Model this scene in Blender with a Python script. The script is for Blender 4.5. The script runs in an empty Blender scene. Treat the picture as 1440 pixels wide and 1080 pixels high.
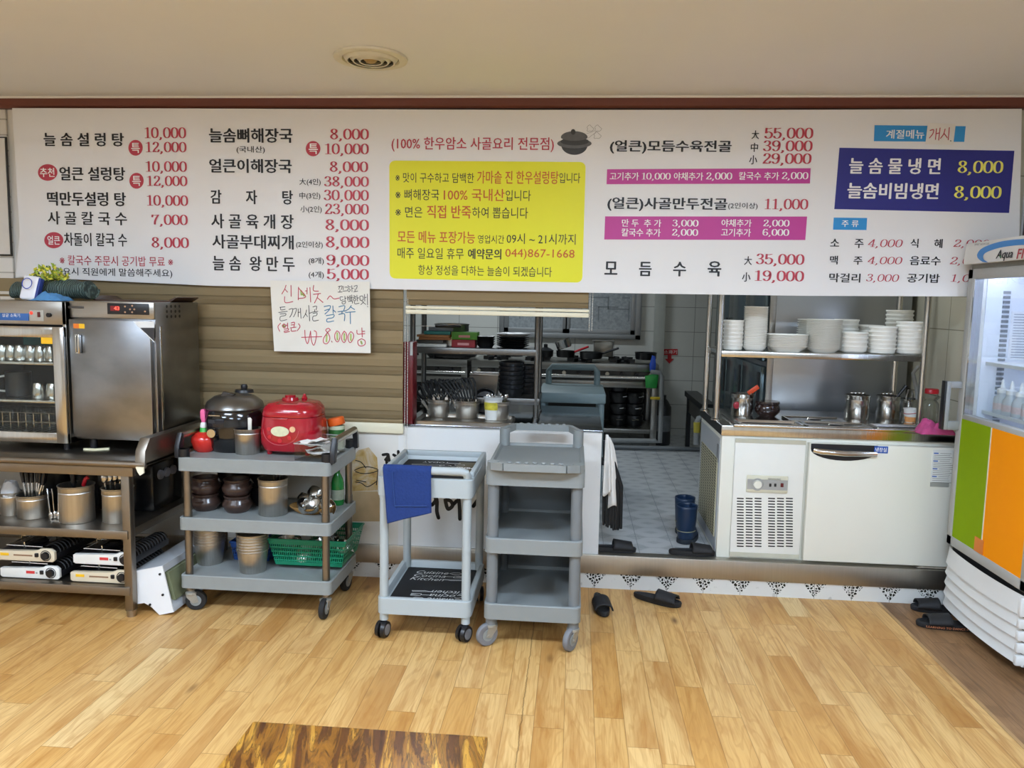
import bpy, bmesh, math, random
from mathutils import Vector, Matrix, noise as mnoise
random.seed(7)
SC = bpy.context.scene
COL = SC.collection
R = math.radians
PI = math.pi

# ------------------------------------------------------------------ camera
CF, CP, CYW, CR, CH = 1085.0, R(6.2), R(4.6), R(1.15), 1.6
FW = Vector((-math.sin(CYW)*math.cos(CP), math.cos(CYW)*math.cos(CP), -math.sin(CP)))
R0 = Vector((math.cos(CYW), math.sin(CYW), 0))
U0 = R0.cross(FW)
RT = math.cos(CR)*R0 + math.sin(CR)*U0
UP = -math.sin(CR)*R0 + math.cos(CR)*U0
CAM = Vector((0, 0, CH))
cd = bpy.data.cameras.new('camera'); co = bpy.data.objects.new('camera', cd); COL.objects.link(co)
co.matrix_world = Matrix(((RT.x, UP.x, -FW.x, 0), (RT.y, UP.y, -FW.y, 0), (RT.z, UP.z, -FW.z, CH), (0, 0, 0, 1)))
cd.sensor_width = 36.0; cd.lens = 36.0*CF/1440.0; cd.clip_start = .02
SC.camera = co

def ray(px, py): return FW + RT*((px-720)/CF) - UP*((py-540)/CF)
def at(px, py, Y):            # measured pixel -> point on the plane y = Y
    d = ray(px, py); return CAM + d*(Y/d.y)
def gz(px, py, Z=0.0):        # ... on the plane z = Z
    d = ray(px, py); return CAM + d*((Z-CH)/d.z)
def ax(px, py, X):            # ... on the plane x = X
    d = ray(px, py); return CAM + d*(X/d.x)

# ------------------------------------------------------------------ light
w = bpy.data.worlds.new('world'); SC.world = w; w.use_nodes = True
w.node_tree.nodes['Background'].inputs[0].default_value = (.9, .95, 1, 1)
w.node_tree.nodes['Background'].inputs[1].default_value = .05
SC.view_settings.view_transform = 'Standard'; SC.view_settings.look = 'None'
SC.view_settings.exposure = -0.17; SC.view_settings.gamma = 1.0
SC.view_settings.use_curve_mapping = False

def area(name, loc, sx, sy, power, color, rot=(0, 0, 0)):
    l = bpy.data.lights.new(name, 'AREA'); l.shape = 'RECTANGLE'; l.size = sx; l.size_y = sy
    l.energy = power; l.color = color
    o = bpy.data.objects.new(name, l); o.location = loc; o.rotation_euler = rot; COL.objects.link(o); return o
WARM = (.76, .93, 1.13); NEUT = (.70, .91, 1.15); COOL = (.84, .93, 1.0)
for nm, loc, pw, cl in (('a', (-2.0, 1.3), 69, WARM), ('b', (.6, 1.5), 69, NEUT), ('c', (-.8, -1.6), 69, NEUT), ('d', (2.2, -1.2), 76, NEUT), ('e', (-3.3, -.6), 55, WARM)):
    area('ceiling_lamp_light', (loc[0], loc[1], 2.58), 1.2, .3, pw, cl)                      # dining-room ceiling lamps, shining down
    area('added_ceiling_uplight', (loc[0], loc[1], 2.50), 1.3, .4, pw*.55, (.70, .90, 1.22), (PI, 0, 0))   # unseen uplights added to brighten the ceiling and banner top
area('kitchen_tube_light', (-.9, 7.0, 2.62), 1.2, .15, 30, COOL)
area('kitchen_tube_light', (1.2, 4.75, 2.6), .9, .12, 9, COOL)

# ------------------------------------------------------------------ materials
def srgb(h):
    c = [int(h[i:i+2], 16)/255 for i in (0, 2, 4)]
    return tuple((x/12.92 if x <= .04045 else ((x+.055)/1.055)**2.4) for x in c) + (1,)
MATS = {}
def M(name, hexc='808080', rough=.5, metal=0.0, var=.06, scale=14.0, bump=0.0, emit=0.0, trans=0.0, coat=0.0, stretch=None, alpha=1.0):
    if name in MATS: return MATS[name]
    m = bpy.data.materials.new(name); m.use_nodes = True; MATS[name] = m
    nt = m.node_tree; N = nt.nodes; L = nt.links; b = N['Principled BSDF']
    c = srgb(hexc)
    b.inputs['Roughness'].default_value = rough; b.inputs['Metallic'].default_value = metal
    b.inputs['Coat Weight'].default_value = coat
    if trans: b.inputs['Transmission Weight'].default_value = trans; b.inputs['IOR'].default_value = 1.3
    if alpha < 1: b.inputs['Alpha'].default_value = alpha
    if emit:
        b.inputs['Emission Color'].default_value = c; b.inputs['Emission Strength'].default_value = emit
    if var or bump:
        tc = N.new('ShaderNodeTexCoord'); mp = N.new('ShaderNodeMapping'); nz = N.new('ShaderNodeTexNoise')
        L.new(tc.outputs['Object'], mp.inputs[0]); L.new(mp.outputs[0], nz.inputs['Vector'])
        if stretch: mp.inputs['Scale'].default_value = stretch
        nz.inputs['Scale'].default_value = scale; nz.inputs['Detail'].default_value = 4
    if var:
        mx = N.new('ShaderNodeMix'); mx.data_type = 'RGBA'; L.new(nz.outputs['Fac'], mx.inputs[0])
        mx.inputs[6].default_value = tuple(min(1, x*(1-var*1.6)) for x in c[:3])+(1,)
        mx.inputs[7].default_value = tuple(min(1, x*(1+var*1.6)) for x in c[:3])+(1,)
        L.new(mx.outputs[2], b.inputs['Base Color'])
    else: b.inputs['Base Color'].default_value = c
    if bump:
        bp = N.new('ShaderNodeBump'); bp.inputs['Strength'].default_value = bump; bp.inputs['Distance'].default_value = .01
        L.new(nz.outputs['Fac'], bp.inputs['Height']); L.new(bp.outputs[0], b.inputs['Normal'])
    return m
def aniso(m, k=.75):      # circumferential brushing: reflections drawn out along the axis
    b = m.node_tree.nodes['Principled BSDF']; t = m.node_tree.nodes.new('ShaderNodeTangent'); t.direction_type = 'RADIAL'; t.axis = 'Z'
    b.inputs['Anisotropic'].default_value = k; m.node_tree.links.new(t.outputs[0], b.inputs['Tangent']); return m
def steel(name, hexc='b9b7b2', rough=.28, stretch=(2, 2, 60), var=.05, bump=.04):
    return M(name, hexc, rough, 1.0, var=var, scale=3.0, bump=bump, stretch=stretch)
def thin_glass(name, tint=(1, 1, 1, 1), refl=.10, rough=.02):
    if name in MATS: return MATS[name]
    m = bpy.data.materials.new(name); m.use_nodes = True; MATS[name] = m
    nt = m.node_tree; N = nt.nodes; L = nt.links; N.remove(N['Principled BSDF'])
    t = N.new('ShaderNodeBsdfTransparent'); t.inputs[0].default_value = tint
    g = N.new('ShaderNodeBsdfGlossy'); g.inputs['Roughness'].default_value = rough
    lw = N.new('ShaderNodeLayerWeight'); lw.inputs['Blend'].default_value = .25
    mr = N.new('ShaderNodeMapRange'); mr.inputs['To Min'].default_value = refl*.5; mr.inputs['To Max'].default_value = min(1, refl*5)
    mx = N.new('ShaderNodeMixShader')
    L.new(lw.outputs['Fresnel'], mr.inputs[0]); L.new(mr.outputs[0], mx.inputs[0])
    L.new(t.outputs[0], mx.inputs[1]); L.new(g.outputs[0], mx.inputs[2]); L.new(mx.outputs[0], N['Material Output'].inputs[0])
    return m

# ------------------------------------------------------------------ mesh builder
class MB:
    def __init__(s): s.bm = bmesh.new(); s.mi = 0
    def _f(s, vs):
        try:
            f = s.bm.faces.new(vs); f.material_index = s.mi; return f
        except ValueError: return None
    def mat(s, i): s.mi = i; return s
    def box(s, x0, y0, z0, x1, y1, z1, bev=0, seg=2, rot=None):
        vs = [s.bm.verts.new(p) for p in ((x0,y0,z0),(x1,y0,z0),(x1,y1,z0),(x0,y1,z0),(x0,y0,z1),(x1,y0,z1),(x1,y1,z1),(x0,y1,z1))]
        fs = [s._f([vs[i] for i in q]) for q in ((3,2,1,0),(4,5,6,7),(0,1,5,4),(1,2,6,5),(2,3,7,6),(3,0,4,7))]
        if rot is not None:
            c = Vector(((x0+x1)/2, (y0+y1)/2, (z0+z1)/2))
            bmesh.ops.transform(s.bm, matrix=Matrix.Translation(c) @ rot @ Matrix.Translation(-c), verts=vs)
        if bev:
            es = list({e for f in fs for e in f.edges})
            r = bmesh.ops.bevel(s.bm, geom=es, offset=bev, segments=seg, affect='EDGES', profile=.5)
            for f in r['faces']: f.material_index = s.mi
        return s
    def ring(s, c, u, v, r, seg): return [s.bm.verts.new(c + u*(r*math.cos(2*PI*i/seg)) + v*(r*math.sin(2*PI*i/seg))) for i in range(seg)]
    def cyl(s, p0, p1, r0, r1=None, seg=16, cap=True):
        p0 = Vector(p0); p1 = Vector(p1); r1 = r0 if r1 is None else r1
        d = (p1-p0).normalized(); u = d.orthogonal().normalized(); v = d.cross(u)
        a = s.ring(p0, u, v, r0, seg); b = s.ring(p1, u, v, r1, seg)
        for i in range(seg): s._f([a[i], a[(i+1) % seg], b[(i+1) % seg], b[i]])
        if cap: s._f(a[::-1]); s._f(b)
        return s
    def tube(s, pts, r, seg=8, closed=False, cap=True):
        pts = [Vector(p) for p in pts]; n = len(pts); rings = []; pu = None
        for i, p in enumerate(pts):
            a = pts[(i-1) % n] if (closed or i > 0) else p; b = pts[(i+1) % n] if (closed or i < n-1) else p
            d = (b-a).normalized()
            if pu is None: u = d.orthogonal().normalized()
            else:
                u = pu - d*pu.dot(d); u = u.normalized() if u.length > 1e-6 else d.orthogonal().normalized()
            pu = u; rr = r[i] if isinstance(r, (list, tuple)) else r
            rings.append(s.ring(p, u, d.cross(u), rr, seg))
        for k in range(n if closed else n-1):
            a = rings[k]; b = rings[(k+1) % n]
            for i in range(seg): s._f([a[i], a[(i+1) % seg], b[(i+1) % seg], b[i]])
        if cap and not closed: s._f(rings[0][::-1]); s._f(rings[-1])
        return s
    def lathe(s, prof, c=(0, 0, 0), seg=24, sx=1, sy=1, a0=0.0):
        rings = []
        for r, z in prof:
            if r < 1e-5: rings.append([s.bm.verts.new((c[0], c[1], c[2]+z))])
            else: rings.append([s.bm.verts.new((c[0]+sx*r*math.cos(a0+2*PI*i/seg), c[1]+sy*r*math.sin(a0+2*PI*i/seg), c[2]+z)) for i in range(seg)])
        for a, b in zip(rings, rings[1:]):
            if len(a) == 1 and len(b) == 1: continue
            for i in range(seg):
                j = (i+1) % seg
                if len(a) == 1: s._f([a[0], b[i], b[j]])
                elif len(b) == 1: s._f([a[i], a[j], b[0]])
                else: s._f([a[i], a[j], b[j], b[i]])
        return s
    def prism(s, pts, d0, d1, plane='xz', bev=0):
        mk = {'xz': lambda p, d: (p[0], d, p[1]), 'xy': lambda p, d: (p[0], p[1], d), 'yz': lambda p, d: (d, p[0], p[1])}[plane]
        a = [s.bm.verts.new(mk(p, d0)) for p in pts]; b = [s.bm.verts.new(mk(p, d1)) for p in pts]; n = len(pts)
        fs = [s._f(a[::-1]), s._f(b)] + [s._f([a[i], a[(i+1) % n], b[(i+1) % n], b[i]]) for i in range(n)]
        if bev:
            es = list({e for f in fs[:2] if f for e in f.edges})
            r = bmesh.ops.bevel(s.bm, geom=es, offset=bev, segments=2, affect='EDGES', profile=.5)
            for f in r['faces']: f.material_index = s.mi
        return s
    def ball(s, c, rx, ry=None, rz=None, seg=16, rings=10):
        ry = rx if ry is None else ry; rz = rx if rz is None else rz
        return s.lathe([(math.sin(PI*i/rings), -math.cos(PI*i/rings)*rz) if 0 < i < rings else (0, -rz if i == 0 else rz) for i in range(rings+1)], c, seg, rx, ry)
    def grid(s, f, nu, nv):
        g = [[s.bm.verts.new(f(i/nu, j/nv)) for j in range(nv+1)] for i in range(nu+1)]
        for i in range(nu):
            for j in range(nv): s._f([g[i][j], g[i+1][j], g[i+1][j+1], g[i][j+1]])
        return s
    def strip(s, L, Rr):
        a = [s.bm.verts.new(p) for p in L]; b = [s.bm.verts.new(p) for p in Rr]
        for i in range(len(a)-1): s._f([a[i], a[i+1], b[i+1], b[i]])
        return s
    def tray(s, x0, y0, z0, x1, y1, z1, rim, floor, r=.03):     # open tray with rounded corners
        def rr(x0, y0, x1, y1, r, n=4):
            P = []
            for cx, cy, a in ((x1-r, y1-r, 0), (x0+r, y1-r, 90), (x0+r, y0+r, 180), (x1-r, y0+r, 270)):
                P += [(cx+r*math.cos(R(a+90*k/n)), cy+r*math.sin(R(a+90*k/n))) for k in range(n+1)]
            return P
        loops = [(rr(x0, y0, x1, y1, r), z0), (rr(x0, y0, x1, y1, r), z1-.004), (rr(x0+.004, y0+.004, x1-.004, y1-.004, r-.004), z1),
                 (rr(x0+rim, y0+rim, x1-rim, y1-rim, max(.004, r-rim)), z1), (rr(x0+rim+.004, y0+rim+.004, x1-rim-.004, y1-rim-.004, max(.003, r-rim-.004)), z1-.006),
                 (rr(x0+rim+.008, y0+rim+.008, x1-rim-.008, y1-rim-.008, max(.003, r-rim-.008)), floor)]
        vs = [[s.bm.verts.new((p[0], p[1], z)) for p in P] for P, z in loops]
        n = len(vs[0])
        for a, b in zip(vs, vs[1:]):
            for i in range(n): s._f([a[i], a[(i+1) % n], b[(i+1) % n], b[i]])
        s._f(vs[0][::-1]); s._f(vs[-1]); return s
    def build(s, name, mat, parent=None, ang=38, world=False, loc=None, flat=False, solid=0):
        bm = s.bm
        bmesh.ops.recalc_face_normals(bm, faces=bm.faces)
        if world and parent is not None:
            bmesh.ops.transform(bm, matrix=wm(parent).inverted(), verts=bm.verts)
        me = bpy.data.meshes.new(name); bm.to_mesh(me); bm.free()
        for m in (mat if isinstance(mat, (list, tuple)) else [mat]): me.materials.append(m)
        if not flat:
            for p in me.polygons: p.use_smooth = True
            me.set_sharp_from_angle(angle=R(ang))
        o = bpy.data.objects.new(name, me); COL.objects.link(o)
        if parent is not None: o.parent = parent
        if loc is not None: o.location = loc
        if solid:
            md = o.modifiers.new('solid', 'SOLIDIFY'); md.thickness = solid; md.offset = -1
        return o

def tag(o, label, cat, group=None):
    o['label'] = label; o['category'] = cat
    if group: o['group'] = group
    return o
def thing(name, label, cat, loc=(0, 0, 0), rz=0.0, group=None):
    o = bpy.data.objects.new(name, None); COL.objects.link(o); o.location = loc; o.rotation_euler = (0, 0, rz)
    o.empty_display_size = .05
    return tag(o, label, cat, group)
KIDS = {}
def kids(o):
    return [c for c in bpy.data.objects if c.parent == o]
def dup(o, loc, rz=None, label=None, group=None, tilt=None):
    def cp(s, par):
        c = s.copy(); COL.objects.link(c); c.parent = par
        for k in kids(s): cp(k, c)
        return c
    c = cp(o, None); c.location = loc
    if rz is not None: c.rotation_euler = (0, 0, rz)
    if tilt is not None: c.rotation_euler = tilt
    if label: c['label'] = label
    if group: c['group'] = group
    return c
def struct(name, mb, mat, **k):
    o = mb.build(name, mat, **k); o['kind'] = 'structure'; return o
ORD = 'first second third fourth fifth sixth seventh eighth ninth tenth eleventh twelfth thirteenth fourteenth fifteenth sixteenth seventeenth eighteenth nineteenth twentieth twenty-first twenty-second twenty-third twenty-fourth twenty-fifth twenty-sixth twenty-seventh twenty-eighth twenty-ninth thirtieth'.split()
def ordin(i, n): return 'topmost' if i == n-1 else ('lowest' if i == 0 else ORD[i])

# ------------------------------------------------------------------ lettering
def cat(pts, n=6, closed=False):
    pts = [Vector((p[0], p[1])) for p in pts]; N = len(pts); out = []
    for i in range(N if closed else N-1):
        g = lambda k: pts[k % N] if closed else pts[max(0, min(N-1, k))]
        p0, p1, p2, p3 = g(i-1), g(i), g(i+1), g(i+2)
        for k in range(n):
            t = k/n
            out.append(.5*((2*p1)+(p2-p0)*t+(2*p0-5*p1+4*p2-p3)*t*t+(3*p1-p0-3*p2+p3)*t**3))
    out.append(out[0].copy() if closed else pts[-1]); return out
def pen(mb, pts, a, b, put):        # sweep of an elliptical nib (half widths a across, b up) along a polyline
    P = [Vector((p[0], p[1])) for p in pts]; n = len(P); L = []; Rr = []
    cl = (P[0]-P[-1]).length < 1e-6
    for i in range(n):
        q0 = P[i-1] if i > 0 else (P[-2] if cl else P[0]); q1 = P[i+1] if i < n-1 else (P[1] if cl else P[-1])
        d = q1-q0
        if d.length < 1e-9: d = Vector((1, 0))
        d.normalize(); nx, ny = -d.y, d.x; k = math.sqrt(a*a*nx*nx+b*b*ny*ny)+1e-9
        o = Vector((a*a*nx/k, b*b*ny/k)); L.append(put(P[i]+o)); Rr.append(put(P[i]-o))
    mb.strip(L, Rr)
    if not cl:
        for q in (P[0], P[-1]):
            vs = [mb.bm.verts.new(put(q+Vector((a*math.cos(2*PI*k/8), b*math.sin(2*PI*k/8))))) for k in range(8)]; mb._f(vs)
DIG = {
 '0': [([(.3,.97),(.12,.82),(.075,.5),(.12,.18),(.3,.03),(.48,.18),(.525,.5),(.48,.82)], True)],
 '1': [([(.3,.96),(.3,.04)], False), ([(.13,.03),(.47,.03)], False), ([(.3,.95),(.24,.88),(.12,.86)], False)],
 '2': [([(.12,.74),(.17,.9),(.3,.97),(.46,.88),(.48,.7),(.38,.5),(.2,.28),(.09,.06)], False), ([(.09,.07),(.2,.11),(.36,.05),(.48,.06),(.54,.24)], False), ([(.09,.04),(.46,.04)], False), ([(.13,.74),(.15,.76)], False)],
 '3': [([(.12,.8),(.18,.93),(.3,.97),(.45,.88),(.45,.66),(.32,.53),(.24,.52)], False), ([(.26,.53),(.44,.46),(.51,.28),(.43,.09),(.27,.03),(.13,.1),(.09,.22)], False)],
 '4': [([(.4,.96),(.4,.04)], False), ([(.39,.95),(.05,.3)], False), ([(.05,.28),(.57,.28)], False), ([(.26,.03),(.54,.03)], False)],
 '5': [([(.14,.95),(.12,.5)], False), ([(.14,.93),(.3,.9),(.48,.95)], False), ([(.12,.5),(.22,.6),(.36,.6),(.5,.48),(.52,.28),(.42,.08),(.26,.03),(.12,.1),(.09,.22)], False)],
 '6': [([(.48,.8),(.42,.94),(.3,.97),(.15,.84),(.08,.5),(.12,.16),(.3,.03),(.46,.12),(.52,.3),(.45,.5),(.3,.56),(.16,.48),(.1,.34)], False)],
 '7': [([(.08,.74),(.1,.95)], False), ([(.1,.93),(.25,.9),(.4,.93),(.54,.95)], False), ([(.53,.94),(.36,.6),(.27,.3),(.26,.05)], False)],
 '8': [([(.3,.97),(.15,.88),(.15,.68),(.3,.54),(.46,.4),(.5,.2),(.3,.03),(.1,.2),(.14,.4),(.3,.53),(.44,.66),(.46,.86)], True)],
 '9': [([(.1,.2),(.18,.06),(.3,.03),(.45,.16),(.52,.5),(.48,.84),(.3,.97),(.14,.88),(.08,.7),(.15,.5),(.3,.44),(.44,.52),(.5,.66)], False)],
 ',': [([(.14,.08),(.17,.05),(.15,-.05),(.08,-.15)], False)], '-': [([(.08,.4),(.4,.4)], False)], '.': [([(.1,.05),(.12,.05)], False)],
 ' ': [], ')': [([(.08,1.02),(.24,.75),(.24,.25),(.08,-.08)], False)]}
ADV = {',': .34, '.': .26, ' ': .3, '-': .5, ')': .34, '1': .56}
def zbox(z, x0, y0, x1, y1):        # box read off an enlargement (origin x, origin y, scale) -> photograph pixels
    return (z[0]+x0/z[2], z[1]+y0/z[2], z[0]+x1/z[2], z[1]+y1/z[2])
def plane_box(bx, Y):
    x0, y0, x1, y1 = bx; my = (y0+y1)/2; mx = (x0+x1)/2
    return at(x0, my, Y).x, at(x1, my, Y).x, at(mx, y1, Y).z, at(mx, y0, Y).z
def digits(txt, bx, Y, mat, parent, a=.068, b=.024, shear=0.0, name='lettering'):
    X0, X1, Z0, Z1 = plane_box(bx, Y)
    W = sum(ADV.get(c, .6) for c in txt)-.12; k = (X1-X0)/W; h = Z1-Z0; mb = MB(); cx = -.06
    for c in txt:
        for si, (pts, cl) in enumerate(DIG[c]):
            P = cat(pts, 5, cl) if len(pts) > 2 else [Vector(pts[0]), Vector(pts[1])]
            o = cx
            pen(mb, P, a, b, lambda q, o=o, si=si: (X0+(q.x+o+shear*q.y)*k, Y-.00015*si, Z0+q.y*h))
        cx += ADV.get(c, .6)
    return mb.build(name, mat, parent, world=True, flat=True)
PENDING = []
def wm(o):
    return Matrix() if o is None else wm(o.parent) @ o.matrix_basis
def text(body, bx, Y, mat, parent, bold=.02, shear=0.0, name='lettering', fn=None):   # set in type later, all lines in one go
    if fn is None:
        X0, X1, Z0, Z1 = plane_box(bx, Y)
        fn = lambda u, v: Vector((X0+(X1-X0)*u, Y, Z0+(Z1-Z0)*v))
    PENDING.append((body, mat, parent, bold, name, fn))
def flush_text():
    bodies = sorted({p[0] for p in PENDING})
    c = bpy.data.curves.new('lettering', 'FONT'); c.body = '\n'.join(bodies); c.resolution_u = 2; c.space_line = 4.0
    o = bpy.data.objects.new('lettering', c); COL.objects.link(o)
    me = bpy.data.meshes.new_from_object(o); bpy.data.objects.remove(o); bpy.data.curves.remove(c)
    step = 4.0
    line = [max(0, min(len(bodies)-1, round((.35-v.co.y)/step))) for v in me.vertices]
    VS = {b: [] for b in bodies}; IX = {}
    for v in me.vertices:
        b = bodies[line[v.index]]; IX[v.index] = len(VS[b]); VS[b].append((v.co.x, v.co.y))
    FS = {b: [] for b in bodies}
    for p in me.polygons: FS[bodies[line[p.vertices[0]]]].append([IX[i] for i in p.vertices])
    bpy.data.meshes.remove(me)
    for body, mat, parent, bold, name, fn in PENDING:
        V, F_ = VS[body], FS[body]; inv = wm(parent).inverted()
        offs = ((-bold, 0), (bold, 0), (0, bold*.45), (0, -bold*.45)) if bold > 0 else ((0, 0),)
        x0 = min(p[0] for p in V)-max(0, bold); x1 = max(p[0] for p in V)+max(0, bold); y0 = min(p[1] for p in V); y1 = max(p[1] for p in V)
        vs, fs = [], []
        n_ = (fn(1, 0)-fn(0, 0)).cross(fn(0, 1)-fn(0, 0)).normalized()
        for k, (dx, dy) in enumerate(offs):
            b0 = len(vs)
            vs += [inv @ (fn((x+dx-x0)/(x1-x0), (y+dy-y0)/(y1-y0)) + n_*(.00012*k)) for x, y in V]
            fs += [[b0+i for i in q] for q in F_]
        m2 = bpy.data.meshes.new(name); m2.from_pydata([tuple(v) for v in vs], [], fs); m2.materials.append(mat)
        q = bpy.data.objects.new(name, m2); COL.objects.link(q); q.parent = parent
def strokes(mb, z, lines, w, Y, smooth=True):   # hand lettering: polylines read off an enlargement, w = pen half width in metres
    for si, L in enumerate(lines):
        P = [at(z[0]+x/z[2], z[1]+y/z[2], Y) for x, y in L]
        P = [Vector((p.x, p.z)) for p in P]
        if smooth and len(P) > 2: P = cat(P, 4)
        pen(mb, P, w, w, lambda q, si=si: (q.x, Y-.00002*si, q.y))
# ------------------------------------------------------------------ procedural surfaces of the room
class NT:
    def __init__(s, name, rough=.5, metal=0):
        s.m = bpy.data.materials.new(name); s.m.use_nodes = True; s.t = s.m.node_tree
        s.N = s.t.nodes; s.L = s.t.links; s.b = s.N['Principled BSDF']
        s.b.inputs['Roughness'].default_value = rough; s.b.inputs['Metallic'].default_value = metal
        tc = s.N.new('ShaderNodeTexCoord'); sp = s.N.new('ShaderNodeSeparateXYZ'); s.L.new(tc.outputs['Object'], sp.inputs[0])
        s.P = tc.outputs['Object']; s.x, s.y, s.z = sp.outputs
    def _in(s, sock, v):
        if hasattr(v, 'links'): s.L.new(v, sock)
        else: sock.default_value = v
    def m_(s, op, a, b=0.0, c=0.0):
        n = s.N.new('ShaderNodeMath'); n.operation = op
        s._in(n.inputs[0], a); s._in(n.inputs[1], b); s._in(n.inputs[2], c); return n.outputs[0]
    def vec(s, x, y, z=0.0):
        n = s.N.new('ShaderNodeCombineXYZ'); s._in(n.inputs[0], x); s._in(n.inputs[1], y); s._in(n.inputs[2], z); return n.outputs[0]
    def white(s, v): n = s.N.new('ShaderNodeTexWhiteNoise'); n.noise_dimensions = '3D'; s.L.new(v, n.inputs['Vector']); return n.outputs['Value']
    def noise(s, v, scale, detail=4, rough=.5, dist=0.0):
        n = s.N.new('ShaderNodeTexNoise'); s.L.new(v, n.inputs['Vector']); n.inputs['Scale'].default_value = scale
        n.inputs['Detail'].default_value = detail; n.inputs['Roughness'].default_value = rough; n.inputs['Distortion'].default_value = dist; return n.outputs['Fac']
    def voro(s, v, scale, feat='DISTANCE_TO_EDGE'):
        n = s.N.new('ShaderNodeTexVoronoi'); n.feature = feat; s.L.new(v, n.inputs['Vector']); n.inputs['Scale'].default_value = scale; return n.outputs['Distance']
    def ramp(s, f, stops):
        n = s.N.new('ShaderNodeValToRGB'); s.L.new(f, n.inputs[0]); e = n.color_ramp.elements
        while len(e) < len(stops): e.new(.5)
        for k, (p, h) in zip(e, stops): k.position = p; k.color = srgb(h)
        return n.outputs[0]
    def mix(s, f, a, b):
        n = s.N.new('ShaderNodeMix'); n.data_type = 'RGBA'; s._in(n.inputs[0], f)
        for i, v in ((6, a), (7, b)):
            if isinstance(v, str): n.inputs[i].default_value = srgb(v)
            else: s.L.new(v, n.inputs[i])
        return n.outputs[2]
    def sm(s, v, a, b):
        n = s.N.new('ShaderNodeMapRange'); n.interpolation_type = 'SMOOTHSTEP'; s._in(n.inputs[0], v)
        n.inputs[1].default_value = a; n.inputs[2].default_value = b; return n.outputs[0]
    def color(s, c): s.L.new(c, s.b.inputs['Base Color']); return s
    def bump(s, h, st=.2, d=.01):
        n = s.N.new('ShaderNodeBump'); n.inputs['Strength'].default_value = st; n.inputs['Distance'].default_value = d
        s.L.new(h, n.inputs['Height']); s.L.new(n.outputs[0], s.b.inputs['Normal']); return s

def planks(name, wd, ln, stops, grain, joint, rough, dark_knot, seam=None):
    n = NT(name, rough)
    ix = n.m_('FLOOR', n.m_('DIVIDE', n.x, wd)); off = n.white(n.vec(ix, 3.3, 1.0))
    yy = n.m_('ADD', n.m_('DIVIDE', n.y, ln), n.m_('MULTIPLY', off, 7.0)); iy = n.m_('FLOOR', yy)
    rnd = n.white(n.vec(ix, iy, 5.0))
    base = n.ramp(rnd, stops)
    sh = n.m_('MULTIPLY', rnd, 37.0)
    g = n.noise(n.vec(n.m_('MULTIPLY', n.x, 15.0), n.m_('ADD', n.m_('MULTIPLY', n.y, 1.5), sh), sh), 1.0, 5, .58, 1.3)
    g2 = n.noise(n.vec(n.m_('MULTIPLY', n.x, 6.0), n.m_('ADD', n.m_('MULTIPLY', n.y, 1.1), sh), sh), 1.0, 3, .5, .5)
    fine = n.noise(n.vec(n.m_('MULTIPLY', n.x, 160.0), n.m_('ADD', n.m_('MULTIPLY', n.y, 5.0), sh), sh), 1.0, 2)
    c = n.mix(n.m_('MULTIPLY', n.sm(g, .46, .74), .62), base, grain)
    c = n.mix(n.m_('MULTIPLY', n.sm(g2, .45, .72), .6), c, grain)
    rings = n.m_('ADD', .5, n.m_('MULTIPLY', .5, n.m_('SINE', n.m_('MULTIPLY', g2, 75.0))))
    c = n.mix(n.m_('MULTIPLY', n.sm(rings, .72, .98), .22), c, grain)
    c = n.mix(n.m_('MULTIPLY', n.sm(fine, .42, .75), .34), c, grain)
    k = n.voro(n.vec(n.m_('MULTIPLY', n.x, 4.6), n.m_('ADD', n.m_('MULTIPLY', n.y, 1.7), sh), sh), 1.0, 'F1')
    c = n.mix(n.m_('MULTIPLY', n.sm(k, .12, .0), .85), c, dark_knot)
    fx = n.m_('FRACT', n.m_('DIVIDE', n.x, wd)); fy = n.m_('FRACT', yy)
    jx = n.m_('MULTIPLY', n.m_('MINIMUM', fx, n.m_('SUBTRACT', 1.0, fx)), wd); jy = n.m_('MULTIPLY', n.m_('MINIMUM', fy, n.m_('SUBTRACT', 1.0, fy)), ln)
    j = n.sm(n.m_('MINIMUM', jx, jy), .0022, .0004)
    c = n.mix(n.m_('MULTIPLY', j, .55), c, joint)
    if seam is not None:
        wob = n.m_('MULTIPLY', n.m_('SUBTRACT', n.noise(n.vec(0.0, n.y), 9.0, 5, .7), .5), .02)
        c = n.mix(n.m_('MULTIPLY', n.sm(n.m_('ABSOLUTE', n.m_('ADD', n.m_('SUBTRACT', n.x, seam), wob)), .0038, .0012), .55), c, '4e3414')
    n.color(c); n.bump(j, -.15, .002); n.b.inputs['Specular IOR Level'].default_value = .35
    return n.m
m_floor = planks('light_wood_vinyl', .115, .78, [(0, 'c79552'), (.25, 'd3a767'), (.55, 'dbb376'), (.8, 'cd9d5b'), (1, 'e2c28a')], 'a2692b', '6e481f', .42, '5e3718', -.163)
m_floor_dark = planks('brown_wood_vinyl', .16, 1.3, [(0, '8f6b49'), (1, 'a57e58')], '5f4229', '4a3422', .45, '2e1d12')

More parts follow.
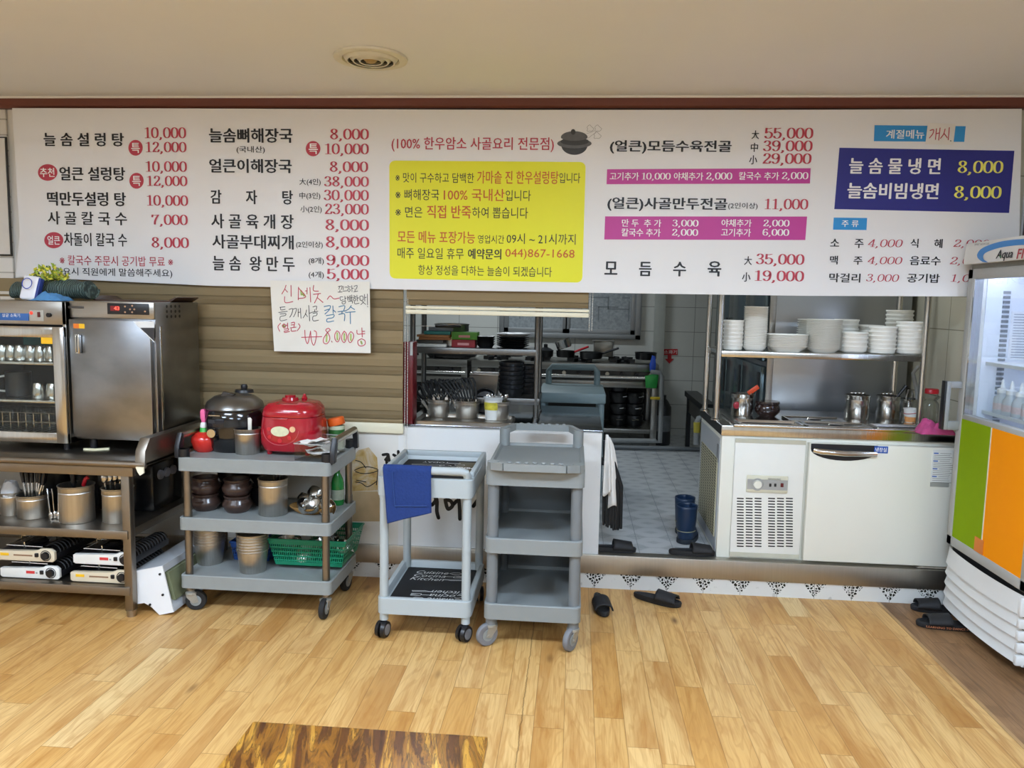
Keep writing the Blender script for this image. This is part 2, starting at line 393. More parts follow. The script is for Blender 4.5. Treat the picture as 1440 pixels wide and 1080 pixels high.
def tiles(name, wx, wy, ua, va, base, joint, rough=.25, jw=.003, var=.05, ou=0.0, ov=0.0):
    n = NT(name, rough); ax = dict(x=n.x, y=n.y, z=n.z)
    u = n.m_('DIVIDE', n.m_('ADD', ax[ua], ou), wx); v = n.m_('DIVIDE', n.m_('ADD', ax[va], ov), wy)
    fu = n.m_('FRACT', u); fv = n.m_('FRACT', v)
    du = n.m_('MULTIPLY', n.m_('MINIMUM', fu, n.m_('SUBTRACT', 1.0, fu)), wx); dv = n.m_('MULTIPLY', n.m_('MINIMUM', fv, n.m_('SUBTRACT', 1.0, fv)), wy)
    j = n.sm(n.m_('MINIMUM', du, dv), jw, jw*.4)
    n.du, n.dv, n.j, n.fu, n.fv = du, dv, j, fu, fv
    nz = n.noise(n.P, 3.0)
    n.c0 = n.mix(n.m_('MULTIPLY', nz, var*6), base, joint); n.joint = joint
    n.bump(j, -.3, .003); return n
def fin(n): n.color(n.mix(n.j, n.c0, n.joint)); return n.m
m_tile_back = fin(tiles('cream_wall_tile', .42, .26, 'x', 'z', 'd9dad4', '8b8c86', .22, .004, .03))
m_tile_right = fin(tiles('beige_wall_tile', .30, .40, 'y', 'z', 'cfc9b4', '8c8674', .25, .004, .04, .1, .12))
n = tiles('damask_floor_tile', .2, .2, 'x', 'y', 'd3d6d8', '9aa0a4', .22, .0025, .04)
cr = n.sm(n.m_('ADD', n.du, n.dv), .085, .05); ce = n.sm(n.m_('ADD', n.m_('SUBTRACT', .1, n.du), n.m_('MULTIPLY', n.m_('SUBTRACT', .1, n.dv), 1.6)), .07, .03)
vv = n.sm(n.voro(n.P, 95.0), .08, .02)
n.c0 = n.mix(n.m_('MULTIPLY', n.m_('MAXIMUM', cr, n.m_('MULTIPLY', ce, .8)), n.m_('ADD', .2, n.m_('MULTIPLY', vv, .25))), n.c0, '6d7378')
m_tile_floor = fin(n)
n = tiles('mosaic_base_tile', .2, 1.0, 'x', 'z', 'dcdcd8', '8a8a86', .25, .002, .03, .05, .45)
tri = n.sm(n.m_('ADD', n.du, n.m_('MULTIPLY', n.m_('SUBTRACT', .088, n.z), .78)), .066, .062)
peb = n.sm(n.voro(n.P, 62.0), .10, .16)
n.c0 = n.mix(n.m_('MULTIPLY', tri, peb), n.c0, '23231f')
sm_ = n.sm(n.noise(n.P, 17.0, 5, .6), .62, .7); n.c0 = n.mix(n.m_('MULTIPLY', sm_, .35), n.c0, '6a675e')
m_tile_base = fin(n)
m_ceil = M('ceiling_paint', 'e6e5e2', .9, var=.02, scale=2)
m_wall = M('white_wall_paint', 'e2dfd8', .8, var=.02, scale=2)
n = NT('stained_white_board', .55)
st = n.sm(n.noise(n.P, 2.3, 5, .6), .5, .75); spk = n.sm(n.noise(n.P, 38.0, 3, .6), .73, .78)
c_ = n.mix(n.m_('MULTIPLY', st, .22), 'e4e4e2', '9b9a94'); n.color(n.mix(n.m_('MULTIPLY', spk, .6), c_, '55534e'))
m_board = n.m
m_sill = steel('brushed_sill_steel', 'b9b4aa', .42, (40, 2, 2))
m_mold = M('mahogany_moulding', '6d3a2b', .45, var=.14, scale=6, stretch=(.6, 3, 9))
m_cream = M('cream_plastic', 'e6dfc4', .45, var=.02)
WY = 4.22      # front face of the kitchen wall

# ------------------------------------------------------------------ room shell
CZ = 2.668
struct('floor', MB().box(-5.2, -4.2, -.05, 1.69, WY, 0), m_floor)
struct('floor_side', MB().box(1.692, -4.2, -.05, 4.6, WY, 0), m_floor_dark)
struct('trim_1', MB().box(1.682, -4.2, -.001, 1.70, WY-.01, .0025, .001, 1), M('seam_strip', 'b08a5a', .35, var=.25, scale=9))
struct('floor_kitchen', MB().box(-3.4, WY+.03, .02, 2.3, 8.34, .19), m_tile_floor)
struct('ceiling', MB().box(-5.3, -4.3, CZ, 4.7, 8.5, CZ+.1), m_ceil)
struct('wall_left', MB().box(-5.3, -4.3, 0, -5.2, WY, CZ), m_wall)
struct('wall_rear', MB().box(-5.3, -4.3, 0, 4.7, -4.2, CZ), m_wall)
struct('wall_right', MB().box(4.6, -4.3, 0, 4.7, WY+.1, CZ), m_wall)
f = MB().box(-5.2, WY, 1.665, 2.17, WY+.1, CZ).box(-5.2, WY, .19, -.975, WY+.1, 1.665)
struct('wall_front', f, m_wall)
struct('wall_front_side', MB().box(2.262, WY, 0, 4.6, WY+.1, CZ), m_wall)
struct('wall_low', MB().box(-.975, WY, .192, .163, WY+.035, .878).box(.128, WY+.035, .192, .163, 5.2, .83), m_board)
struct('baseboard_front', MB().box(-5.2, WY-.002, 0, 2.262, WY+.03, .092), m_tile_base)
struct('trim_2', MB().box(-5.2, WY-.014, .088, 2.258, WY+.06, .196, .004), m_sill)
struct('wall_kitchen_rear', MB().box(-3.5, 8.34, 0, 2.4, 8.44, CZ), m_tile_back)
struct('wall_kitchen_right', MB().box(2.17, WY, .196, 2.26, 8.34, CZ), m_tile_right)
struct('wall_kitchen_left', MB().box(-3.5, WY+.1, 0, -3.4, 8.34, CZ), m_tile_back)
mo = MB().prism([(WY, CZ-.062), (WY-.035, CZ-.062), (WY-.045, CZ-.05), (WY-.045, CZ-.012), (WY, CZ-.012)], -5.2, 4.6, 'yz')
struct('trim_3', mo, m_mold)
struct('trim_4', MB().box(-5.2, WY-.05, CZ-.012, 4.6, WY, CZ, .002, 1), M('white_bead', 'e9e4da', .6, var=.01))

# wooden post and dark blue notice beyond the banner's end
t = thing('door_post', 'dark brown wooden post on the wall beside the banner end', 'post', (2.30, WY-.03, 0))
MB().box(-.03, -.02, 0, .05, .028, 2.6, .004).build('post', M('dark_brown_wood', '58362a', .5, var=.15, scale=8, stretch=(6, 6, 1)), t)
t = thing('wall_notice', 'dark blue notice in a brown frame on the wall above the drinks fridge', 'notice', (2.62, WY-.02, 1.9))
MB().box(-.22, -.012, -.12, .3, .018, .26, .004).build('frame', MATS['dark_brown_wood'], t)
MB().box(-.2, -.016, -.10, .28, -.011, .24).build('sheet', M('navy_print', '1c2c63', .5, var=.1), t)

# ------------------------------------------------------------------ ceiling air diffuser
t = thing('ceiling_vent', 'round cream air diffuser with concentric rings set in the ceiling', 'vent', (-.948, 3.528, CZ))
m_vent = M('aged_cream_metal', 'd9d3bd', .5, var=.08, scale=20)
MB().lathe([(.165, -.001), (.163, -.010), (.150, -.014), (.128, -.012), (.124, -.002)], seg=48).build('flange', m_vent, t)
MB().lathe([(.126, -.0012), (0, -.001)], seg=40).build('duct', M('dark_duct', '4e4a40', .7), t)
for i, r in enumerate((.105, .078, .05)):
    MB().lathe([(r+.017, -.0035), (r+.001, -.022), (r-.004, -.020), (r+.012, -.0025)], seg=40).build('ring', m_vent, t)
MB().lathe([(0, -.024), (.02, -.022), (.03, -.012), (.03, -.002)], seg=24).build('centre_cap', M('amber_plastic', 'a98a4a', .5), t)

# ------------------------------------------------------------------ menu banner
BY = 4.165
m_ban = M('vinyl_banner', 'e6e5e4', .5, var=.015, scale=1.2, bump=.10)
m_k = M('black_print', '17161a', .5, var=0); m_r = M('red_print', 'ba3a4c', .5, var=0); m_w = M('white_print', 'f2f0ee', .5, var=0)
m_or = M('orange_print', 'c65a1c', .5, var=0)
m_y = M('yellow_print', 'e6e418', .5, var=0); m_mag = M('magenta_print', 'bf3a93', .5, var=0); m_navy = M('navy_panel_print', '24267e', .5, var=0); m_sky = M('sky_blue_print', '2b90d2', .5, var=0)
m_yl = M('pale_yellow_print', 'efe86a', .5, var=0)
ban = thing('menu_banner', 'long white menu banner with red prices across the wall above the kitchen counter', 'banner', (-.5, BY, 1.62))
top = [(17, 152), (250, 152.5), (720, 154.5), (1100, 154.5), (1437, 153)]
bot = [(1432, 417), (1130, 416), (855, 412), (530, 406.5), (300, 402), (22, 389), (28, 330)]
pts = [at(x, y, BY) for x, y in top+bot]
mb = MB().prism([(p.x, p.z) for p in pts], BY, BY+.003, 'xz'); mb.build('sheet', m_ban, ban, world=True, flat=True)
PB, TB = BY-.0012, BY-.0024
ZA = (0, 130, 3.6); ZB = (270, 150, 4.0); ZC = (530, 150, 4.0); ZD = (830, 150, 4.0); ZE = (1140, 150, 4.0)
def T(z, b, s, mat=None, bold=.022, par=None, shear=0.0, Y=None): return text(s, zbox(z, *b), Y or TB, mat or m_k, par or ban, bold, shear)
def D(z, b, s, mat=None, par=None, shear=0.0, a=.074, Y=None): return digits(s, zbox(z, *b), Y or TB, mat or m_r, par or ban, a, .024, shear)
def poly(name, pxs, mat, par, Y=PB, rnd=0.0):
    P = [at(x, y, Y) for x, y in pxs]; P = [Vector((p.x, p.z)) for p in P]
    if rnd:
        Q = []; n = len(P)
        for i in range(n):
            a = (P[i-1]-P[i]).normalized()*rnd; b = (P[(i+1) % n]-P[i]).normalized()*rnd
            for k in range(7):
                s = k/6; Q.append(P[i]+a*(1-s)**2+b*s**2)
        P = Q
    return MB().prism([(p.x, p.y) for p in P], Y, Y+.001, 'xz').build(name, mat, par, world=True, flat=True)
def zp(z, pts): return [(z[0]+x/z[2], z[1]+y/z[2]) for x, y in pts]
def disc(z, cx, cy, rx, ry, mat): return poly('printed_disc', zp(z, [(cx+rx*math.cos(k*PI/16), cy+ry*math.sin(k*PI/16)) for k in range(32)]), mat, ban)
# first column
T(ZA, (220, 205, 628, 272), '늘 솜 설 렁 탕', bold=.03)
D(ZA, (732, 176, 938, 232), '10,000'); D(ZA, (738, 250, 940, 303), '12,000')
d = disc(ZA, 686, 280, 36, 40, m_r); T(ZA, (664, 256, 708, 306), '특', m_w, .02, d)
T(ZA, (300, 378, 634, 446), '얼큰 설렁탕', bold=.03)
d = disc(ZA, 241, 405, 49, 42, m_r); T(ZA, (202, 382, 276, 428), '추천', m_w, .02, d)
D(ZA, (738, 348, 942, 402), '10,000'); D(ZA, (744, 422, 944, 474), '12,000')
d = disc(ZA, 691, 447, 36, 40, m_r); T(ZA, (669, 423, 713, 473), '특', m_w, .02, d)
T(ZA, (238, 505, 638, 574), '떡만두설렁 탕', bold=.03); D(ZA, (744, 520, 948, 574), '10,000')
T(ZA, (241, 604, 643, 670), '사 골 칼 국 수', bold=.02); D(ZA, (770, 618, 946, 671), '7,000')
d = disc(ZA, 272, 748, 48, 41, m_r); T(ZA, (240, 726, 304, 770), '얼큰', m_w, .02, d)
T(ZA, (324, 712, 643, 778), '차돌이 칼국 수', bold=.02); D(ZA, (770, 733, 952, 787), '8,000')
T(ZA, (302, 828, 876, 878), '※ 칼국수 주문시 공기밥 무료 ※', m_r, .005)
T(ZA, (262, 890, 872, 936), '(필요시 직원에게 말씀해주세요)', m_k, .006)
# second column
T(ZB, (95, 122, 566, 202), '늘솜뼈해장국', bold=.03); T(ZB, (250, 222, 410, 264), '(국내산)', bold=.01)
D(ZB, (780, 124, 990, 185), '8,000'); D(ZB, (748, 207, 990, 268), '10,000')
d = disc(ZB, 681, 236, 41, 43, m_r); T(ZB, (656, 208, 708, 266), '특', m_w, .02, d)
T(ZB, (96, 295, 562, 372), '얼큰이해장국', bold=.03); D(ZB, (778, 308, 986, 368), '8,000')
T(ZB, (604, 404, 724, 446), '大(4인)', bold=.01); D(ZB, (746, 392, 990, 450), '38,000')
T(ZB, (104, 470, 568, 548), '감       자       탕', bold=.03); T(ZB, (604, 482, 722, 524), '中(3인)', bold=.01); D(ZB, (744, 468, 990, 528), '30,000')
T(ZB, (610, 558, 730, 600), '小(2인)', bold=.01); D(ZB, (750, 546, 990, 606), '23,000')
T(ZB, (108, 605, 572, 686), '사 골 육 개 장', bold=.025); D(ZB, (754, 634, 990, 696), '8,000')
T(ZB, (114, 722, 572, 800), '사골부대찌개', bold=.025); T(ZB, (585, 758, 736, 798), '(2인이상)', bold=.01); D(ZB, (756, 730, 992, 794), '8,000')
T(ZB, (116, 842, 578, 924), '늘 솜  왕 만 두', bold=.025); T(ZB, (656, 848, 742, 890), '(8개)', bold=.01); D(ZB, (760, 834, 992, 894), '9,000')
T(ZB, (656, 926, 742, 968), '(4개)', bold=.01); D(ZB, (762, 912, 990, 972), '5,000')
# middle: heading, pot picture, yellow panel
T(ZC, (82, 172, 996, 254), '(100% 한우암소 사골요리 전문점)', m_r, .012)
yp = poly('printed_panel', zp(ZC, [(70, 303), (1175, 311), (1155, 990), (72, 966)]), m_y, ban, rnd=.035)
Y = lambda b, s, mat=None, bold=.0: T(ZC, b, s, mat or m_k, bold, yp)
Y((104, 372, 546, 428), '※ 맛이 구수하고 담백한'); Y((564, 362, 1022, 434), '가마솥 진 한우설렁탕', m_or, .01); Y((1026, 372, 1144, 430), '입니다')
Y((104, 464, 350, 526), '※ 뼈해장국'); Y((376, 462, 718, 530), '100% 국내산', m_or, .008); Y((724, 470, 866, 530), '입니다')
Y((104, 562, 256, 622), '※ 면은'); Y((282, 556, 530, 628), '직접 반죽', m_or, .015); Y((536, 566, 850, 628), '하여 뽑습니다')
Y((116, 700, 552, 768), '모든 메뉴 포장가능', m_or, .012); Y((568, 722, 716, 770), '영업시간'); Y((730, 714, 1118, 774), '09시 ~ 21시까지')
Y((116, 794, 488, 856), '매주 일요일 휴무'); Y((512, 800, 700, 858), '예약문의', m_k, .022); Y((722, 802, 1112, 862), '044)867-1668', m_or, .002)
Y((232, 896, 984, 952), '항상 정성을 다하는 늘솜이 되겠습니다', m_k, -.004)
m_pot = M('dark_grey_print', '3a3a39', .5, var=.2, scale=30); m_pot2 = M('grey_print', '5c5c5b', .5, var=.2, scale=30)
ell = lambda cx, cy, rx, ry, a0=0, a1=360, n=28: [(cx+rx*math.cos(R(a0+(a1-a0)*k/n)), cy+ry*math.sin(R(a0+(a1-a0)*k/n))) for k in range(n+1)]
pot = poly('printed_pot', zp(ZC, ell(1111, 215, 74, 56, 0, 180)), m_pot, ban)
poly('pot_rim', zp(ZC, ell(1111, 207, 97, 27)), m_pot2, pot, TB); poly('pot_mouth', zp(ZC, ell(1113, 196, 80, 22)), m_pot, pot, TB-.0004)
poly('pot_lid', zp(ZC, ell(1110, 172, 75, 34, 180, 360)+ell(1110, 172, 75, 20, 0, 180)), m_pot2, pot, TB-.0008); poly('pot_knob', zp(ZC, ell(1104, 142, 13, 16)), m_pot, pot, TB-.0012)
mb = MB()
for cx, cy, s in ((1198, 124, 1), (1242, 124, 1), (1238, 164, 1.05)):
    strokes(mb, ZC, [[(cx+s*18*math.cos(R(a))*(1+.3*math.cos(3*R(a))), cy+s*17*math.sin(R(a))*(1+.25*math.sin(3*R(a)))) for a in range(0, 361, 30)]], .0009, TB)
strokes(mb, ZC, [[(1180, 150), (1200, 146), (1222, 136)], [(1190, 176), (1214, 158), (1232, 146)]], .0008, TB)
mb.build('printed_leaves', M('light_grey_print', '8f8f8d', .5, var=0), ban, world=True, flat=True)
# third column
T(ZD, (110, 190, 796, 264), '(얼큰)모듬수육전골', bold=.03)
for b, s, b2, p in (((908, 134, 950, 182), '大', (984, 118, 1250, 180), '55,000'), ((903, 204, 944, 254), '中', (976, 190, 1246, 251), '39,000'), ((894, 274, 940, 324), '小', (974, 262, 1240, 322), '29,000')):
    T(ZD, b, s, bold=.02); D(ZD, b2, p)
mp = poly('printed_panel', zp(ZD, [(95, 352), (1240, 346), (1236, 432), (92, 436)]), m_mag, ban)
T(ZD, (110, 370, 274, 414), '고기추가', m_w, .018, mp); D(ZD, (290, 372, 450, 410), '10,000', m_w, mp); T(ZD, (470, 370, 636, 414), '야채추가', m_w, .018, mp); D(ZD, (654, 370, 796, 410), '2,000', m_w, mp)
T(ZD, (836, 368, 1062, 412), '칼국수 추가', m_w, .018, mp); D(ZD, (1080, 368, 1224, 408), '2,000', m_w, mp)
T(ZD, (96, 512, 772, 588), '(얼큰)사골만두전골', bold=.03); T(ZD, (776, 540, 942, 580), '(2인이상)', bold=.01); D(ZD, (982, 518, 1222, 578), '11,000')
mp = poly('printed_panel', zp(ZD, [(84, 617), (1220, 618), (1210, 750), (79, 747)]), m_mag, ban)
T(ZD, (178, 634, 400, 676), '만 두  추 가', m_w, .015, mp); D(ZD, (464, 636, 606, 674), '3,000', m_w, mp); T(ZD, (738, 634, 908, 676), '야채추가', m_w, .018, mp); D(ZD, (976, 636, 1118, 674), '2,000', m_w, mp)
T(ZD, (176, 686, 396, 730), '칼국수 추가', m_w, .018, mp); D(ZD, (462, 688, 604, 726), '2,000', m_w, mp); T(ZD, (736, 686, 904, 730), '고기추가', m_w, .018, mp); D(ZD, (972, 688, 1116, 726), '6,000', m_w, mp)
for b, s in (((80, 872, 154, 944), '모'), ((274, 874, 346, 952), '듬'), ((466, 874, 540, 954), '수'), ((660, 870, 738, 954), '육')): T(ZD, b, s, bold=.03)
T(ZD, (866, 842, 910, 890), '大', bold=.02); D(ZD, (936, 828, 1200, 888), '35,000'); T(ZD, (854, 932, 902, 984), '小', bold=.02); D(ZD, (926, 922, 1198, 982), '19,000')
# last column
sp = poly('printed_panel', zp(ZE, [(360, 104), (872, 110), (864, 198), (356, 194)]), m_sky, ban)
T(ZE, (424, 130, 640, 180), '계절메뉴', m_w, .018, sp)
np_ = poly('printed_panel', zp(ZE, [(162, 231), (1146, 248), (1116, 598), (133, 576)]), m_navy, ban)
T(ZE, (216, 290, 732, 378), '늘 솜 물 냉 면', m_w, .03, np_); D(ZE, (832, 304, 1078, 374), '8,000', m_yl, np_)
T(ZE, (206, 430, 720, 518), '늘솜비빔냉면', m_w, .03, np_); D(ZE, (812, 446, 1068, 516), '8,000', m_yl, np_)
sp = poly('printed_panel', zp(ZE, [(130, 624), (318, 626), (314, 694), (126, 692)]), m_sky, ban)
T(ZE, (174, 640, 270, 676), '주 류', m_w, .018, sp)
for b, s, b2, p, b3, s3, b4, p4 in (((110, 744, 298, 794), '소     주', (324, 746, 510, 790), '4,000', (562, 744, 742, 794), '식     혜', (804, 748, 1000, 790), '2,000'),
        ((108, 840, 292, 888), '맥     주', (322, 844, 508, 886), '4,000', (558, 842, 732, 892), '음료수', (784, 846, 980, 888), '2,000'),
        ((104, 938, 280, 988), '막걸리', (312, 942, 490, 984), '3,000', (542, 940, 726, 990), '공기밥', (786, 944, 980, 986), '1,000')):
    T(ZE, b, s, bold=.02); D(ZE, b2, p, shear=.12, a=.05); T(ZE, b3, s3, bold=.02); D(ZE, b4, p4, shear=.12, a=.05)

# small paper note stuck over the seasonal heading
nt_ = thing('paper_note', 'small white note with red handwriting stuck on the light blue heading', 'note', (1.72, BY-.004, 2.4))
poly('sheet', zp(ZE, [(660, 91), (816, 97), (802, 215), (645, 211)]), M('note_paper', 'e6e2da', .7, var=.02), nt_, BY-.0045)
mb = MB(); strokes(mb, ZE, [[(672, 134), (692, 130), (686, 154), (668, 176)], [(708, 124), (702, 184)], [(706, 152), (722, 148)], [(728, 120), (720, 188)],
    [(756, 126), (748, 154), (730, 178)], [(750, 150), (768, 174)], [(780, 118), (774, 186)]], .0022, BY-.006)
mb.build('handwriting', m_r, nt_, world=True, flat=True)
mb = MB(); strokes(mb, ZE, [[(786, 192), (790, 193)]], .002, BY-.006); mb.build('full_stop', m_k, nt_, world=True, flat=True)

# hand lettered sign on white card hanging under the banner
ZS = (370, 390, 7.2)
sg = thing('handwritten_sign', 'white card with hand lettered red and blue menu pinned below the banner', 'sign', (-1.2, BY-.02, 1.3))
poly('card', zp(ZS, [(70, 32), (1079, 44), (1088, 768), (112, 748)]), M('white_card', 'e9e6dc', .7, var=.02), sg, BY-.015)
SY = BY-.0165
m_sr = M('red_marker', 'c9485c', .6, var=0); m_sk = M('black_marker', '2c2c34', .6, var=0); m_sb = M('blue_marker', '4a82a6', .6, var=0); m_sgn = M('lime_marker', 'bfd67e', .6, var=0)
for nm, m_, w_, LN in (
  ('red_lettering', m_sr, .0022, [
    [(232, 80), (218, 120), (190, 168)], [(222, 122), (246, 150)], [(282, 82), (284, 192)], [(218, 196), (224, 256), (300, 246)],
    [(358, 100), (356, 228)], [(358, 108), (432, 196), (362, 214)], [(446, 108), (444, 168)], [(428, 138), (446, 136)], [(474, 104), (482, 250)],
    [(512, 82), (510, 134), (560, 140)], [(510, 172), (582, 164)], [(558, 170), (545, 210), (520, 260)], [(548, 205), (606, 254)],
    [(650, 222), (680, 188), (716, 218), (770, 210)],
    [(176, 466), (150, 500), (168, 546)], [(212, 470), (194, 490), (212, 512), (230, 492), (212, 470)], [(234, 484), (246, 484)], [(248, 462), (248, 512)], [(214, 526), (256, 520), (250, 538), (216, 545), (222, 558), (268, 548)],
    [(284, 462), (318, 456), (312, 500)], [(284, 482), (312, 480)], [(276, 512), (334, 504)], [(286, 520), (288, 545), (334, 540)], [(358, 470), (374, 500), (346, 540)],
    [(422, 536), (428, 620), (450, 672), (470, 600), (480, 545)], [(480, 545), (490, 640), (512, 688), (532, 640), (540, 560), (516, 540)], [(390, 608), (594, 600)],
    [(682, 534), (660, 516), (634, 536), (660, 570), (676, 620), (650, 670), (614, 664), (612, 620), (650, 560), (682, 534)], [(694, 646), (698, 656)],
    [(748, 540), (726, 580), (730, 630), (756, 654), (778, 610), (774, 564), (748, 540)], [(822, 544), (798, 584), (798, 634), (822, 660), (846, 614), (842, 570), (822, 544)], [(888, 548), (862, 590), (864, 640), (886, 660), (914, 614), (914, 574), (888, 548)],
    [(950, 536), (956, 574), (1004, 572)], [(1000, 512), (1004, 604)], [(1004, 548), (1030, 546)], [(1004, 572), (1030, 570)], [(996, 622), (960, 644), (966, 684), (996, 696), (1032, 678), (1030, 640), (996, 622)]]),
  ('black_lettering', m_sk, .0016, [
    [(760, 96), (776, 90), (766, 120)], [(776, 92), (800, 88), (792, 124)], [(758, 150), (800, 148)], [(778, 128), (776, 150)], [(810, 90), (812, 126)], [(808, 140), (850, 136)], [(826, 100), (846, 98)],
    [(858, 82), (866, 90)], [(848, 102), (886, 96)], [(868, 112), (856, 128), (870, 146), (882, 128), (868, 112)], [(898, 84), (900, 146)], [(900, 112), (914, 110)], [(920, 92), (952, 82), (944, 120)], [(932, 116), (930, 142)], [(918, 146), (958, 140)],
    [(806, 198), (780, 200), (786, 234), (812, 226)], [(828, 190), (830, 240)], [(830, 212), (842, 210)], [(800, 246), (834, 244), (828, 266), (802, 268), (800, 246)],
    [(854, 190), (856, 232)], [(872, 188), (872, 230)], [(856, 208), (872, 206)], [(884, 182), (886, 240)], [(898, 178), (900, 240)], [(886, 208), (898, 206)], [(864, 244), (904, 240), (904, 262)],
    [(918, 184), (930, 190)], [(908, 204), (942, 196)], [(926, 208), (914, 226), (928, 240), (938, 222), (926, 208)], [(950, 180), (954, 240)], [(954, 210), (968, 208)], [(926, 248), (930, 268), (972, 262)],
    [(980, 192), (984, 232), (1014, 226), (1008, 190), (980, 192)], [(1026, 172), (1030, 240)], [(1030, 206), (1044, 202)], [(1000, 244), (1016, 250), (990, 276)], [(1012, 254), (1040, 274)], [(1056, 168), (1058, 280)], [(1056, 294), (1062, 300)],
    [(170, 304), (222, 298)], [(178, 304), (180, 330), (224, 324)], [(158, 356), (246, 344)], [(172, 372), (228, 366), (224, 386), (176, 398), (178, 440), (240, 428)],
    [(262, 326), (300, 318), (290, 370), (270, 404)], [(306, 322), (338, 316), (326, 366), (308, 400)], [(356, 320), (356, 400)], [(356, 356), (374, 352)], [(378, 312), (384, 416)],
    [(440, 330), (430, 370), (406, 410)], [(428, 366), (450, 398)], [(462, 284), (472, 442)], [(466, 364), (490, 358)],
    [(504, 300), (542, 292), (536, 330)], [(522, 326), (522, 348)], [(494, 354), (556, 344)], [(504, 366), (546, 360), (540, 386), (506, 396), (508, 440), (562, 434)]]),
  ('blue_lettering', m_sb, .0024, [
    [(618, 296), (680, 288), (668, 330), (626, 372)], [(624, 336), (668, 322)], [(706, 290), (710, 366)], [(708, 330), (734, 352)], [(640, 388), (716, 378), (706, 408), (650, 420), (650, 452), (714, 442)],
    [(768, 298), (826, 288), (816, 336)], [(758, 348), (842, 338)], [(800, 346), (798, 366)], [(766, 376), (824, 370), (822, 440)],
    [(892, 286), (870, 318), (848, 332)], [(886, 300), (926, 326)], [(834, 356), (932, 348)], [(882, 354), (884, 470)]]),
  ('lime_fill', m_sgn, .005, [[(384, 136), (388, 176)], [(400, 168), (414, 186)], [(644, 586), (642, 650)], [(750, 566), (752, 630)], [(822, 574), (822, 634)], [(888, 578), (888, 636)], [(992, 650), (1000, 672)], [(206, 486), (216, 500)]])):
    mb = MB(); strokes(mb, ZS, LN, w_, SY if nm != 'lime_fill' else SY+.0006); mb.build(nm, m_, sg, world=True, flat=True)

# white brick-pattern panel and poster at the far end
n = NT('white_brick_print', .6)
bt = n.N.new('ShaderNodeTexBrick'); n.L.new(n.vec(n.x, n.z), bt.inputs['Vector']); bt.inputs['Scale'].default_value = 1
bt.inputs['Color1'].default_value = srgb('dcd6cc'); bt.inputs['Color2'].default_value = srgb('e2ddd4'); bt.inputs['Mortar'].default_value = srgb('b3aca0')
bt.inputs['Brick Width'].default_value = .2; bt.inputs['Row Height'].default_value = .085; bt.inputs['Mortar Size'].default_value = .004
n.color(bt.outputs['Color']); m_brick = n.m
struct('trim_5', MB().box(-5.1, WY-.018, 1.50, -3.21, WY-.002, 2.605, .006), m_brick)
t = thing('wall_poster', 'white framed poster on the brick-pattern panel past the banner end', 'poster', (-3.5, WY-.02, 2.0))
p1 = at(9, 200, WY-.03); p2 = at(9, 360, WY-.03)
MB().box(-3.95, WY-.032, p2.z, p1.x, WY-.02, p1.z+.03, .003).build('frame', M('black_frame', '2a2826', .4), t, world=True)
MB().box(-3.94, WY-.034, p2.z+.01, p1.x-.008, WY-.031, p1.z+.022).build('sheet', M('poster_paper', 'd8d3cb', .6), t, world=True)
# ------------------------------------------------------------------ shared kitchenware
m_st = steel('satin_steel', 'a8a39b', .30, (2, 2, 30)); m_stp = steel('polished_steel', 'c4c2bd', .2, (26, 26, .6), .12, .06); m_can = aniso(steel('brushed_canister_steel', 'bdbab4', .34, (30, 30, .5), .14, .06), .85)
m_sth = steel('worn_steel', '8f877c', .38, (2, 40, 2)); m_stdoor = steel('smudged_steel', '8b8c8e', .30, (1.5, 1.5, 2.2), .30, .05)
m_blk = M('black_plastic', '16161a', .38, var=.1); m_rub = M('black_rubber', '1c1c1c', .75, var=.1); m_chr = M('chrome', 'd8d8d6', .12, 1.0, var=.02)
m_gry = M('grey_polymer', '8b8f8d', .5, var=.05, scale=20, bump=.05); m_dgry = M('grey_wheel', '77777a', .6, var=.06)
m_whm = M('white_enamel', 'e4e5e6', .38, var=.02); m_dark = M('dark_interior', '1a1a1c', .6)
m_glass = thin_glass('clear_glass', (.93, .95, .94, 1), .035)
m_brown = M('brown_earthenware', '3b2a24', .28, var=.18, scale=10, coat=.3); m_blkpot = M('black_earthenware', '17181a', .35, var=.15)
m_label_y = M('yellow_label', 'ecb81e', .5, var=0); m_label_o = M('orange_label', 'dd7420', .5, var=0); m_red = M('red_plastic', 'c21f2c', .35, var=.03)
m_rubg = M('green_plastic', '0d7a58', .4, var=.06)

def place(px0, px1, pyt, pyb, zb):     # round thing seen at these pixels standing at height zb: centre x, y, radius, height
    mx = (px0+px1)/2; p = gz(mx, pyb, zb); d = (p-CAM).dot(FW); r = (px1-px0)/2*d/CF
    q = CAM+(p-CAM)*((p.y+r)/p.y); return q.x, p.y+r, r, at(mx, pyt, p.y).z-zb

def canister(name, label, cat, px, zb, group=None, taper=.985, rings=True, mat=None):
    x, y, r, h = place(*px, zb); t = thing(name, label, cat, (x, y, zb), 0, group)
    pr = [(0, 0), (r*taper*.96, 0), (r*taper, .004)] + ([(r*.965, h*.80), (r*.99, h*.805), (r*.97, h*.83), (r*.985, h*.84)] if rings else []) + [(r*.985, h-.008), (r*1.04, h-.003), (r*1.04, h), (r*.97, h), (r*taper*.95, .006), (0, .006)]
    MB().lathe(pr, seg=28).build('body', mat or m_can, t); return t, r, h
def sticks(t, n, r, h, mats, name='handle', L=.09, rad=.006, spread=.5, seed=0, zb=.01):
    rn = random.Random(seed)
    for i in range(n):
        a = rn.uniform(0, 2*PI); q = r*spread*math.sqrt(rn.random())
        yield i, Vector((q*math.cos(a), q*math.sin(a), zb)), Vector((q*math.cos(a)*1.5+rn.uniform(-.012, .012), q*math.sin(a)*1.3, h+L*rn.uniform(.6, 1.0)))

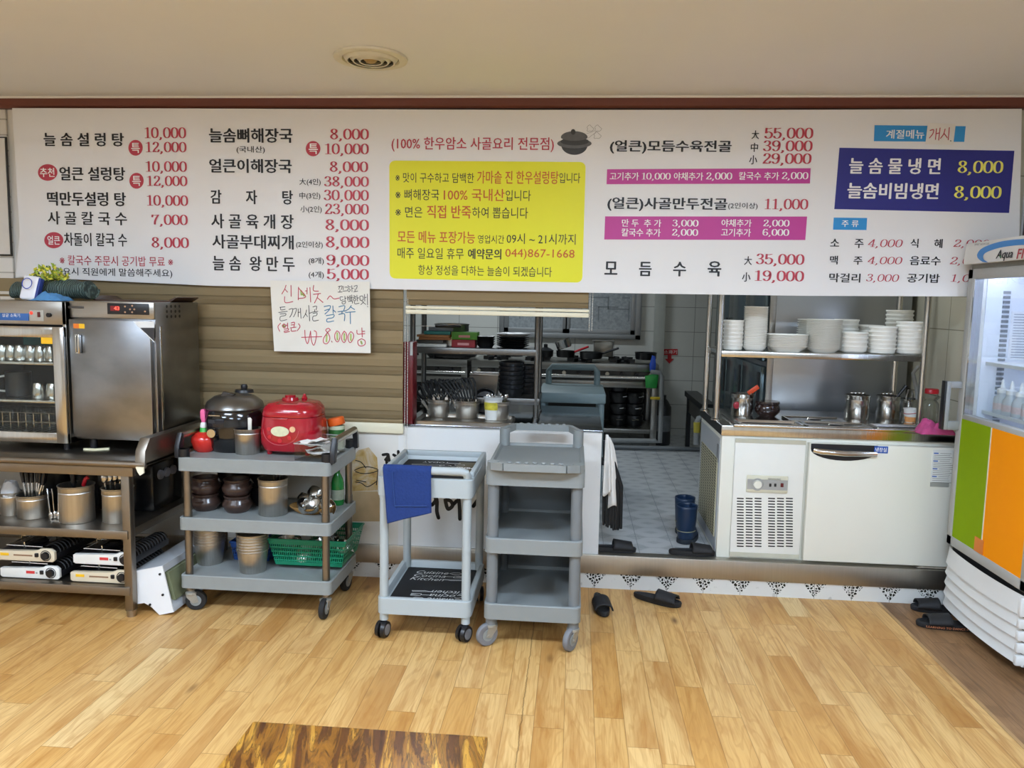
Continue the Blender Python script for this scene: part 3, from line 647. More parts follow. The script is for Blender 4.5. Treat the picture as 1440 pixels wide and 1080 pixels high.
# ------------------------------------------------------------------ steel worktable at the far end
TX0, TX1, TYF, TYB = -3.55, -2.13, 3.50, 4.16
t = thing('steel_worktable', 'long stainless worktable with two undershelves below the two steel cabinets', 'table', (-2.8, 3.83, 0))
mb = MB().box(TX0, TYF-.035, .775, TX1+.105, TYB, .795, .004).tube([(TX0, TYF-.03, .782), (TX1+.10, TYF-.03, .782)], .018, 10)
mb.build('tabletop', m_sth, t, world=True)
MB().box(TX0, TYF-.005, .715, TX1+.02, TYF+.02, .775, .002).build('apron', m_sth, t, world=True)
MB().prism([(TYF-.045, .775), (TYF-.035, .85), (TYF+.01, .905), (TYB, .905), (TYB, .775)], TX1+.055, TX1+.105, 'yz', .003).build('splash_guard', m_sth, t, world=True)
for z, nm in ((.44, 'shelf'), (.155, 'shelf')):
    MB().box(TX0, TYF, z-.042, TX1-.02, TYB, z, .003).build(nm, m_sth, t, world=True)
for x, y in ((TX1-.03, TYF+.03), (TX1-.03, TYB-.03), (TX0+.05, TYF+.03), (TX0+.05, TYB-.03)):
    lg = MB().box(x-.021, y-.021, .03, x+.021, y+.021, .775, .004).build('leg', m_sth, t, world=True)
    MB().cyl((x, y, .0), (x, y, .035), .022, .026, 14).build('foot', m_st, lg, world=True)
p = gz(225, 655, .775)
MB().prism([(-.02, .0), (.02, .0), (.02, -.028), (.0, -.04), (-.012, -.022)], -.004, .004, 'xz').build('torn_tape', M('masking_tape', 'e6dfc6', .7), t, loc=(TX1+.085-(-2.8), TYF-.05-3.83, .775))

# cup sterilizer cabinet (glass door)
SX0, SX1, SYF, SYB, SZ0, SZ1 = -3.12, -2.53, 3.66, 4.12, .835, 1.548
t = thing('cup_sterilizer', 'steel cup sterilizer cabinet with a glass door and blue name strip', 'cabinet', (-2.82, 3.9, .795))
mb = MB()
for b in ((SX0, SYF, SZ0, SX0+.02, SYB, SZ1), (SX1-.02, SYF, SZ0, SX1, SYB, SZ1), (SX0, SYF, SZ1-.115, SX1, SYB, SZ1), (SX0, SYF, SZ0, SX1, SYB, SZ0+.03)): mb.box(*b, .002)
mb.build('body', m_st, t, world=True)
MB().box(SX0+.02, SYB-.02, SZ0+.03, SX1-.02, SYB, SZ1-.115).box(SX0+.0201, SYF+.004, SZ0+.0301, SX0+.024, SYB-.02, SZ1-.116).box(SX1-.024, SYF+.004, SZ0+.0301, SX1-.0201, SYB-.02, SZ1-.116).box(SX0+.024, SYF+.004, SZ1-.119, SX1-.024, SYB-.02, SZ1-.1155).build('inner_liner', m_dark, t, world=True)  # dark lining added over the steel inner faces for the inside's shade
fz0, fz1 = SZ0, SZ1-.125
dr = MB().box(SX0, SYF-.025, fz1-.055, SX1, SYF-.001, fz1, .006).box(SX0, SYF-.025, fz0, SX1, SYF-.001, fz0+.055, .006).box(SX1-.06, SYF-.026, fz0, SX1, SYF-.001, fz1, .006).box(SX0, SYF-.025, fz0, SX0+.06, SYF-.001, fz1, .006).build('door', m_stp, t, world=True)
MB().box(SX0+.055, SYF-.018, fz0+.05, SX1-.055, SYF-.013, fz1-.05).build('glass', m_glass, dr, world=True)
a, b = at(55, 468, SYF-.03), at(70, 481, SYF-.03)
MB().box(a.x, SYF-.0185, b.z-.01, b.x+.012, SYF-.0181, b.z+.03).build('sticker', m_label_y, dr, world=True)
for py in (508, 561):
    z = at(40, py, SYF+.05).z; MB().box(SX0+.02, SYF+.012, z-.014, SX1-.02, SYF+.03, z, .002).box(SX0+.02, SYF+.03, z-.008, SX1-.02, SYB-.02, z-.002).build('wire_shelf' if py > 520 else 'shelf', m_stp, t, world=True)
MB().box(SX0+.05, SYB-.05, at(40, 508, SYF+.05).z, SX1-.03, SYB-.03, fz1-.03).build('teal_mesh', M('teal_mesh', '1c8a80', .6), t, world=True)
a, b = at(0, 440, SYF), at(41, 451, SYF)
MB().box(SX0+.08, SYF-.003, b.z, b.x, SYF+.001, a.z, .001).build('name_strip', M('blue_label', '2b5c9e', .5), t, world=True)
T_ = [k for k in kids(t) if k.name.startswith('name_strip')][0]
text('살균 소독기', (3, 441, 28, 446), SYF-.0045, m_w, T_, .0)
pl_ = MB().box(at(42, 446, SYF).x, SYF-.004, at(42, 451, SYF).z, at(62, 446, SYF).x, SYF+.001, at(42, 436, SYF).z, .001).build('switch_plate', M('grey_plate', 'a8a49a', .4), t, world=True)
c = at(45, 440, SYF); MB().ball((c.x, SYF-.006, c.z), .008, .004, .008).build('red_lamp', M('red_lamp', 'ff3528', .3, emit=1.2, var=0), pl_, world=True)
c = at(56, 442, SYF); MB().box(c.x-.006, SYF-.012, c.z-.014, c.x+.006, SYF-.003, c.z+.012, .002).build('rocker_switch', M('dark_red_plastic', '5b1418', .35), pl_, world=True)
c = at(70, 443, SYF); MB().cyl((c.x, SYF, c.z), (c.x, SYF-.014, c.z), .011, seg=14).build('knob', m_blk, t, world=True)
for x in (SX0+.05, SX1-.05):
    for y in (SYF+.04, SYB-.04): MB().cyl((x, y, .795), (x, y, SZ0), .016, seg=12).build('foot', m_blk, t, world=True)
z1 = at(40, 508, SYF+.05).z; z2 = at(40, 561, SYF+.05).z
pc = None
for i, px in enumerate((5, 16, 29, 44, 58, 72)):
    x = at(px, 500, SYF+.10).x; lab = 'upturned steel cup, %s of the row on the sterilizer top shelf' % ORD[i]
    if pc is None:
        pc = thing('steel_cup', lab, 'cup', (x, SYF+.10, z1), 0, 'steel cups in the sterilizer')
        MB().lathe([(.036, 0), (.037, .002), (.030, .075), (.027, .08), (0, .08)], seg=20).build('body', m_stp, pc)
    else: dup(pc, (x, SYF+.10+.004*(i % 2), z1), 0, lab)
for i, (px, nm) in enumerate(((55, 'beside the dark mug'), (75, 'next to the door frame'))):
    dup(pc, (at(px, 550, SYF+.1).x, SYF+.10, z2), 0, 'upturned steel cup on the sterilizer middle shelf '+nm)
t = thing('mug', 'dark mug with a pale curved handle on the sterilizer middle shelf', 'mug', (at(20, 550, SYF+.16).x+.02, SYF+.17, z2))
MB().lathe([(0, 0), (.06, 0), (.062, .01), (.062, .125), (.058, .125), (.056, .01), (0, .008)], seg=24).build('body', m_blkpot, t)
MB().tube([(-.055, -.03, .105), (-.075, -.05, .10), (-.082, -.055, .065), (-.072, -.05, .03), (-.055, -.03, .025)], .006, 8).build('handle', M('pale_ceramic', 'c9c4ba', .3), t)
t = thing('glass_rack', 'wire basket with upturned drinking glasses at the sterilizer bottom', 'basket', (-2.8, SYF+.14, SZ0+.03))
mb = MB()
for z in (.01, .06, .11): mb.tube([(-.26, -.09, z), (.21, -.09, z), (.21, .15, z), (-.26, .15, z)], .003, 6, True)
for k in range(12): mb.tube([(-.26+k*.0425, .15, .01), (-.26+k*.0425, -.09, .01), (-.26+k*.0425, -.09, .11)], .002, 5)
mb.build('wire_basket', m_chr, t)
g0 = None
for i in range(10):
    loc = (-3.02+.1*(i % 5), SYF+.10+.11*(i//5), SZ0+.045)
    lab = 'upturned drinking glass in the sterilizer wire basket, %s of the %s row' % (ORD[i % 5], ('front', 'back')[i//5])
    if g0 is None:
        g0 = thing('drinking_glass', lab, 'glass', loc, 0, 'glasses in the wire basket'); MB().lathe([(.036, 0), (.034, .10), (.031, .105), (0, .105)], seg=18).build('body', m_glass, g0)
    else: dup(g0, loc, 0, lab)

# steel warming cabinet
HX0, HX1, HYF, HYB, HZ0, HZ1 = -2.522, -2.082, 3.69, 4.13, .853, 1.553
t = thing('warming_cabinet', 'tall steel warming cabinet with digital red display and a smudged door', 'cabinet', (-2.3, 3.9, .795))
MB().box(HX0, HYF, HZ0, HX1, HYB, HZ1, .004).build('body', m_stdoor, t, world=True)
d0, d1 = at(95, 448, HYF), at(219, 617, HYF)
dr = MB().box(HX0+.006, HYF-.032, d1.z, HX1-.012, HYF-.002, d0.z, .005).build('door', m_stdoor, t, world=True)
a, b = at(105, 470, HYF-.04), at(114, 497, HYF-.04)
MB().box(a.x, HYF-.037, b.z, b.x, HYF-.030, a.z, .002).build('handle_plate', m_dark, dr, world=True)
MB().box(b.x-.012, HYF-.052, b.z, b.x, HYF-.032, a.z, .003).box(a.x, HYF-.042, b.z, a.x+.008, HYF-.032, a.z, .002).box(a.x, HYF-.042, a.z-.006, b.x, HYF-.032, a.z).box(a.x, HYF-.042, b.z, b.x, HYF-.032, b.z+.006).build('handle', m_stp, dr, world=True)
a, b = at(103, 455, HYF-.033), at(119, 462, HYF-.033)
MB().box(a.x, HYF-.0332, b.z, (a.x+b.x)/2, HYF-.0325, a.z).mat(1).box((a.x+b.x)/2, HYF-.0332, b.z, b.x, HYF-.0325, a.z).build('sticker', [m_label_o, m_label_y], dr, world=True)
sk = poly('corner_sticker', [(187, 452), (217, 452), (217, 482)], M('white_vinyl', 'dcdcda', .5, var=0), dr, HYF-.0335)
poly('sticker_print', [(197, 461), (217, 461), (217, 480)], M('dark_print', '2c2a2c', .5, var=0), dr, HYF-.0345)
mb = MB().box(HX0, HYF-.012, d0.z+.006, HX1, HYF, HZ1, .003); mb.build('header', m_st, t, world=True)
a, b = at(151, 426, HYF-.012), at(210, 443, HYF-.012)
cp = MB().box(a.x, HYF-.016, b.z, b.x, HYF-.011, a.z, .002).build('control_panel', m_blk, t, world=True)
MB().box(at(158, 430, HYF).x, HYF-.0175, at(158, 437, HYF).z, at(170, 430, HYF).x, HYF-.0155, at(158, 430, HYF).z).build('display', M('red_display', '7a1418', .3, var=0), cp, world=True)
text('43', (160, 431, 168, 436), HYF-.0185, M('red_digits', 'ff5a48', .4, emit=1.5, var=0), cp, .02)
for px, py in ((176, 431), (176, 439), (186, 430), (183, 435), (189, 435), (186, 439), (204, 438)):
    c = at(px, py, HYF-.016); MB().cyl((c.x, HYF-.018, c.z), (c.x, HYF-.0155, c.z), .0045, seg=10).build('button', M('tan_button', 'b58a6a', .4, var=0), cp, world=True)
a, b = at(96, 430, HYF-.012), at(118, 434, HYF-.012); MB().box(a.x, HYF-.0145, b.z, b.x, HYF-.011, a.z, .001).build('name_plate', M('dark_name_plate', '3c3835', .4), t, world=True)
mb = MB()
for i in range(4):
    for j in range(3):
        y = 3.80+.042*i; z = 1.533-.026*j; mb.cyl((HX1-.001, y, z), (HX1+.0015, y, z), .008, seg=8)
mb.build('vent_holes', m_dark, t, world=True)
MB().box(HX1, HYF+.035, HZ0+.01, HX1+.004, HYF+.05, HZ1-.12, .001).build('side_trim', m_stp, t, world=True)
for x in (HX0+.06, HX1-.06):
    for y in (HYF+.05, HYB-.05): MB().cyl((x, y, .795), (x, y, HZ0), .018, seg=12).build('foot', m_blk, t, world=True)
t = thing('cardboard_wedge', 'cream folded card wedged under the warming cabinet front edge', 'card', (-2.42, 3.68, .795))
MB().prism([(-.06, .0), (.0, .0), (.055, .035), (.05, .05), (-.005, .012), (-.06, .012)], .796-.795, .806-.795, 'xy').build('card', M('cream_card', 'd8d2b0', .7), t)

# on top of the cabinets
px = at(75, 400, 3.86); zt = SZ1
t = thing('stone_planter', 'dark green carved stone trough planter with a yellow-green bush on the cabinet top', 'planter', (px.x, 3.86, zt))
def trough(u, v):
    a = 2*PI*v; x = (u-.5)*.42; bl = 1-.18*abs(2*u-1)**3
    return Vector((x+.01*math.sin(5*v+u*3), math.cos(a)*.07*bl, .055+math.sin(a)*.052*bl+.006*math.sin(17*u+9*v)+.012*(u-.4)))
def trough2(u, v):
    p = trough(u, v); p.z = max(0.0, p.z); return p
n = NT('carved_green_stone', .6); wv = n.N.new('ShaderNodeTexWave'); n.L.new(n.P, wv.inputs['Vector']); wv.inputs['Scale'].default_value = 28; wv.inputs['Distortion'].default_value = 7; wv.inputs['Detail'].default_value = 2
n.color(n.ramp(wv.outputs['Fac'], [(0, '2c3a36'), (.7, '3d4f4a'), (1, '5f726c')])); n.bump(wv.outputs['Fac'], .5, .006); m_stone = n.m
mb = MB().grid(trough2, 26, 20); 
for e in (0, 1):
    vs = [mb.bm.verts.new(trough2(e, k/20)) for k in range(20)]; mb._f(vs)
mb.build('trough', m_stone, t)
mb = MB(); rn = random.Random(3)
for k in range(230):
    a = rn.uniform(0, 2*PI); q = .105*math.sqrt(rn.random()); c = Vector((.0+q*math.cos(a)-.01, -.01+q*math.sin(a)*.6, .10+rn.random()*.085*(1-(q/.12)**2)+.01))
    d = Vector((rn.uniform(-1, 1), rn.uniform(-1, .6), rn.uniform(.1, 1))).normalized(); s_ = d.orthogonal().normalized(); L_ = rn.uniform(.016, .03)
    mb.mi = 0 if rn.random() < .48 else (1 if rn.random() < .7 else 2)
    v = [mb.bm.verts.new(c-d*L_*.5), mb.bm.verts.new(c+s_*L_*.3), mb.bm.verts.new(c+d*L_*.6), mb.bm.verts.new(c-s_*L_*.3)]; mb._f(v)
mb.build('foliage', [M('yellow_leaf', 'e2d84a', .6, var=.1), M('lime_leaf', '9bb040', .6, var=.1), M('green_leaf', '566b2e', .6, var=.1)], t, flat=True)
c = at(37, 421, 3.71)
t = thing('hand_sanitizer_case', 'white rounded plastic case with a blue ring leaning on the stone planter', 'case', (c.x, 3.72, zt), 0)
mb = MB().box(-.044, -.012, 0, .044, .018, .125, .012, 3); bmesh.ops.rotate(mb.bm, cent=(0, 0, 0), matrix=Matrix.Rotation(R(-14), 3, 'X') @ Matrix.Rotation(R(6), 3, 'Y'), verts=mb.bm.verts)
zmin = min(v.co.z for v in mb.bm.verts); bmesh.ops.translate(mb.bm, vec=(0, 0, -zmin), verts=mb.bm.verts); mb.build('case', [M('glossy_white', 'e8e8ee', .3, var=.01)], t)
mb = MB().tube([(.006+.026*math.cos(a*PI/12), -.0125+.0165+.005*math.sin(a*PI/12)-.012, .088+.026*math.sin(a*PI/12)) for a in range(24)], .0022, 6, True); mb.build('blue_ring', M('blue_ring', '2340a8', .4, var=0), t)
mb = MB().box(.038, -.01, .005, .052, .02, .118, .004); bmesh.ops.rotate(mb.bm, cent=(0, 0, 0), matrix=Matrix.Rotation(R(-14), 3, 'X') @ Matrix.Rotation(R(6), 3, 'Y'), verts=mb.bm.verts); mb.build('blue_back', M('blue_back', '2a3f8c', .4), t, loc=(0, 0, -zmin))
def crumple(w_, d_, h_, seed, folds=3.0):
    return lambda u, v: Vector(((u-.5)*w_*(1+.12*mnoise.noise((u*3, v*3, seed))), (v-.5)*d_*(1+.12*mnoise.noise((u*3, v*3, seed+9))),
        max(.002, h_*(1-max(abs(2*u-1), abs(2*v-1))**2.2)*(.55+.75*abs(mnoise.noise((u*folds, v*folds, seed+3)))+.25*mnoise.noise((u*9, v*9, seed))))+.002))
c = at(68, 418, 3.71)
t = thing('blue_cloth', 'crumpled light blue cleaning cloth on the cabinet top beside the white case', 'cloth', (c.x+.01, 3.72, zt))
MB().grid(crumple(.17, .10, .055, 2.2, 2.5), 26, 20).build('cloth', M('blue_microfibre', '4f86b8', .85, var=.08, scale=60, bump=.2), t, ang=60, solid=.002)
c = at(183, 424, 3.88)
t = thing('wooden_tray', 'long dark brown wooden tray lying on the warming cabinet top', 'tray', (c.x+.02, 4.0, HZ1))
MB().prism([(-.215, .0), (.195, .0), (.235, .026), (.225, .028), (.188, .008), (-.208, .008), (-.24, .028), (-.25, .026)], -.12, .12, 'xz').build('tray', M('walnut_lacquer', '4a352b', .3, var=.15, scale=5, stretch=(1, 8, 8)), t)

# ------------------------------------------------------------------ canisters on the worktable's shelf
zs = .44
t, r, h = canister('steel_canister', 'small steel canister holding a clear crumpled plastic bag on the worktable shelf', 'canister', (3, 31, 695, 727), zs)
MB().grid(lambda u, v: Vector((r*1.0*math.cos(2*PI*u)*(1-.5*v)*(1+.2*mnoise.noise((u*4, v*4, 1))), r*math.sin(2*PI*u)*(1-.5*v)*(1+.2*mnoise.noise((u*4, v*4, 5))), h-.02+.075*v+.015*mnoise.noise((u*7, v*3, 2)))), 24, 6).build('plastic_bag', M('frosted_bag', 'd9dadb', .35, var=.05, alpha=.8), t)
t, r, h = canister('steel_canister', 'steel canister of black-handled spatulas on the worktable shelf', 'canister', (27, 69, 700, 732), zs)
rn = random.Random(5)
for i in range(7):
    x = r*.75*(i/6*2-1); u = thing('spatula', 'black-handled spatula standing in the steel canister, %s from the worktable end' % ORD[6-i], 'spatula', (t.location.x+x*.8, t.location.y+rn.uniform(-.02, .03), zs+.01), 0, 'spatulas in the canister')
    MB().tube([(0, 0, 0), (x*.1, 0, h), (x*.35, .01, h+.055)], .006, 8).build('shaft', m_stp, u)
    MB().tube([(x*.3, .009, h+.04), (x*.45, .012, h+.09), (x*.6, .015, h+.145)], [.008, .011, .009], 8).build('handle', m_blk, u)
# a bundle of spoons between the canisters
c = gz(82, 730, zs)
for i in range(6):
    u = thing('steel_spoon', 'steel spoon standing upright in the bundle between two canisters, %s in the bundle' % ORD[i], 'spoon', (c.x-.035+.014*i, 3.64+.012*(i % 3), zs), rn.uniform(-.4, .4), 'upright spoons')
    MB().tube([(0, 0, 0), (.004*(i-2), .0, .10), (.010*(i-2), .01, .155)], [.004, .003, .004], 6).ball((0, 0, .02), .013, .006, .02, 10, 6).build('spoon', m_stp, u)
t, r, h = canister('steel_canister', 'large steel canister with a red ladle handle on the worktable shelf', 'canister', (86, 133, 687, 739), zs)
for i, (x, y, mt, nm) in enumerate(((.03, .0, m_red, 'red'), (-.02, .03, m_blk, 'black'), (.0, -.02, m_blk, 'short black'))):
    u = thing('ladle', '%s handled ladle standing in the large steel canister' % nm, 'ladle', (t.location.x+x, t.location.y+y, zs+.01))
    MB().tube([(0, 0, 0), (x*.3, 0, h-.01)], .005, 8).build('shaft', m_stp, u)
    MB().tube([(x*.3, 0, h-.015), (x*.8, -.005, h+.02), (x*1.2, .0, h+.03+.01*i)], .010, 10).build('handle', mt, u)
t, r, h = canister('steel_canister', 'narrow steel canister of tongs and spoons behind the worktable leg', 'canister', (146, 188, 690, 738), zs)
for i in range(6):
    x = r*(.6*(i/5*2-1)); u = thing('serving_spoon', 'steel serving spoon head up in the narrow canister, %s from its front' % ORD[i], 'spoon', (t.location.x+x*.6, t.location.y-.03+.012*i, zs+.01), 0, 'serving spoons')
    MB().tube([(0, 0, 0), (x*.5, 0, h+.035)], .0045, 6).ball((x*.5, -.004, h+.04), .017, .008, .025, 12, 8).build('spoon', m_stp, u)
t = thing('black_cabinet', 'black appliance with three round grey knobs on the worktable shelf', 'appliance', (-2.36, 3.98, zs))
MB().box(-.16, -.14, 0, .155, .16, .255, .012).build('body', M('gloss_black', '101012', .22, var=.05), t)
for y in (-.075, -.01, .055): MB().cyl((.155, y, .19), (.168, y, .19), .026, .024, 20).build('knob', M('grey_knob', '77757a', .45), t)
mb = MB()
for x in (-2.85, -2.62):
    u = thing('stock_pot', 'black lidded pot at the back of the worktable shelf, %s' % ('behind the plastic bag' if x < -2.7 else 'behind the large canister'), 'pot', (x, 4.0, zs))
    MB().lathe([(0, 0), (.09, 0), (.105, .03), (.105, .17), (.112, .175), (.11, .19), (0, .225)], seg=24).build('body', m_blkpot, u)
    MB().ball((0, 0, .23), .018, .018, .014).build('lid_knob', m_stp, u)

# portable gas stoves, two stacks of two
def stove(loc, label, tone, ylab):
    t = thing('gas_stove', label, 'stove', loc, 0, 'portable gas stoves under the worktable')
    W, Dp = .315, .34; m_b = M('stove_'+tone, {'white': 'e3e2dc', 'cream': 'd9ccb2'}[tone], .35, var=.03)
    MB().box(0, .015, .012, W, Dp, .048, .006).build('body', M('stove_black', '1b1a1c', .3, var=.1), t)
    fr = MB().prism([(0, .012), (.012, .005), (W-.012, .005), (W, .016), (W, .058), (W-.02, .072), (W-.075, .072), (W-.1, .056), (.01, .056), (0, .05)], 0, .02, 'xz', .004).build('front_panel', m_b, t)
    MB().cyl((W-.045, .002, .038), (W-.045, -.014, .038), .021, .018, 20).build('knob', m_blk, fr)
    MB().tube([(W-.045+.026*math.cos(a*PI/10), -.0005, .038+.026*math.sin(a*PI/10)) for a in range(20)], .0022, 5, True).build('dial_ring', m_dark, fr)
    MB().box(W-.10, -.008, .03, W-.082, .002, .05, .003).build('lever', m_blk, fr)
    MB().box(.03 if ylab else .14, -.001, .03, .075 if ylab else .185, .0005, .044).build('label', m_label_y if ylab else M('red_label', 'd0383a', .5, var=0), fr)
    MB().box(.10 if ylab else .19, -.001, .031, .20, .0005, .039).build('caption', M('brown_print', '8a6a50', .5, var=0) if ylab else M('grey_caption', '9b9a98', .5, var=0), fr)
    MB().lathe([(0, .05), (.045, .052), (.05, .058), (.035, .066), (.03, .075), (0, .077)], (.115, .17, 0), 24).build('burner', M('burner_iron', '2e2c2c', .4, .6, var=.1), t)
    mb = MB().tube([(.02, .06, .062), (.02, .28, .062), (.21, .28, .062), (.21, .06, .062)], .004, 6, True)
    for q in ((.02, .17), (.21, .17), (.115, .06), (.115, .28)): mb.tube([(q[0], q[1], .05), (q[0], q[1], .08), (.115+(q[0]-.115)*.45, .17+(q[1]-.17)*.45, .08)], .004, 6)
    mb.build('grate', m_chr, t)
    cv = MB().grid(lambda u, v: Vector((W-.043+.041*math.cos(PI*v), .022+(Dp-.03)*u, .045+.036*math.sin(PI*v))), 2, 10).build('canister_cover', M('dark_chrome', '4a4442', .22, .9, var=.05), t)
    mb = MB()
    for k in range(11): mb.tube([(W-.043+.043*math.cos(PI*v/8), .05+k*.026, .045+.038*math.sin(PI*v/8)) for v in range(9)], .0035, 5)
    mb.build('cover_ribs', m_dark, cv); return t
def sx(px, py, Y): return at(px, py, Y).x
stove((sx(101, 800, 3.55), 3.535, .155), 'cream gas stove with yellow label, lower of the stack beside the table leg', 'cream', True)
stove((sx(103, 778, 3.55)+.004, 3.54, .245), 'white gas stove with red label, upper of the stack beside the table leg', 'white', False)
stove((sx(84, 800, 3.55)-.315, 3.545, .155), 'white gas stove with red label, lower of the stack farther from the table leg', 'white', False)
stove((sx(78, 778, 3.55)-.315, 3.54, .245), 'cream gas stove with yellow label, upper of the stack farther from the table leg', 'cream', True)

# white metal housing on the floor
t = thing('white_metal_housing', 'white sheet-metal housing with screwed end plate lying on the floor under the worktable end', 'housing', (-2.0, 3.75, 0))
e = [at(x, y, 3.56) for x, y in ((194.5, 801), (237, 793), (253, 858), (233, 862), (222, 851), (212, 845), (199, 847))]
zo = min(p.z for p in e); E = [(p.x, p.z-zo) for p in e]
MB().prism(E, 3.555, 3.562, 'xz').build('end_plate', m_whm, t, world=True)
MB().prism([E[0], E[1], (E[1][0]+.006, E[1][1]-.035), (E[1][0]-.03, E[1][1]-.03), (E[1][0]+.0, E[1][1]-.16), (E[2][0]-.005, E[2][1]+.03), E[2], E[3], (E[3][0]-.01, E[3][1]+.02), (E[6][0]+.01, E[6][1]+.02), E[6]], 3.564, 4.12, 'xz').build('housing', M('grey_white_enamel', 'b9bcc0', .4, var=.03), t, world=True)
MB().prism([(E[1][0]-.025, E[1][1]-.035), (E[1][0]+.012, E[1][1]-.045), (E[2][0]-.006, E[2][1]+.05), (E[2][0]-.03, E[2][1]+.05)], 3.59, 4.08, 'xz').build('filter_pad', M('grey_green_felt', '7b8060', .9, var=.15), t, world=True)
for x, y in ((236, 807), (240, 836), (222, 850), (199, 847), (196, 802)):
    c = at(x-3, y-2, 3.553); MB().cyl((c.x, 3.556, c.z-zo), (c.x, 3.549, c.z-zo), .006, seg=8).build('screw', m_blk, t, world=True)

t.location.x -= .03
# ------------------------------------------------------------------ castors shared by the carts
def caster(par, x, y, zt, rad, wid, ang=0.0, style='plate', mt=None):
    """swivel castor whose stem top is at height zt; local to par"""
    ca = math.cos(ang); sa = math.sin(ang); ox, oy = x-.022*ca, y-.022*sa
    ww = MB().lathe([(0, -wid/2), (rad*.55, -wid/2), (rad*.62, -wid/2-.002), (rad*.92, -wid/2), (rad, -wid*.28), (rad, wid*.28), (rad*.92, wid/2), (rad*.62, wid/2+.002), (rad*.55, wid/2), (0, wid/2)], seg=28)
    bmesh.ops.rotate(ww.bm, cent=(0, 0, 0), matrix=Matrix.Rotation(R(90), 3, 'X'), verts=ww.bm.verts)
    bmesh.ops.rotate(ww.bm, cent=(0, 0, 0), matrix=Matrix.Rotation(ang, 3, 'Z'), verts=ww.bm.verts)
    bmesh.ops.translate(ww.bm, vec=(ox, oy, rad), verts=ww.bm.verts)
    fk = MB()
    if style == 'plate':
        fk.cyl((x, y, zt-.028), (x, y, zt), .016, seg=14).lathe([(0, -.002), (.030, -.002), (.030, .008), (.018, .014), (0, .014)], (x, y, zt-.042), 18)
        for s_ in (-1, 1):
            d = s_*(wid/2+.006)
            P = [(.024, zt-.04), (-.024, zt-.04), (-.028-.008, rad-.006), (-.022+.012, rad-.012), (.02, zt-.058)]
            vs = []
            for e in (d-.0015, d+.0015): vs.append([fk.bm.verts.new((x+u*ca-e*sa, y+u*sa+e*ca, z)) for u, z in P])
            fk._f(vs[0][::-1]); fk._f(vs[1])
            for i in range(5): fk._f([vs[0][i], vs[0][(i+1) % 5], vs[1][(i+1) % 5], vs[1][i]])
        fk.cyl((ox+sa*(wid/2+.011), oy-ca*(wid/2+.011), rad), (ox-sa*(wid/2+.011), oy+ca*(wid/2+.011), rad), .006, seg=10)
    else:
        fk.cyl((x, y, rad*1.2), (x, y, zt), .011, seg=12).lathe([(0, 0), (.018, 0), (.018, .02), (0, .02)], (x, y, rad*1.75), 14)
    c = fk.build('caster', M('zinc_plate', 'a9a69c', .5, .55, var=.08) if style == 'plate' else m_blk, par)
    ww.build('wheel', mt or m_rub, c)
    hub = MB().cyl((ox+sa*(wid/2+.003), oy-ca*(wid/2+.003), rad), (ox-sa*(wid/2+.003), oy+ca*(wid/2+.003), rad), rad*.52, seg=20).build('hub', m_gry if style == 'plate' else m_dgry, c)
    return c

# ------------------------------------------------------------------ grey service cart with rice cookers
CX0, CX1, CYF, CYB = -1.945, -1.168, 3.60, 4.06
t = thing('service_cart', 'grey three-shelf service cart with black side handles loaded with rice cookers', 'cart', ((CX0+CX1)/2, (CYF+CYB)/2, 0))
for z0, z1 in ((.728, .796), (.428, .492), (.128, .196)):
    MB().tray(CX0, CYF, z0, CX1, CYB, z1, .012, z1-.007, .025).build('shelf', m_gry, t, world=True)
for x in (CX0+.035, CX1-.035):
    for y in (CYF+.035, CYB-.035):
        MB().cyl((x, y, .11), (x, y, .74), .019, seg=16).cyl((x, y, .49), (x, y, .53), .021, seg=16).build('post', m_sth, t, world=True)
lp = t.location
for x, y, a in ((CX0+.04, CYF+.04, R(180)+.25), (CX1-.04, CYF+.04, R(88)), (CX0+.04, CYB-.04, R(170)), (CX1-.04, CYB-.04, R(80))):
    caster(t, x-lp.x, y-lp.y, .13, .052, .026, a)
for x, s_ in ((CX0+.025, -1), (CX1-.025, 1)):
    h_ = None
    for y, e in ((CYF+.03, 1), (CYB-.03, -1)):
        hb = MB().cyl((x, y, .78), (x, y, .835), .027, seg=16)
        hb.prism([(y-.018*1, .79), (y+.018, .79), (y+.018+e*.01, .86), (y+e*.035+.014, .905), (y+e*.03-.014, .91), (y-.016, .85)], x+s_*.03-.013, x+s_*.03+.013, 'yz', .004)
        hb.box(min(x-.012, x+s_*.04), y-.014, .80, max(x+.012, x+s_*.04), y+.014, .835)
        h_ = hb.build('handle_bracket', m_blk, t, world=True) if e > 0 or h_ is None else (hb.build('handle_bracket', m_blk, t, world=True) and h_)
    MB().tube([(x+s_*.03, CYF+.06, .895), (x+s_*.03, CYB-.06, .895)], .017, 14).build('handle_tube', m_st, h_, world=True)
zt = .789
# black pressure rice cooker
x, y, r, h = place(288, 374, 548, 634, zt)
t = thing('rice_cooker', 'gloss black pressure rice cooker with a silver lid beside the red cooker', 'rice cooker', (at(331, 600, CYB-.165).x, CYB-.165, zt))
r = .155
gb = M('gloss_black_shell', '0e0e11', .12, var=.03, coat=.6)
bd = MB().lathe([(0, 0), (r*.78, 0), (r*.92, .03), (r*1.0, .09), (r*1.0, .165), (r*.95, .205), (r*.90, .218), (0, .218)], seg=40, sy=1.0).build('body', gb, t)
ld = MB().lathe([(r*.93, .216), (r*.96, .224), (r*.90, .252), (r*.66, .282), (r*.3, .297), (0, .299)], seg=40).build('lid', M('pewter_lid', '77746f', .28, .85, var=.04), t)
MB().prism([(-.035, .272), (.02, .287), (.03, .300), (-.03, .312), (-.04, .297)], -.075, -.045, 'xz', .004).build('lid_latch', M('dark_pewter', '4b4846', .25, .7), ld)
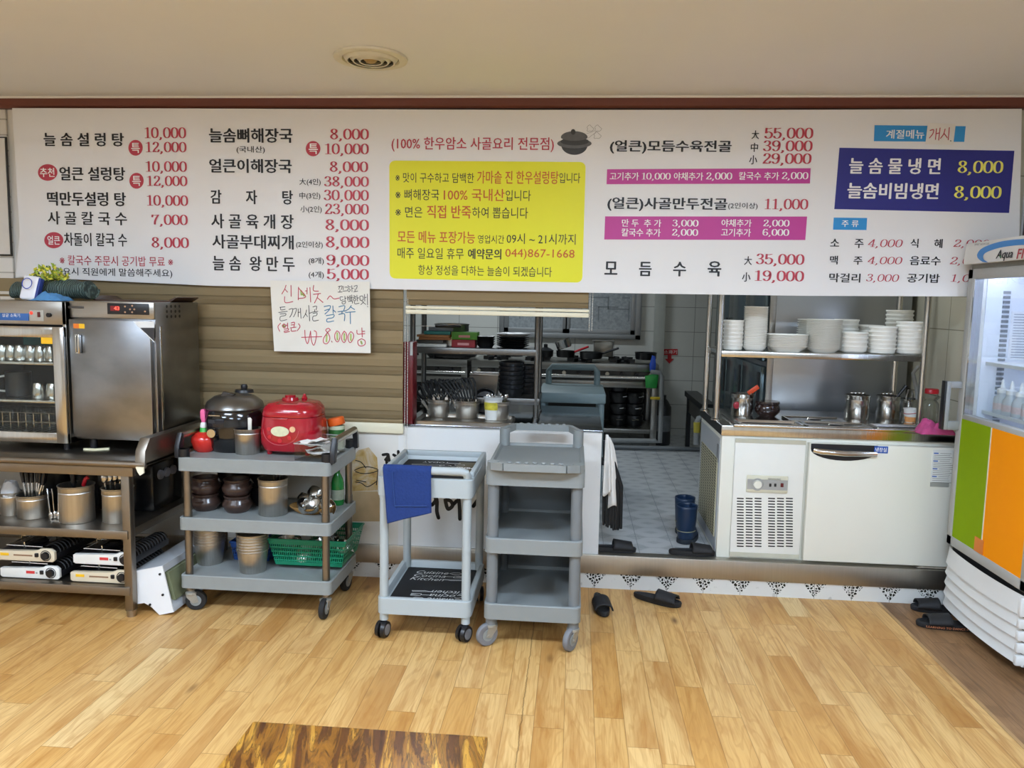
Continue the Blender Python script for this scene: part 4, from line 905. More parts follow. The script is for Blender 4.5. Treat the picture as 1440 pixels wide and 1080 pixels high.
MB().lathe([(0, .0), (.05, 0), (.045, .015), (0, .018)], (.03, .05, .296), 20).lathe([(.014, .014), (.018, .03), (.014, .042), (0, .045)], (.03, .05, .296), 16).build('steam_valve', m_blk, ld)
MB().cyl((-.06, -r*.94, .105), (-.06, -r*.985, .105), .022, seg=20).build('dial', m_chr, bd)
MB().box(-.075, -r*1.005, .135, .01, -r*.97, .180, .004).build('display', M('smoked_display', '1d1e24', .1, var=0), bd)
MB().box(-.07, -r*1.0, .195, -.01, -r*.955, .200).build('brand_strip', m_chr, bd)
# red rice cooker
x, y, r, h = place(368, 460, 560, 638, zt)
t = thing('rice_cooker', 'glossy red rice cooker with an oval display on the service cart', 'rice cooker', (at(414, 600, CYB-.18).x, CYB-.18, zt))
r = .168; rg = M('gloss_red_shell', 'a50d22', .14, var=.03, coat=.7); rr_ = r*.93
def sq(prof, mb, seg=44, p=3.2, sx=1.0, sy=.95):
    rings = []
    for q, z in prof:
        rings.append([mb.bm.verts.new((sx*q*math.copysign(abs(math.cos(2*PI*i/seg))**(2/p), math.cos(2*PI*i/seg)), sy*q*math.copysign(abs(math.sin(2*PI*i/seg))**(2/p), math.sin(2*PI*i/seg)), z)) for i in range(seg)])
    for a, b in zip(rings, rings[1:]):
        for i in range(seg): mb._f([a[i], a[(i+1) % seg], b[(i+1) % seg], b[i]])
    mb._f(rings[0][::-1]); mb._f(rings[-1]); return mb
bd = sq([(rr_*.72, .012), (rr_*.9, .025), (rr_*.99, .06), (rr_*1.0, .12), (rr_*.97, .17), (rr_*.945, .196)], MB()).build('body', rg, t)
ld = sq([(rr_*.94, .198), (rr_*.955, .204), (rr_*.92, .235), (rr_*.78, .262), (rr_*.5, .272)], MB()).build('lid', rg, t)
MB().lathe([(.045, 0), (.04, .018), (0, .02)], (-.02, 0, .268), 20).lathe([(.026, .016), (.028, .03), (0, .033)], (-.02, 0, .268), 20).build('steam_cap', rg, ld)
MB().lathe([(.012, 0), (.016, .012), (.011, .02), (.006, .034), (0, .036)], (.045, .03, .268), 16).build('valve_pin', rg, ld)
MB().box(-.06, -rr_*.935, .186, .02, -rr_*.90, .196, .003).build('latch', rg, ld)
for x_ in (-.1, .1):
    for y_ in (-.085, .085): MB().cyl((x_, y_, 0), (x_, y_, .04), .012, .02, 12).build('foot', rg, t)
fy = -rr_*.952
pn = MB()
def onf(x_, z): # point on the front of the shell
    q = rr_*1.0*(1-.6*max(0, (abs(z-.11)-.04))/1.0); return -(.95)*rr_*(1-abs(min(.99, x_/rr_))**3.2)**(1/3.2)-.0025
vs = [pn.bm.verts.new((-.02+.048*math.cos(a*PI/14), onf(-.02+.048*math.cos(a*PI/14), .13), .13+.026*math.sin(a*PI/14))) for a in range(28)]; pn._f(vs)
pn.build('display', M('pale_display', 'c9c9a8', .25, emit=.12, var=.15, scale=60), bd)
for x_, z_, q, mt in ((.045, .142, .015, M('cream_button', 'e0b48a', .4, var=0)), (-.02, .083, .012, m_red), (.03, .098, .011, m_red), (-.075, .10, .010, m_red), (-.078, .14, .010, m_red)):
    MB().cyl((x_, onf(x_, z_)+.003, z_), (x_, onf(x_, z_)-.001, z_), q, seg=16).build('button', mt, bd)
mb = MB().tube([(-.02+.095*math.cos(R(a)), onf(-.02+.095*math.cos(R(a)), .12)+.001, .135+.075*math.sin(R(a))) for a in range(180, 361, 12)], .0015, 5); mb.build('panel_outline', M('light_red_line', 'c95a62', .4, var=0), bd)
# strawberry sprayer
x, y, r, h = place(271, 305, 578, 638, zt)
t = thing('strawberry_sprayer', 'red strawberry-shaped spray bottle with a green collar and pink trigger', 'spray bottle', (x, y, zt)); r = .048; t.scale = (1.35, 1.35, 1.12)
MB().lathe([(0, 0), (.028, 0), (.040, .012), (.049, .05), (.046, .072), (.030, .088), (.014, .094), (0, .095)], seg=28).build('bottle', M('strawberry_red', 'cf2a22', .15, var=.03, coat=.5), t)
cl = MB().lathe([(.020, .086), (.017, .094), (.014, .112), (0, .112)], seg=20)
for k in range(7):
    a = 2*PI*k/7; c_ = Vector((math.cos(a), math.sin(a), 0)); s_ = Vector((-math.sin(a), math.cos(a), 0))
    v = [cl.bm.verts.new(p) for p in (c_*.012+s_*.009+Vector((0, 0, .095)), c_*.036+Vector((0, 0, .083)), c_*.012-s_*.009+Vector((0, 0, .095)))]; cl._f(v)
cl.build('collar', M('leaf_green', '3fb24a', .4, var=.03), t)
MB().lathe([(.013, .11), (.015, .115), (.013, .132), (.008, .138), (0, .138)], seg=18).build('neck', M('white_plastic', 'eeeeec', .4, var=0), t)
MB().prism([(-.008, .136), (.010, .136), (.006, .15), (.009, .185), (.004, .198), (-.008, .196), (-.012, .185), (-.007, .16)], -.009, .009, 'xz', .003).build('trigger', M('pink_plastic', 'e8669a', .4, var=0), t)
# cup with spoon
t, r, h = canister('steel_cup', 'steel measuring cup holding a white ladle in front of the two rice cookers', 'cup', (330, 367, 605, 641), zt, taper=.90)
u = thing('rice_scoop', 'white plastic scoop with a slotted handle standing in the steel cup', 'scoop', (t.location.x+.012, t.location.y, zt+.01))
MB().prism([(-.008, 0), (.008, 0), (.011, h+.01), (.013, h+.035), (.004, h+.045), (-.008, h+.043), (-.009, h+.01)], -.003, .003, 'xz', .001).build('handle', M('ivory_plastic', 'e2ddd0', .4, var=.03), u)
# clear bin of receipts
c = gz(460, 640, zt)
t = thing('clear_bin', 'clear plastic bin on the service cart corner by the handle', 'bin', (-1.278, 3.79, zt), R(-6))
mb = MB(); 
for b in ((-.075, -.14, 0, .075, .14, .003), (-.075, -.14, 0, -.072, .14, .085), (.072, -.14, 0, .075, .14, .085), (-.075, -.14, 0, .075, -.137, .085), (-.075, .137, 0, .075, .14, .085)): mb.box(*b)
mb.build('bin', thin_glass('clear_plastic', (.98, .98, .98, 1), .04, .08), t); MB().tube([(-.077, -.142, .085), (.077, -.142, .085), (.077, .142, .085), (-.077, .142, .085)], .003, 6, True).build('rim', M('clear_rim', 'c8cac8', .2, var=0, alpha=.7), t)
rn = random.Random(8); m_pap = M('receipt_paper', 'efeeea', .7, var=.05, scale=40)
for i in range(6):
    u = thing('receipt', 'loose white receipt in the clear bin, %s from the bottom of the heap' % ORD[i], 'paper', (-1.278+rn.uniform(-.02, .02), 3.79+rn.uniform(-.05, .05), zt+.010+.015*i), rn.uniform(-.6, .6), 'receipts in the clear bin')
    k_ = rn.random()*9; MB().grid(lambda a, b: Vector(((a-.5)*.10, (b-.5)*.16, .006*math.sin(5*a+k_)+.012*mnoise.noise((a*2, b*2, k_))+.005)), 8, 8).build('sheet', m_pap, u, flat=True)
# orange-lidded carton
x, y = -1.262, 4.0
t = thing('seasoning_tub', 'pale green seasoning tub with a tilted orange lid behind the clear bin', 'tub', (x, CYB-.055, zt))
MB().lathe([(0, 0), (.040, 0), (.042, .004), (.042, .125), (0, .125)], seg=24).build('body', M('pale_green_paper', 'c9cfb0', .5, var=.04), t)
MB().lathe([(.0425, .07), (.0425, .105)], seg=24).build('label', M('deep_green_label', '2f6b2f', .5, var=0), t)
mb = MB().lathe([(.045, 0), (.047, .004), (.045, .036), (.040, .04), (0, .04)], seg=24); bmesh.ops.rotate(mb.bm, cent=(0, 0, 0), matrix=Matrix.Rotation(R(-12), 3, 'Y'), verts=mb.bm.verts); mb.build('lid', M('orange_plastic', 'e8641c', .4, var=.02), t, loc=(0, 0, .127))

# middle shelf of the cart
zm = .485
px_pots = (((268, 312, 695, 722), (268, 312, 669, 697)), ((311, 357, 697, 725), (312, 357, 671, 699)))
p0 = None
for j, st_ in enumerate(px_pots):
    x, y, r, h = place(*st_[0], zm); r = .073; h = .085
    for i in range(2):
        lab = '%s brown earthenware bowl of the stack %s, on the cart' % (('lower', 'upper')[i], ('by the cart end post', 'beside the tall steel canister')[j])
        loc = (x, y, zm+i*h)
        if p0 is None:
            p0 = thing('earthenware_bowl', lab, 'bowl', loc, 0, 'brown earthenware bowls')
            MB().lathe([(0, 0), (r*.72, 0), (r*.80, .006), (r*1.0, .03), (r*1.02, .04), (r*.98, .05), (r*.86, .064), (r*.84, .07), (r*.92, .082), (r*.93, .087), (r*.86, .087), (r*.78, .07), (r*.8, .02), (0, .012)], seg=30).build('bowl', m_brown, p0)
            MB().tube([(-r*.3, -r*.93, .05), (-r*.05, -r*1.05, .052), (r*.3, -r*.97, .057)], .005, 6).build('lug', m_brown, p0)
        else: dup(p0, loc, .5*i+j, lab)
for k, (x, i, lab) in enumerate(((-1.80, 0, 'black stone bowl behind the brown bowls, lower of the stack by the end post'), (-1.80, 1, 'black stone bowl behind the brown bowls, upper of the stack by the end post'), (-1.62, 0, 'black stone bowl behind the tall canister, lower of its stack'), (-1.62, 1, 'black stone bowl behind the tall canister, upper of its stack'))):
    if k == 0:
        q0 = thing('stone_bowl', lab, 'bowl', (x, 3.93, zm), 0, 'black stone bowls on the cart')
        MB().lathe([(0, 0), (.06, 0), (.085, .04), (.092, .105), (.085, .108), (.07, .04), (0, .02)], seg=26).build('bowl', m_blkpot, q0)
    else: dup(q0, (x, 3.93, zm+.109*i), 0, lab)
t, r, h = canister('steel_canister', 'tall steel canister holding three metal chopsticks on the cart middle shelf', 'canister', (364, 405, 677, 728), zm, taper=.98)
for i in range(3):
    u = thing('chopstick', 'metal chopstick standing in the tall canister, %s of three' % ('first', 'second', 'third')[i], 'chopstick', (t.location.x-.01+.012*i, t.location.y+.01, zm+.01), 0, 'metal chopsticks')
    MB().tube([(0, 0, 0), (.018+.006*i, 0, h+.07)], .0038, 6).build('stick', m_stp, u)
x, y, r, h = place(403, 474, 712, 728, zm)
t = thing('wicker_basket', 'shallow tan wicker basket on the cart middle shelf holding steel bowls', 'basket', (x+.01, y-.02, zm)); bx, by_ = t.location.x, t.location.y
n = NT('wicker', .7); wv = n.N.new('ShaderNodeTexWave'); n.L.new(n.P, wv.inputs['Vector']); wv.inputs['Scale'].default_value = 60; wv.inputs['Distortion'].default_value = 1.5
n.color(n.ramp(wv.outputs['Fac'], [(0, '8a5f2a'), (1, 'd0a25c')])); n.bump(wv.outputs['Fac'], .6, .004); m_wick = n.m
MB().lathe([(0, 0), (.075, 0), (.115, .03), (.117, .036), (.110, .036), (.07, .008), (0, .008)], seg=20, sy=.8).build('basket', m_wick, t)
b0 = None; rn = random.Random(4)
for i in range(7):
    a = 2*PI*i/6; q = (.055 if i < 6 else 0); loc = (bx+q*math.cos(a)*1.1, by_+q*math.sin(a)*.8, zm+.012+(.016 if i % 2 else 0)+(.055 if i == 6 else 0))
    lab = 'tilted steel rice bowl heaped in the wicker basket, %s' % ('on top of the heap', 'at the bottle end', 'toward the wall by the bottle', 'toward the wall by the canister', 'at the canister end', 'at the front by the canister', 'at the front by the corner post')[(i+1) % 7]
    if b0 is None:
        b0 = thing('rice_bowl', lab, 'bowl', loc, 0, 'steel rice bowls in the wicker basket'); b0.rotation_euler = (R(40), R(50), 0)
        MB().lathe([(0, 0), (.026, 0), (.028, .004), (.046, .022), (.05, .05), (.047, .05), (.042, .024), (.02, .008), (0, .008)], seg=22).build('bowl', m_stp, b0)
    else: dup(b0, loc, None, lab, tilt=(rn.uniform(.3, 1.0), rn.uniform(-.9, .9), rn.uniform(0, 3)))
x, y, r, h = place(467, 489, 648, 706, zm)
t = thing('green_bottle', 'green glass bottle with a small label at the back corner of the cart', 'bottle', (CX1-.085, CYB-.075, zm))
MB().lathe([(0, 0), (.032, 0), (.034, .006), (.034, .12), (.028, .145), (.014, .175), (.0125, .215), (.015, .217), (.015, .232), (0, .233)], seg=24).build('glass', M('green_glass', '1d7a34', .08, var=0, coat=.5), t)
MB().lathe([(.0346, .03), (.0346, .085)], seg=24).build('label', M('bottle_label', '9aa08c', .5, var=.15, scale=50), t)

# bottom shelf of the cart
zb = .189
for j, (px, n_, nm) in enumerate(((( 272, 319, 762, 799), 7, 'nearer the end post'), ((332, 380, 770, 811), 7, 'in front of the blue basket'))):
    x, y, r, h = place(*px, zb); c0 = None; r = .078; h = .115
    for i in range(n_):
        lab = 'steel pail, %s in the nested stack %s' % (ordin(i, n_), nm); loc = (x, y, zb+.0145*i)
        if c0 is None:
            c0 = thing('steel_pail', lab, 'pail', loc, 0, 'nested steel pails '+nm)
            MB().lathe([(0, 0), (r*.80, 0), (r*.82, .004), (r*.965, h-.02), (r*.97, h-.006), (r*1.03, h-.003), (r*1.03, h), (r*.94, h), (r*.78, .008), (0, .008)], seg=28).build('pail', m_can, c0)
        else: dup(c0, loc, 0, lab)
def mesh_mat(name, hexc, fx, fz):
    n = NT(name, .45); n.b.inputs['Base Color'].default_value = srgb(hexc)
    u = n.m_('FRACT', n.m_('MULTIPLY', n.m_('ADD', n.x, n.y), fx)); v = n.m_('FRACT', n.m_('MULTIPLY', n.z, fz))
    a = n.m_('MULTIPLY', n.m_('GREATER_THAN', u, .45), n.m_('GREATER_THAN', v, .3)); n.L.new(n.m_('SUBTRACT', 1.0, a), n.b.inputs['Alpha']); return n.m
m_gm = mesh_mat('green_slotted_plastic', '0d8560', 95, 42); m_bm = mesh_mat('blue_slotted_plastic', '1f4f9c', 95, 42)
def basket(name, label, x0, x1, y0, y1, z0, z1, solid, slot, flare=.03):
    t = thing(name, label, 'basket', ((x0+x1)/2, (y0+y1)/2, z0)); hx, hy, h = (x1-x0)/2, (y1-y0)/2, z1-z0
    mb = MB().box(-hx+flare, -hy+flare, 0, hx-flare, hy-flare, .004)
    def q(z): f = flare*(1-z/h); return hx-f, hy-f
    for (za, zc), m_ in (((0, .02), 1), ((.02, h-.025), 0), ((h-.025, h), 1)):
        (ax_, ay_), (bx_, by2) = q(za), q(zc)
        A = [(-ax_, -ay_, za), (ax_, -ay_, za), (ax_, ay_, za), (-ax_, ay_, za)]; B = [(-bx_, -by2, zc), (bx_, -by2, zc), (bx_, by2, zc), (-bx_, by2, zc)]
        mb.mi = 1 if m_ == 0 else 0
        for i in range(4): mb._f([mb.bm.verts.new(p) for p in (A[i], A[(i+1) % 4], B[(i+1) % 4], B[i])])
    mb.build('walls', [solid, slot], t, flat=True); MB().tube([(-hx, -hy, h), (hx, -hy, h), (hx, hy, h), (-hx, hy, h)], .006, 8, True).build('rim', solid, t); return t
basket('plastic_basket', 'green slotted plastic basket of steel bowls on the cart bottom shelf', -1.545, -1.135, 3.74, 4.08, zb+.024, zb+.165, m_rubg, m_gm)
b0 = None; rn = random.Random(12)
for i, (x, y) in enumerate(((-1.47, 3.85), (-1.37, 3.83), (-1.27, 3.86), (-1.22, 3.96), (-1.32, 3.97), (-1.43, 3.98))):
    lab = 'steel soup bowl lying in the green basket, %s' % ('front by the pail stacks', 'front middle', 'front beside the corner post', 'back by the wall corner', 'back middle', 'back by the pail stacks')[i]
    loc = (x, y, zb+.075+.03*(i % 2))
    if b0 is None:
        b0 = thing('soup_bowl', lab, 'bowl', loc, 0, 'steel soup bowls in the green basket')
        MB().lathe([(0, 0), (.03, 0), (.055, .03), (.063, .066), (.06, .066), (.05, .03), (0, .008)], seg=24).build('bowl', m_stp, b0)
    else: dup(b0, loc, None, lab, tilt=(rn.uniform(-.5, .5)+(PI if i % 2 else 0), rn.uniform(-.5, .5), 0))
basket('plastic_basket', 'small blue slotted plastic basket behind the steel pail stacks', -1.80, -1.58, 3.86, 4.03, zb, zb+.10, M('blue_plastic', '1f4f9c', .45), m_bm, .015)

# ------------------------------------------------------------------ pale blue utility cart
LX0, LX1, LYF, LYB = -.893, -.447, 3.43, 3.99
m_pb = M('pale_blue_polymer', 'a9b0b1', .42, var=.02, scale=6)
t = thing('utility_cart', 'pale blue two-shelf utility cart with a towel on its front handle', 'cart', ((LX0+LX1)/2, (LYF+LYB)/2, 0)); lp = t.location
MB().tray(LX0, LYF, .690, LX1, LYB, .778, .022, .752, .03).build('top_tray', m_pb, t, world=True)
rm = MB()
for b_ in ((LX0+.002, LYF+.06, .77, LX0+.024, LYB-.003, .802), (LX1-.024, LYF+.06, .77, LX1-.002, LYB-.003, .802), (LX0+.024, LYB-.026, .77, LX1-.024, LYB-.003, .802)): rm.box(*b_, .005)
rm.build('raised_rim', m_pb, t, world=True)
MB().tray(LX0, LYF, .122, LX1, LYB, .200, .022, .165, .03).build('bottom_tray', m_pb, t, world=True)
for x in (LX0+.028, LX1-.028):
    for y in (LYF+.03, LYB-.03):
        MB().cyl((x, y, .085), (x, y, .72), .021, seg=18).build('post', m_pb, t, world=True)
for y, s_ in ((LYF, -1), (LYB, 1)):
    mb = MB().tube([(LX0+.028, y-s_*.03, .755), (LX0+.028, y-s_*.028, .785), (LX0+.034, y-s_*.012, .808), (LX0+.055, y-s_*.004, .815), (LX1-.055, y-s_*.004, .815), (LX1-.034, y-s_*.012, .808), (LX1-.028, y-s_*.028, .785), (LX1-.028, y-s_*.03, .755)], .019, 14)
    if s_ < 0: mb.build('handle', m_pb, t, world=True)
    else: mb.bm.free()
for x, y, a in ((LX0+.028, LYF+.03, R(75)), (LX1-.028, LYF+.03, R(62)), (LX0+.028, LYB-.03, R(80)), (LX1-.028, LYB-.03, R(100))):
    ww = MB()
    ca, sa = math.cos(a), math.sin(a)
    cc = Vector((x-lp.x-.012*ca, y-lp.y-.012*sa, .041)); nn = Vector((-sa, ca, 0))
    c = MB().cyl((x-lp.x, y-lp.y, .05), (x-lp.x, y-lp.y, .095), .012, seg=12).box(cc.x-.012, cc.y-.012, .055, cc.x+.012, cc.y+.012, .078, .004).build('caster', m_blk, t)
    for s_ in (-1, 1): MB().cyl(cc+nn*s_*.006, cc+nn*s_*.024, .041, .037, 24).build('wheel', m_blk, c); MB().cyl(cc+nn*s_*.024, cc+nn*s_*.0255, .026, seg=20).build('hub', m_dgry, c)
m_slate = M('slate_print', '0e0f11', .8, var=.05); m_chalk = M('chalk_print', 'c9c9c6', .6, var=0); m_tan = M('tan_print', '5b5038', .6, var=.2, scale=30)
def flat_put(x0, x1, y0, y1, z): return lambda u, v: Vector((x0+(x1-x0)*u, y0+(y1-y0)*v, z))
t = thing('placemat', 'black placemat printed with cutlery words on the utility cart bottom tray', 'placemat', (-.67, 3.71, .165))
MB().box(LX0+.04, LYF+.04, .1655, LX1-.04, LYB-.04, .168).build('mat', m_slate, t, world=True)
for i, wd in enumerate(('Cuisine', 'Cocina', 'Kitchen')):
    y1 = 3.90-.048*i; z = .1688
    text(wd, None, 0, m_chalk, t, -.0 if i else .0, name='lettering', fn=(lambda x0, y0, z: lambda u, v: Vector((x0+.17*u+.012*v, y0+.040*v, z)))(-.80-.004*i, y1-.04, z))
    y1 = 3.50+.048*i
    text(wd, None, 0, m_chalk, t, .0, name='lettering', fn=(lambda x0, y0, z: lambda u, v: Vector((x0-.17*u-.012*v, y0-.040*v, z)))(-.50+.004*i, y1+.04, z))
    mb = MB()
    for x0, s_, yc in ((-.62, 1, 3.90-.048*i-.022), (-.68, -1, 3.50+.048*i+.022)):
        yy = yc
        if i == 0: pts = [(.0, 0), (.02, .012), (.05, .014), (.07, .0), (.05, -.014), (.02, -.012), (0, 0)]
        elif i == 1: pts = [(-.01, 0), (.03, .0), (.032, .012), (.08, .012), (.08, .004), (.04, .003), (.08, -.004), (.08, -.012), (.03, -.012), (.03, 0)]
        else: pts = [(-.02, .004), (.08, .010), (.085, 0), (.02, -.006), (-.02, .004)]
        pen(mb, [(x0+s_*a, yy+s_*b) for a, b in pts], .0022, .0022, lambda q: (q.x, q.y, z+.00005))
    mb.build('printed_cutlery', m_chalk, t, world=True, flat=True)
t = thing('placemat', 'black menu placemat with chalk drawings on the utility cart top tray', 'placemat', (-.67, 3.71, .752))
MB().box(LX0+.035, LYF+.05, .7525, LX1-.035, LYB-.035, .7545).build('mat', m_slate, t, world=True)
z = .7552
pp = MB().box(LX1-.135, 3.60, .7546, LX1-.037, 3.92, .7550).build('printed_panel', m_tan, t, world=True)
text('MENU', None, 0, M('white_chalk', 'f0efec', .6, var=0), pp, .03, fn=lambda u, v: Vector((LX1-.045-.085*u, 3.80-.035*v, .7556)))
text('TODAY', None, 0, m_chalk, t, .0, fn=lambda u, v: Vector((-.63-.14*u, 3.91-.03*v, .7552)))
text('FRESH & HOT', None, 0, m_chalk, t, .0, fn=lambda u, v: Vector((-.62-.16*u, 3.74-.022*v, .7552)))
mb = MB()
for x, y, a, b in ((-.73, 3.83, .085, .012), (-.64, 3.82, .03, .02), (-.78, 3.72, .05, .014), (-.70, 3.66, .1, .012), (-.57, 3.85, .025, .018), (-.78, 3.55, .05, .01)):
    pen(mb, cat([(x+a*math.cos(k*PI/6), y+b*math.sin(k*PI/6)) for k in range(12)], 3, True), .0018, .0018, lambda q: (q.x, q.y, z))
for x, y in ((-.60, 3.885), (-.57, 3.80), (-.62, 3.70)): mb.box(x-.035, y-.004, z-.0002, x+.03, y+.004, z+.0001)
mb.build('chalk_drawings', m_chalk, t, world=True, flat=True)
# blue towel over the front handle
e = [at(x, y, LYF-.022) for x, y in ((538, 654), (606, 655), (607, 721), (545, 736))]
t = thing('blue_towel', 'royal blue microfibre towel hanging over the pale blue cart handle', 'towel', ((e[0].x+e[1].x)/2, LYF, .69))
m_tw = M('royal_blue_terry', '14306c', .9, var=.12, scale=90, bump=.35)
def tw(u, v):
    top = e[0]*(1-u)+e[1]*u; bo = e[3]*(1-u)+e[2]*u
    if v < .2:
        a = PI*(1-v/.2); return Vector((top.x, LYF+.004-.0225*math.cos(a)-.0, .815+.0225*math.sin(a))) if False else Vector((top.x, LYF+.004+.0235*math.cos(PI-a), .815+.0235*math.sin(a)))
    s = (v-.2)/.8; x = top.x*(1-s)+bo.x*s; z = .815*(1-s)+bo.z*s
    return Vector((x, LYF+.004-.0235-.004*s-.004*math.sin(7*u+2)*s-.003*mnoise.noise((u*4, s*3, 1)), z))
MB().grid(tw, 22, 40).build('front_fold', m_tw, t, world=True, ang=70, solid=.004)
def tb(u, v): top = e[0]*(1-u)+e[1]*u; return Vector((top.x, LYF+.004+.0235+.002, .815-.09*v))
MB().grid(tb, 10, 8).build('back_fold', m_tw, t, world=True, ang=70, solid=-.004)
mb = MB(); q = [tw(u, v)+Vector((0, -.0055, 0)) for u, v in [(.2, .21+.01*k) for k in range(55)]+[(.2+.02*k, .755+.0025*k) for k in range(36)]]
mb.tube(q, .0018, 5); mb.build('hem', M('towel_hem', '2f4c88', .9, var=.05), t, world=True)

# ------------------------------------------------------------------ grey three-shelf cart
GX0, GX1, GYF, GYB = -.384, .062, 3.395, 4.03
t = thing('bussing_cart', 'tall grey three-shelf bussing cart with ribbed push handles beside the pale blue cart', 'cart', ((GX0+GX1)/2, (GYF+GYB)/2, 0)); lp = t.location
m_g2 = M('mid_grey_polymer', '838786', .48, var=.05, scale=8, bump=.04); m_g3 = M('dark_grey_polymer', '6f7375', .5, var=.05, scale=8)
MB().tray(GX0, GYF, .768, GX1, GYB, .850, .016, .838, .03).build('top_tray', m_g2, t, world=True)
for z0, z1, nm in ((.452, .522, 'middle_tray'), (.138, .212, 'bottom_tray')):
    MB().tray(GX0, GYF, z0, GX1, GYB, z1, .014, z0+.03, .03).build(nm, m_g2, t, world=True)
for x in (GX0+.033, GX1-.033):
    for y in (GYF+.04, GYB-.04):
        MB().cyl((x, y, .10), (x, y, .80), .026, seg=18).build('post', m_g3, t, world=True)
for z0, z1 in ((.50, .70), (.19, .40)):
    MB().box(GX0+.05, GYB-.035, z0, GX1-.05, GYB-.028, z1, .002).build('back_panel', m_g3, t, world=True)
    for x in (GX0+.018, GX1-.024): MB().box(x, GYF+.30, z0, x+.006, GYB-.05, z1, .002).build('side_panel', m_g3, t, world=True)
for y0, s_ in ((GYF, -1), (GYB, 1)):
    hz = .868 if s_ < 0 else .925; y1 = y0+s_*.012 if s_ < 0 else y0+.10
    mb = MB()
    for x in (GX0+.03, GX1-.03): mb.cyl((x, y0-s_*.03, .84), (x, y0-s_*.03, hz+.006), .027, seg=18)
    hd = mb.build('handle_post', m_g2, t, world=True)
    yb = y0-.005 if s_ < 0 else y0+.06
    pts = [(GX0+.03, y0-s_*.03, hz-.008), (GX0+.075, yb, hz), (GX1-.075, yb, hz), (GX1-.03, y0-s_*.03, hz-.008)]
    if s_ < 0: yb = y0-.042; pts = [(GX0+.016, y0+.02, hz-.012), (GX0+.03, y0-.004, hz-.010), (GX0+.085, yb, hz-.004), (GX1-.085, yb, hz-.004), (GX1-.03, y0-.004, hz-.010), (GX1-.016, y0+.02, hz-.012)]
    mb = MB()
    for a, b in zip(pts, pts[1:]):
        a, b = Vector(a), Vector(b); d = (b-a).normalized(); sd = Vector((-d.y, d.x, 0))*.012
        vs = [mb.bm.verts.new(p+o) for p in (a, b) for o in (sd+Vector((0, 0, .017)), -sd+Vector((0, 0, .017)), -sd-Vector((0, 0, .017)), sd-Vector((0, 0, .017)))]
        for i in range(4): mb._f([vs[i], vs[(i+1) % 4], vs[4+(i+1) % 4], vs[4+i]])
        mb._f(vs[:4][::-1]); mb._f(vs[4:])
    bar = mb.build('handle_bar', m_g2, hd, world=True)
    mb = MB()
    for k in range(7): mb.ball((GX0+.11+k*.038, yb, hz+.017), .012, .012, .006, 10, 6)
    mb.build('grip_ribs', m_g2, hd, world=True)
for x, y, a in ((GX0+.033, GYF+.04, R(35)), (GX1-.033, GYF+.04, R(60)), (GX0+.033, GYB-.04, R(95)), (GX1-.033, GYB-.04, R(85))):
    caster(t, x-lp.x, y-lp.y, .135, .054, .026, a, 'plate', m_dgry)
    MB().cyl((x-lp.x, y-lp.y, .09), (x-lp.x, y-lp.y, .14), .021, seg=16).build('caster_stem', m_g3, t)
# ------------------------------------------------------------------ writing and paint on the low wall
ZW = (500, 600, 7.58)
t = thing('wall_calligraphy', 'black brush calligraphy with a painted brown pot on the low white wall behind the carts', 'lettering', (-.8, WY-.002, .55))
mb = MB(); strokes(mb, ZW, [[(292, 300), (350, 296), (330, 340), (318, 352)], [(350, 310), (360, 360), (372, 380)], [(330, 350), (332, 390)], [(455, 262), (452, 320), (400, 380)], [(405, 300), (440, 320)]], .008, WY-.0015)
strokes(mb, ZW, [[(815, 835), (852, 790), (850, 738)], [(856, 738), (868, 800), (866, 900), (884, 972)], [(955, 780), (975, 860), (995, 878), (1035, 840), (1010, 790), (955, 780)], [(1040, 830), (1080, 790)], [(1096, 745), (1108, 850), (1112, 985)], [(1255, 848), (1300, 785)]], .0105, WY-.0015)
mb.build('brush_strokes', M('black_ink', '131313', .5, var=0), t, world=True, flat=True)
m_ocre = NT('ochre_wash', .7); m_ocre.color(m_ocre.ramp(m_ocre.noise(m_ocre.P, 9.0, 5, .65, .8), [(.3, 'd9d3c4'), (.55, 'c5a667'), (.75, '96683a')])); m_ocre = m_ocre.m
poly('painted_pot', zp(ZW, [(-40, 330), (30, 250), (140, 220), (230, 330), (240, 470), (236, 680), (-60, 690)]), m_ocre, t, WY-.0008)
mb = MB(); strokes(mb, ZW, [[(-10, 465), (60, 435), (150, 430), (240, 460), (180, 490), (80, 500), (0, 480)], [(0, 590), (60, 600), (130, 640), (230, 580)], [(238, 470), (230, 560), (222, 620)], [(0, 360), (60, 380), (110, 440)], [(10, 570), (110, 590)]], .0026, WY-.0015)
mb.build('pot_outline', MATS['black_ink'], t, world=True, flat=True)
poly('painted_band', zp(ZW, [(-60, 690), (236, 690), (330, 1010), (-60, 1010)]), M('ochre_band', 'c2ab85', .7, var=.25, scale=8), t, WY-.0007)

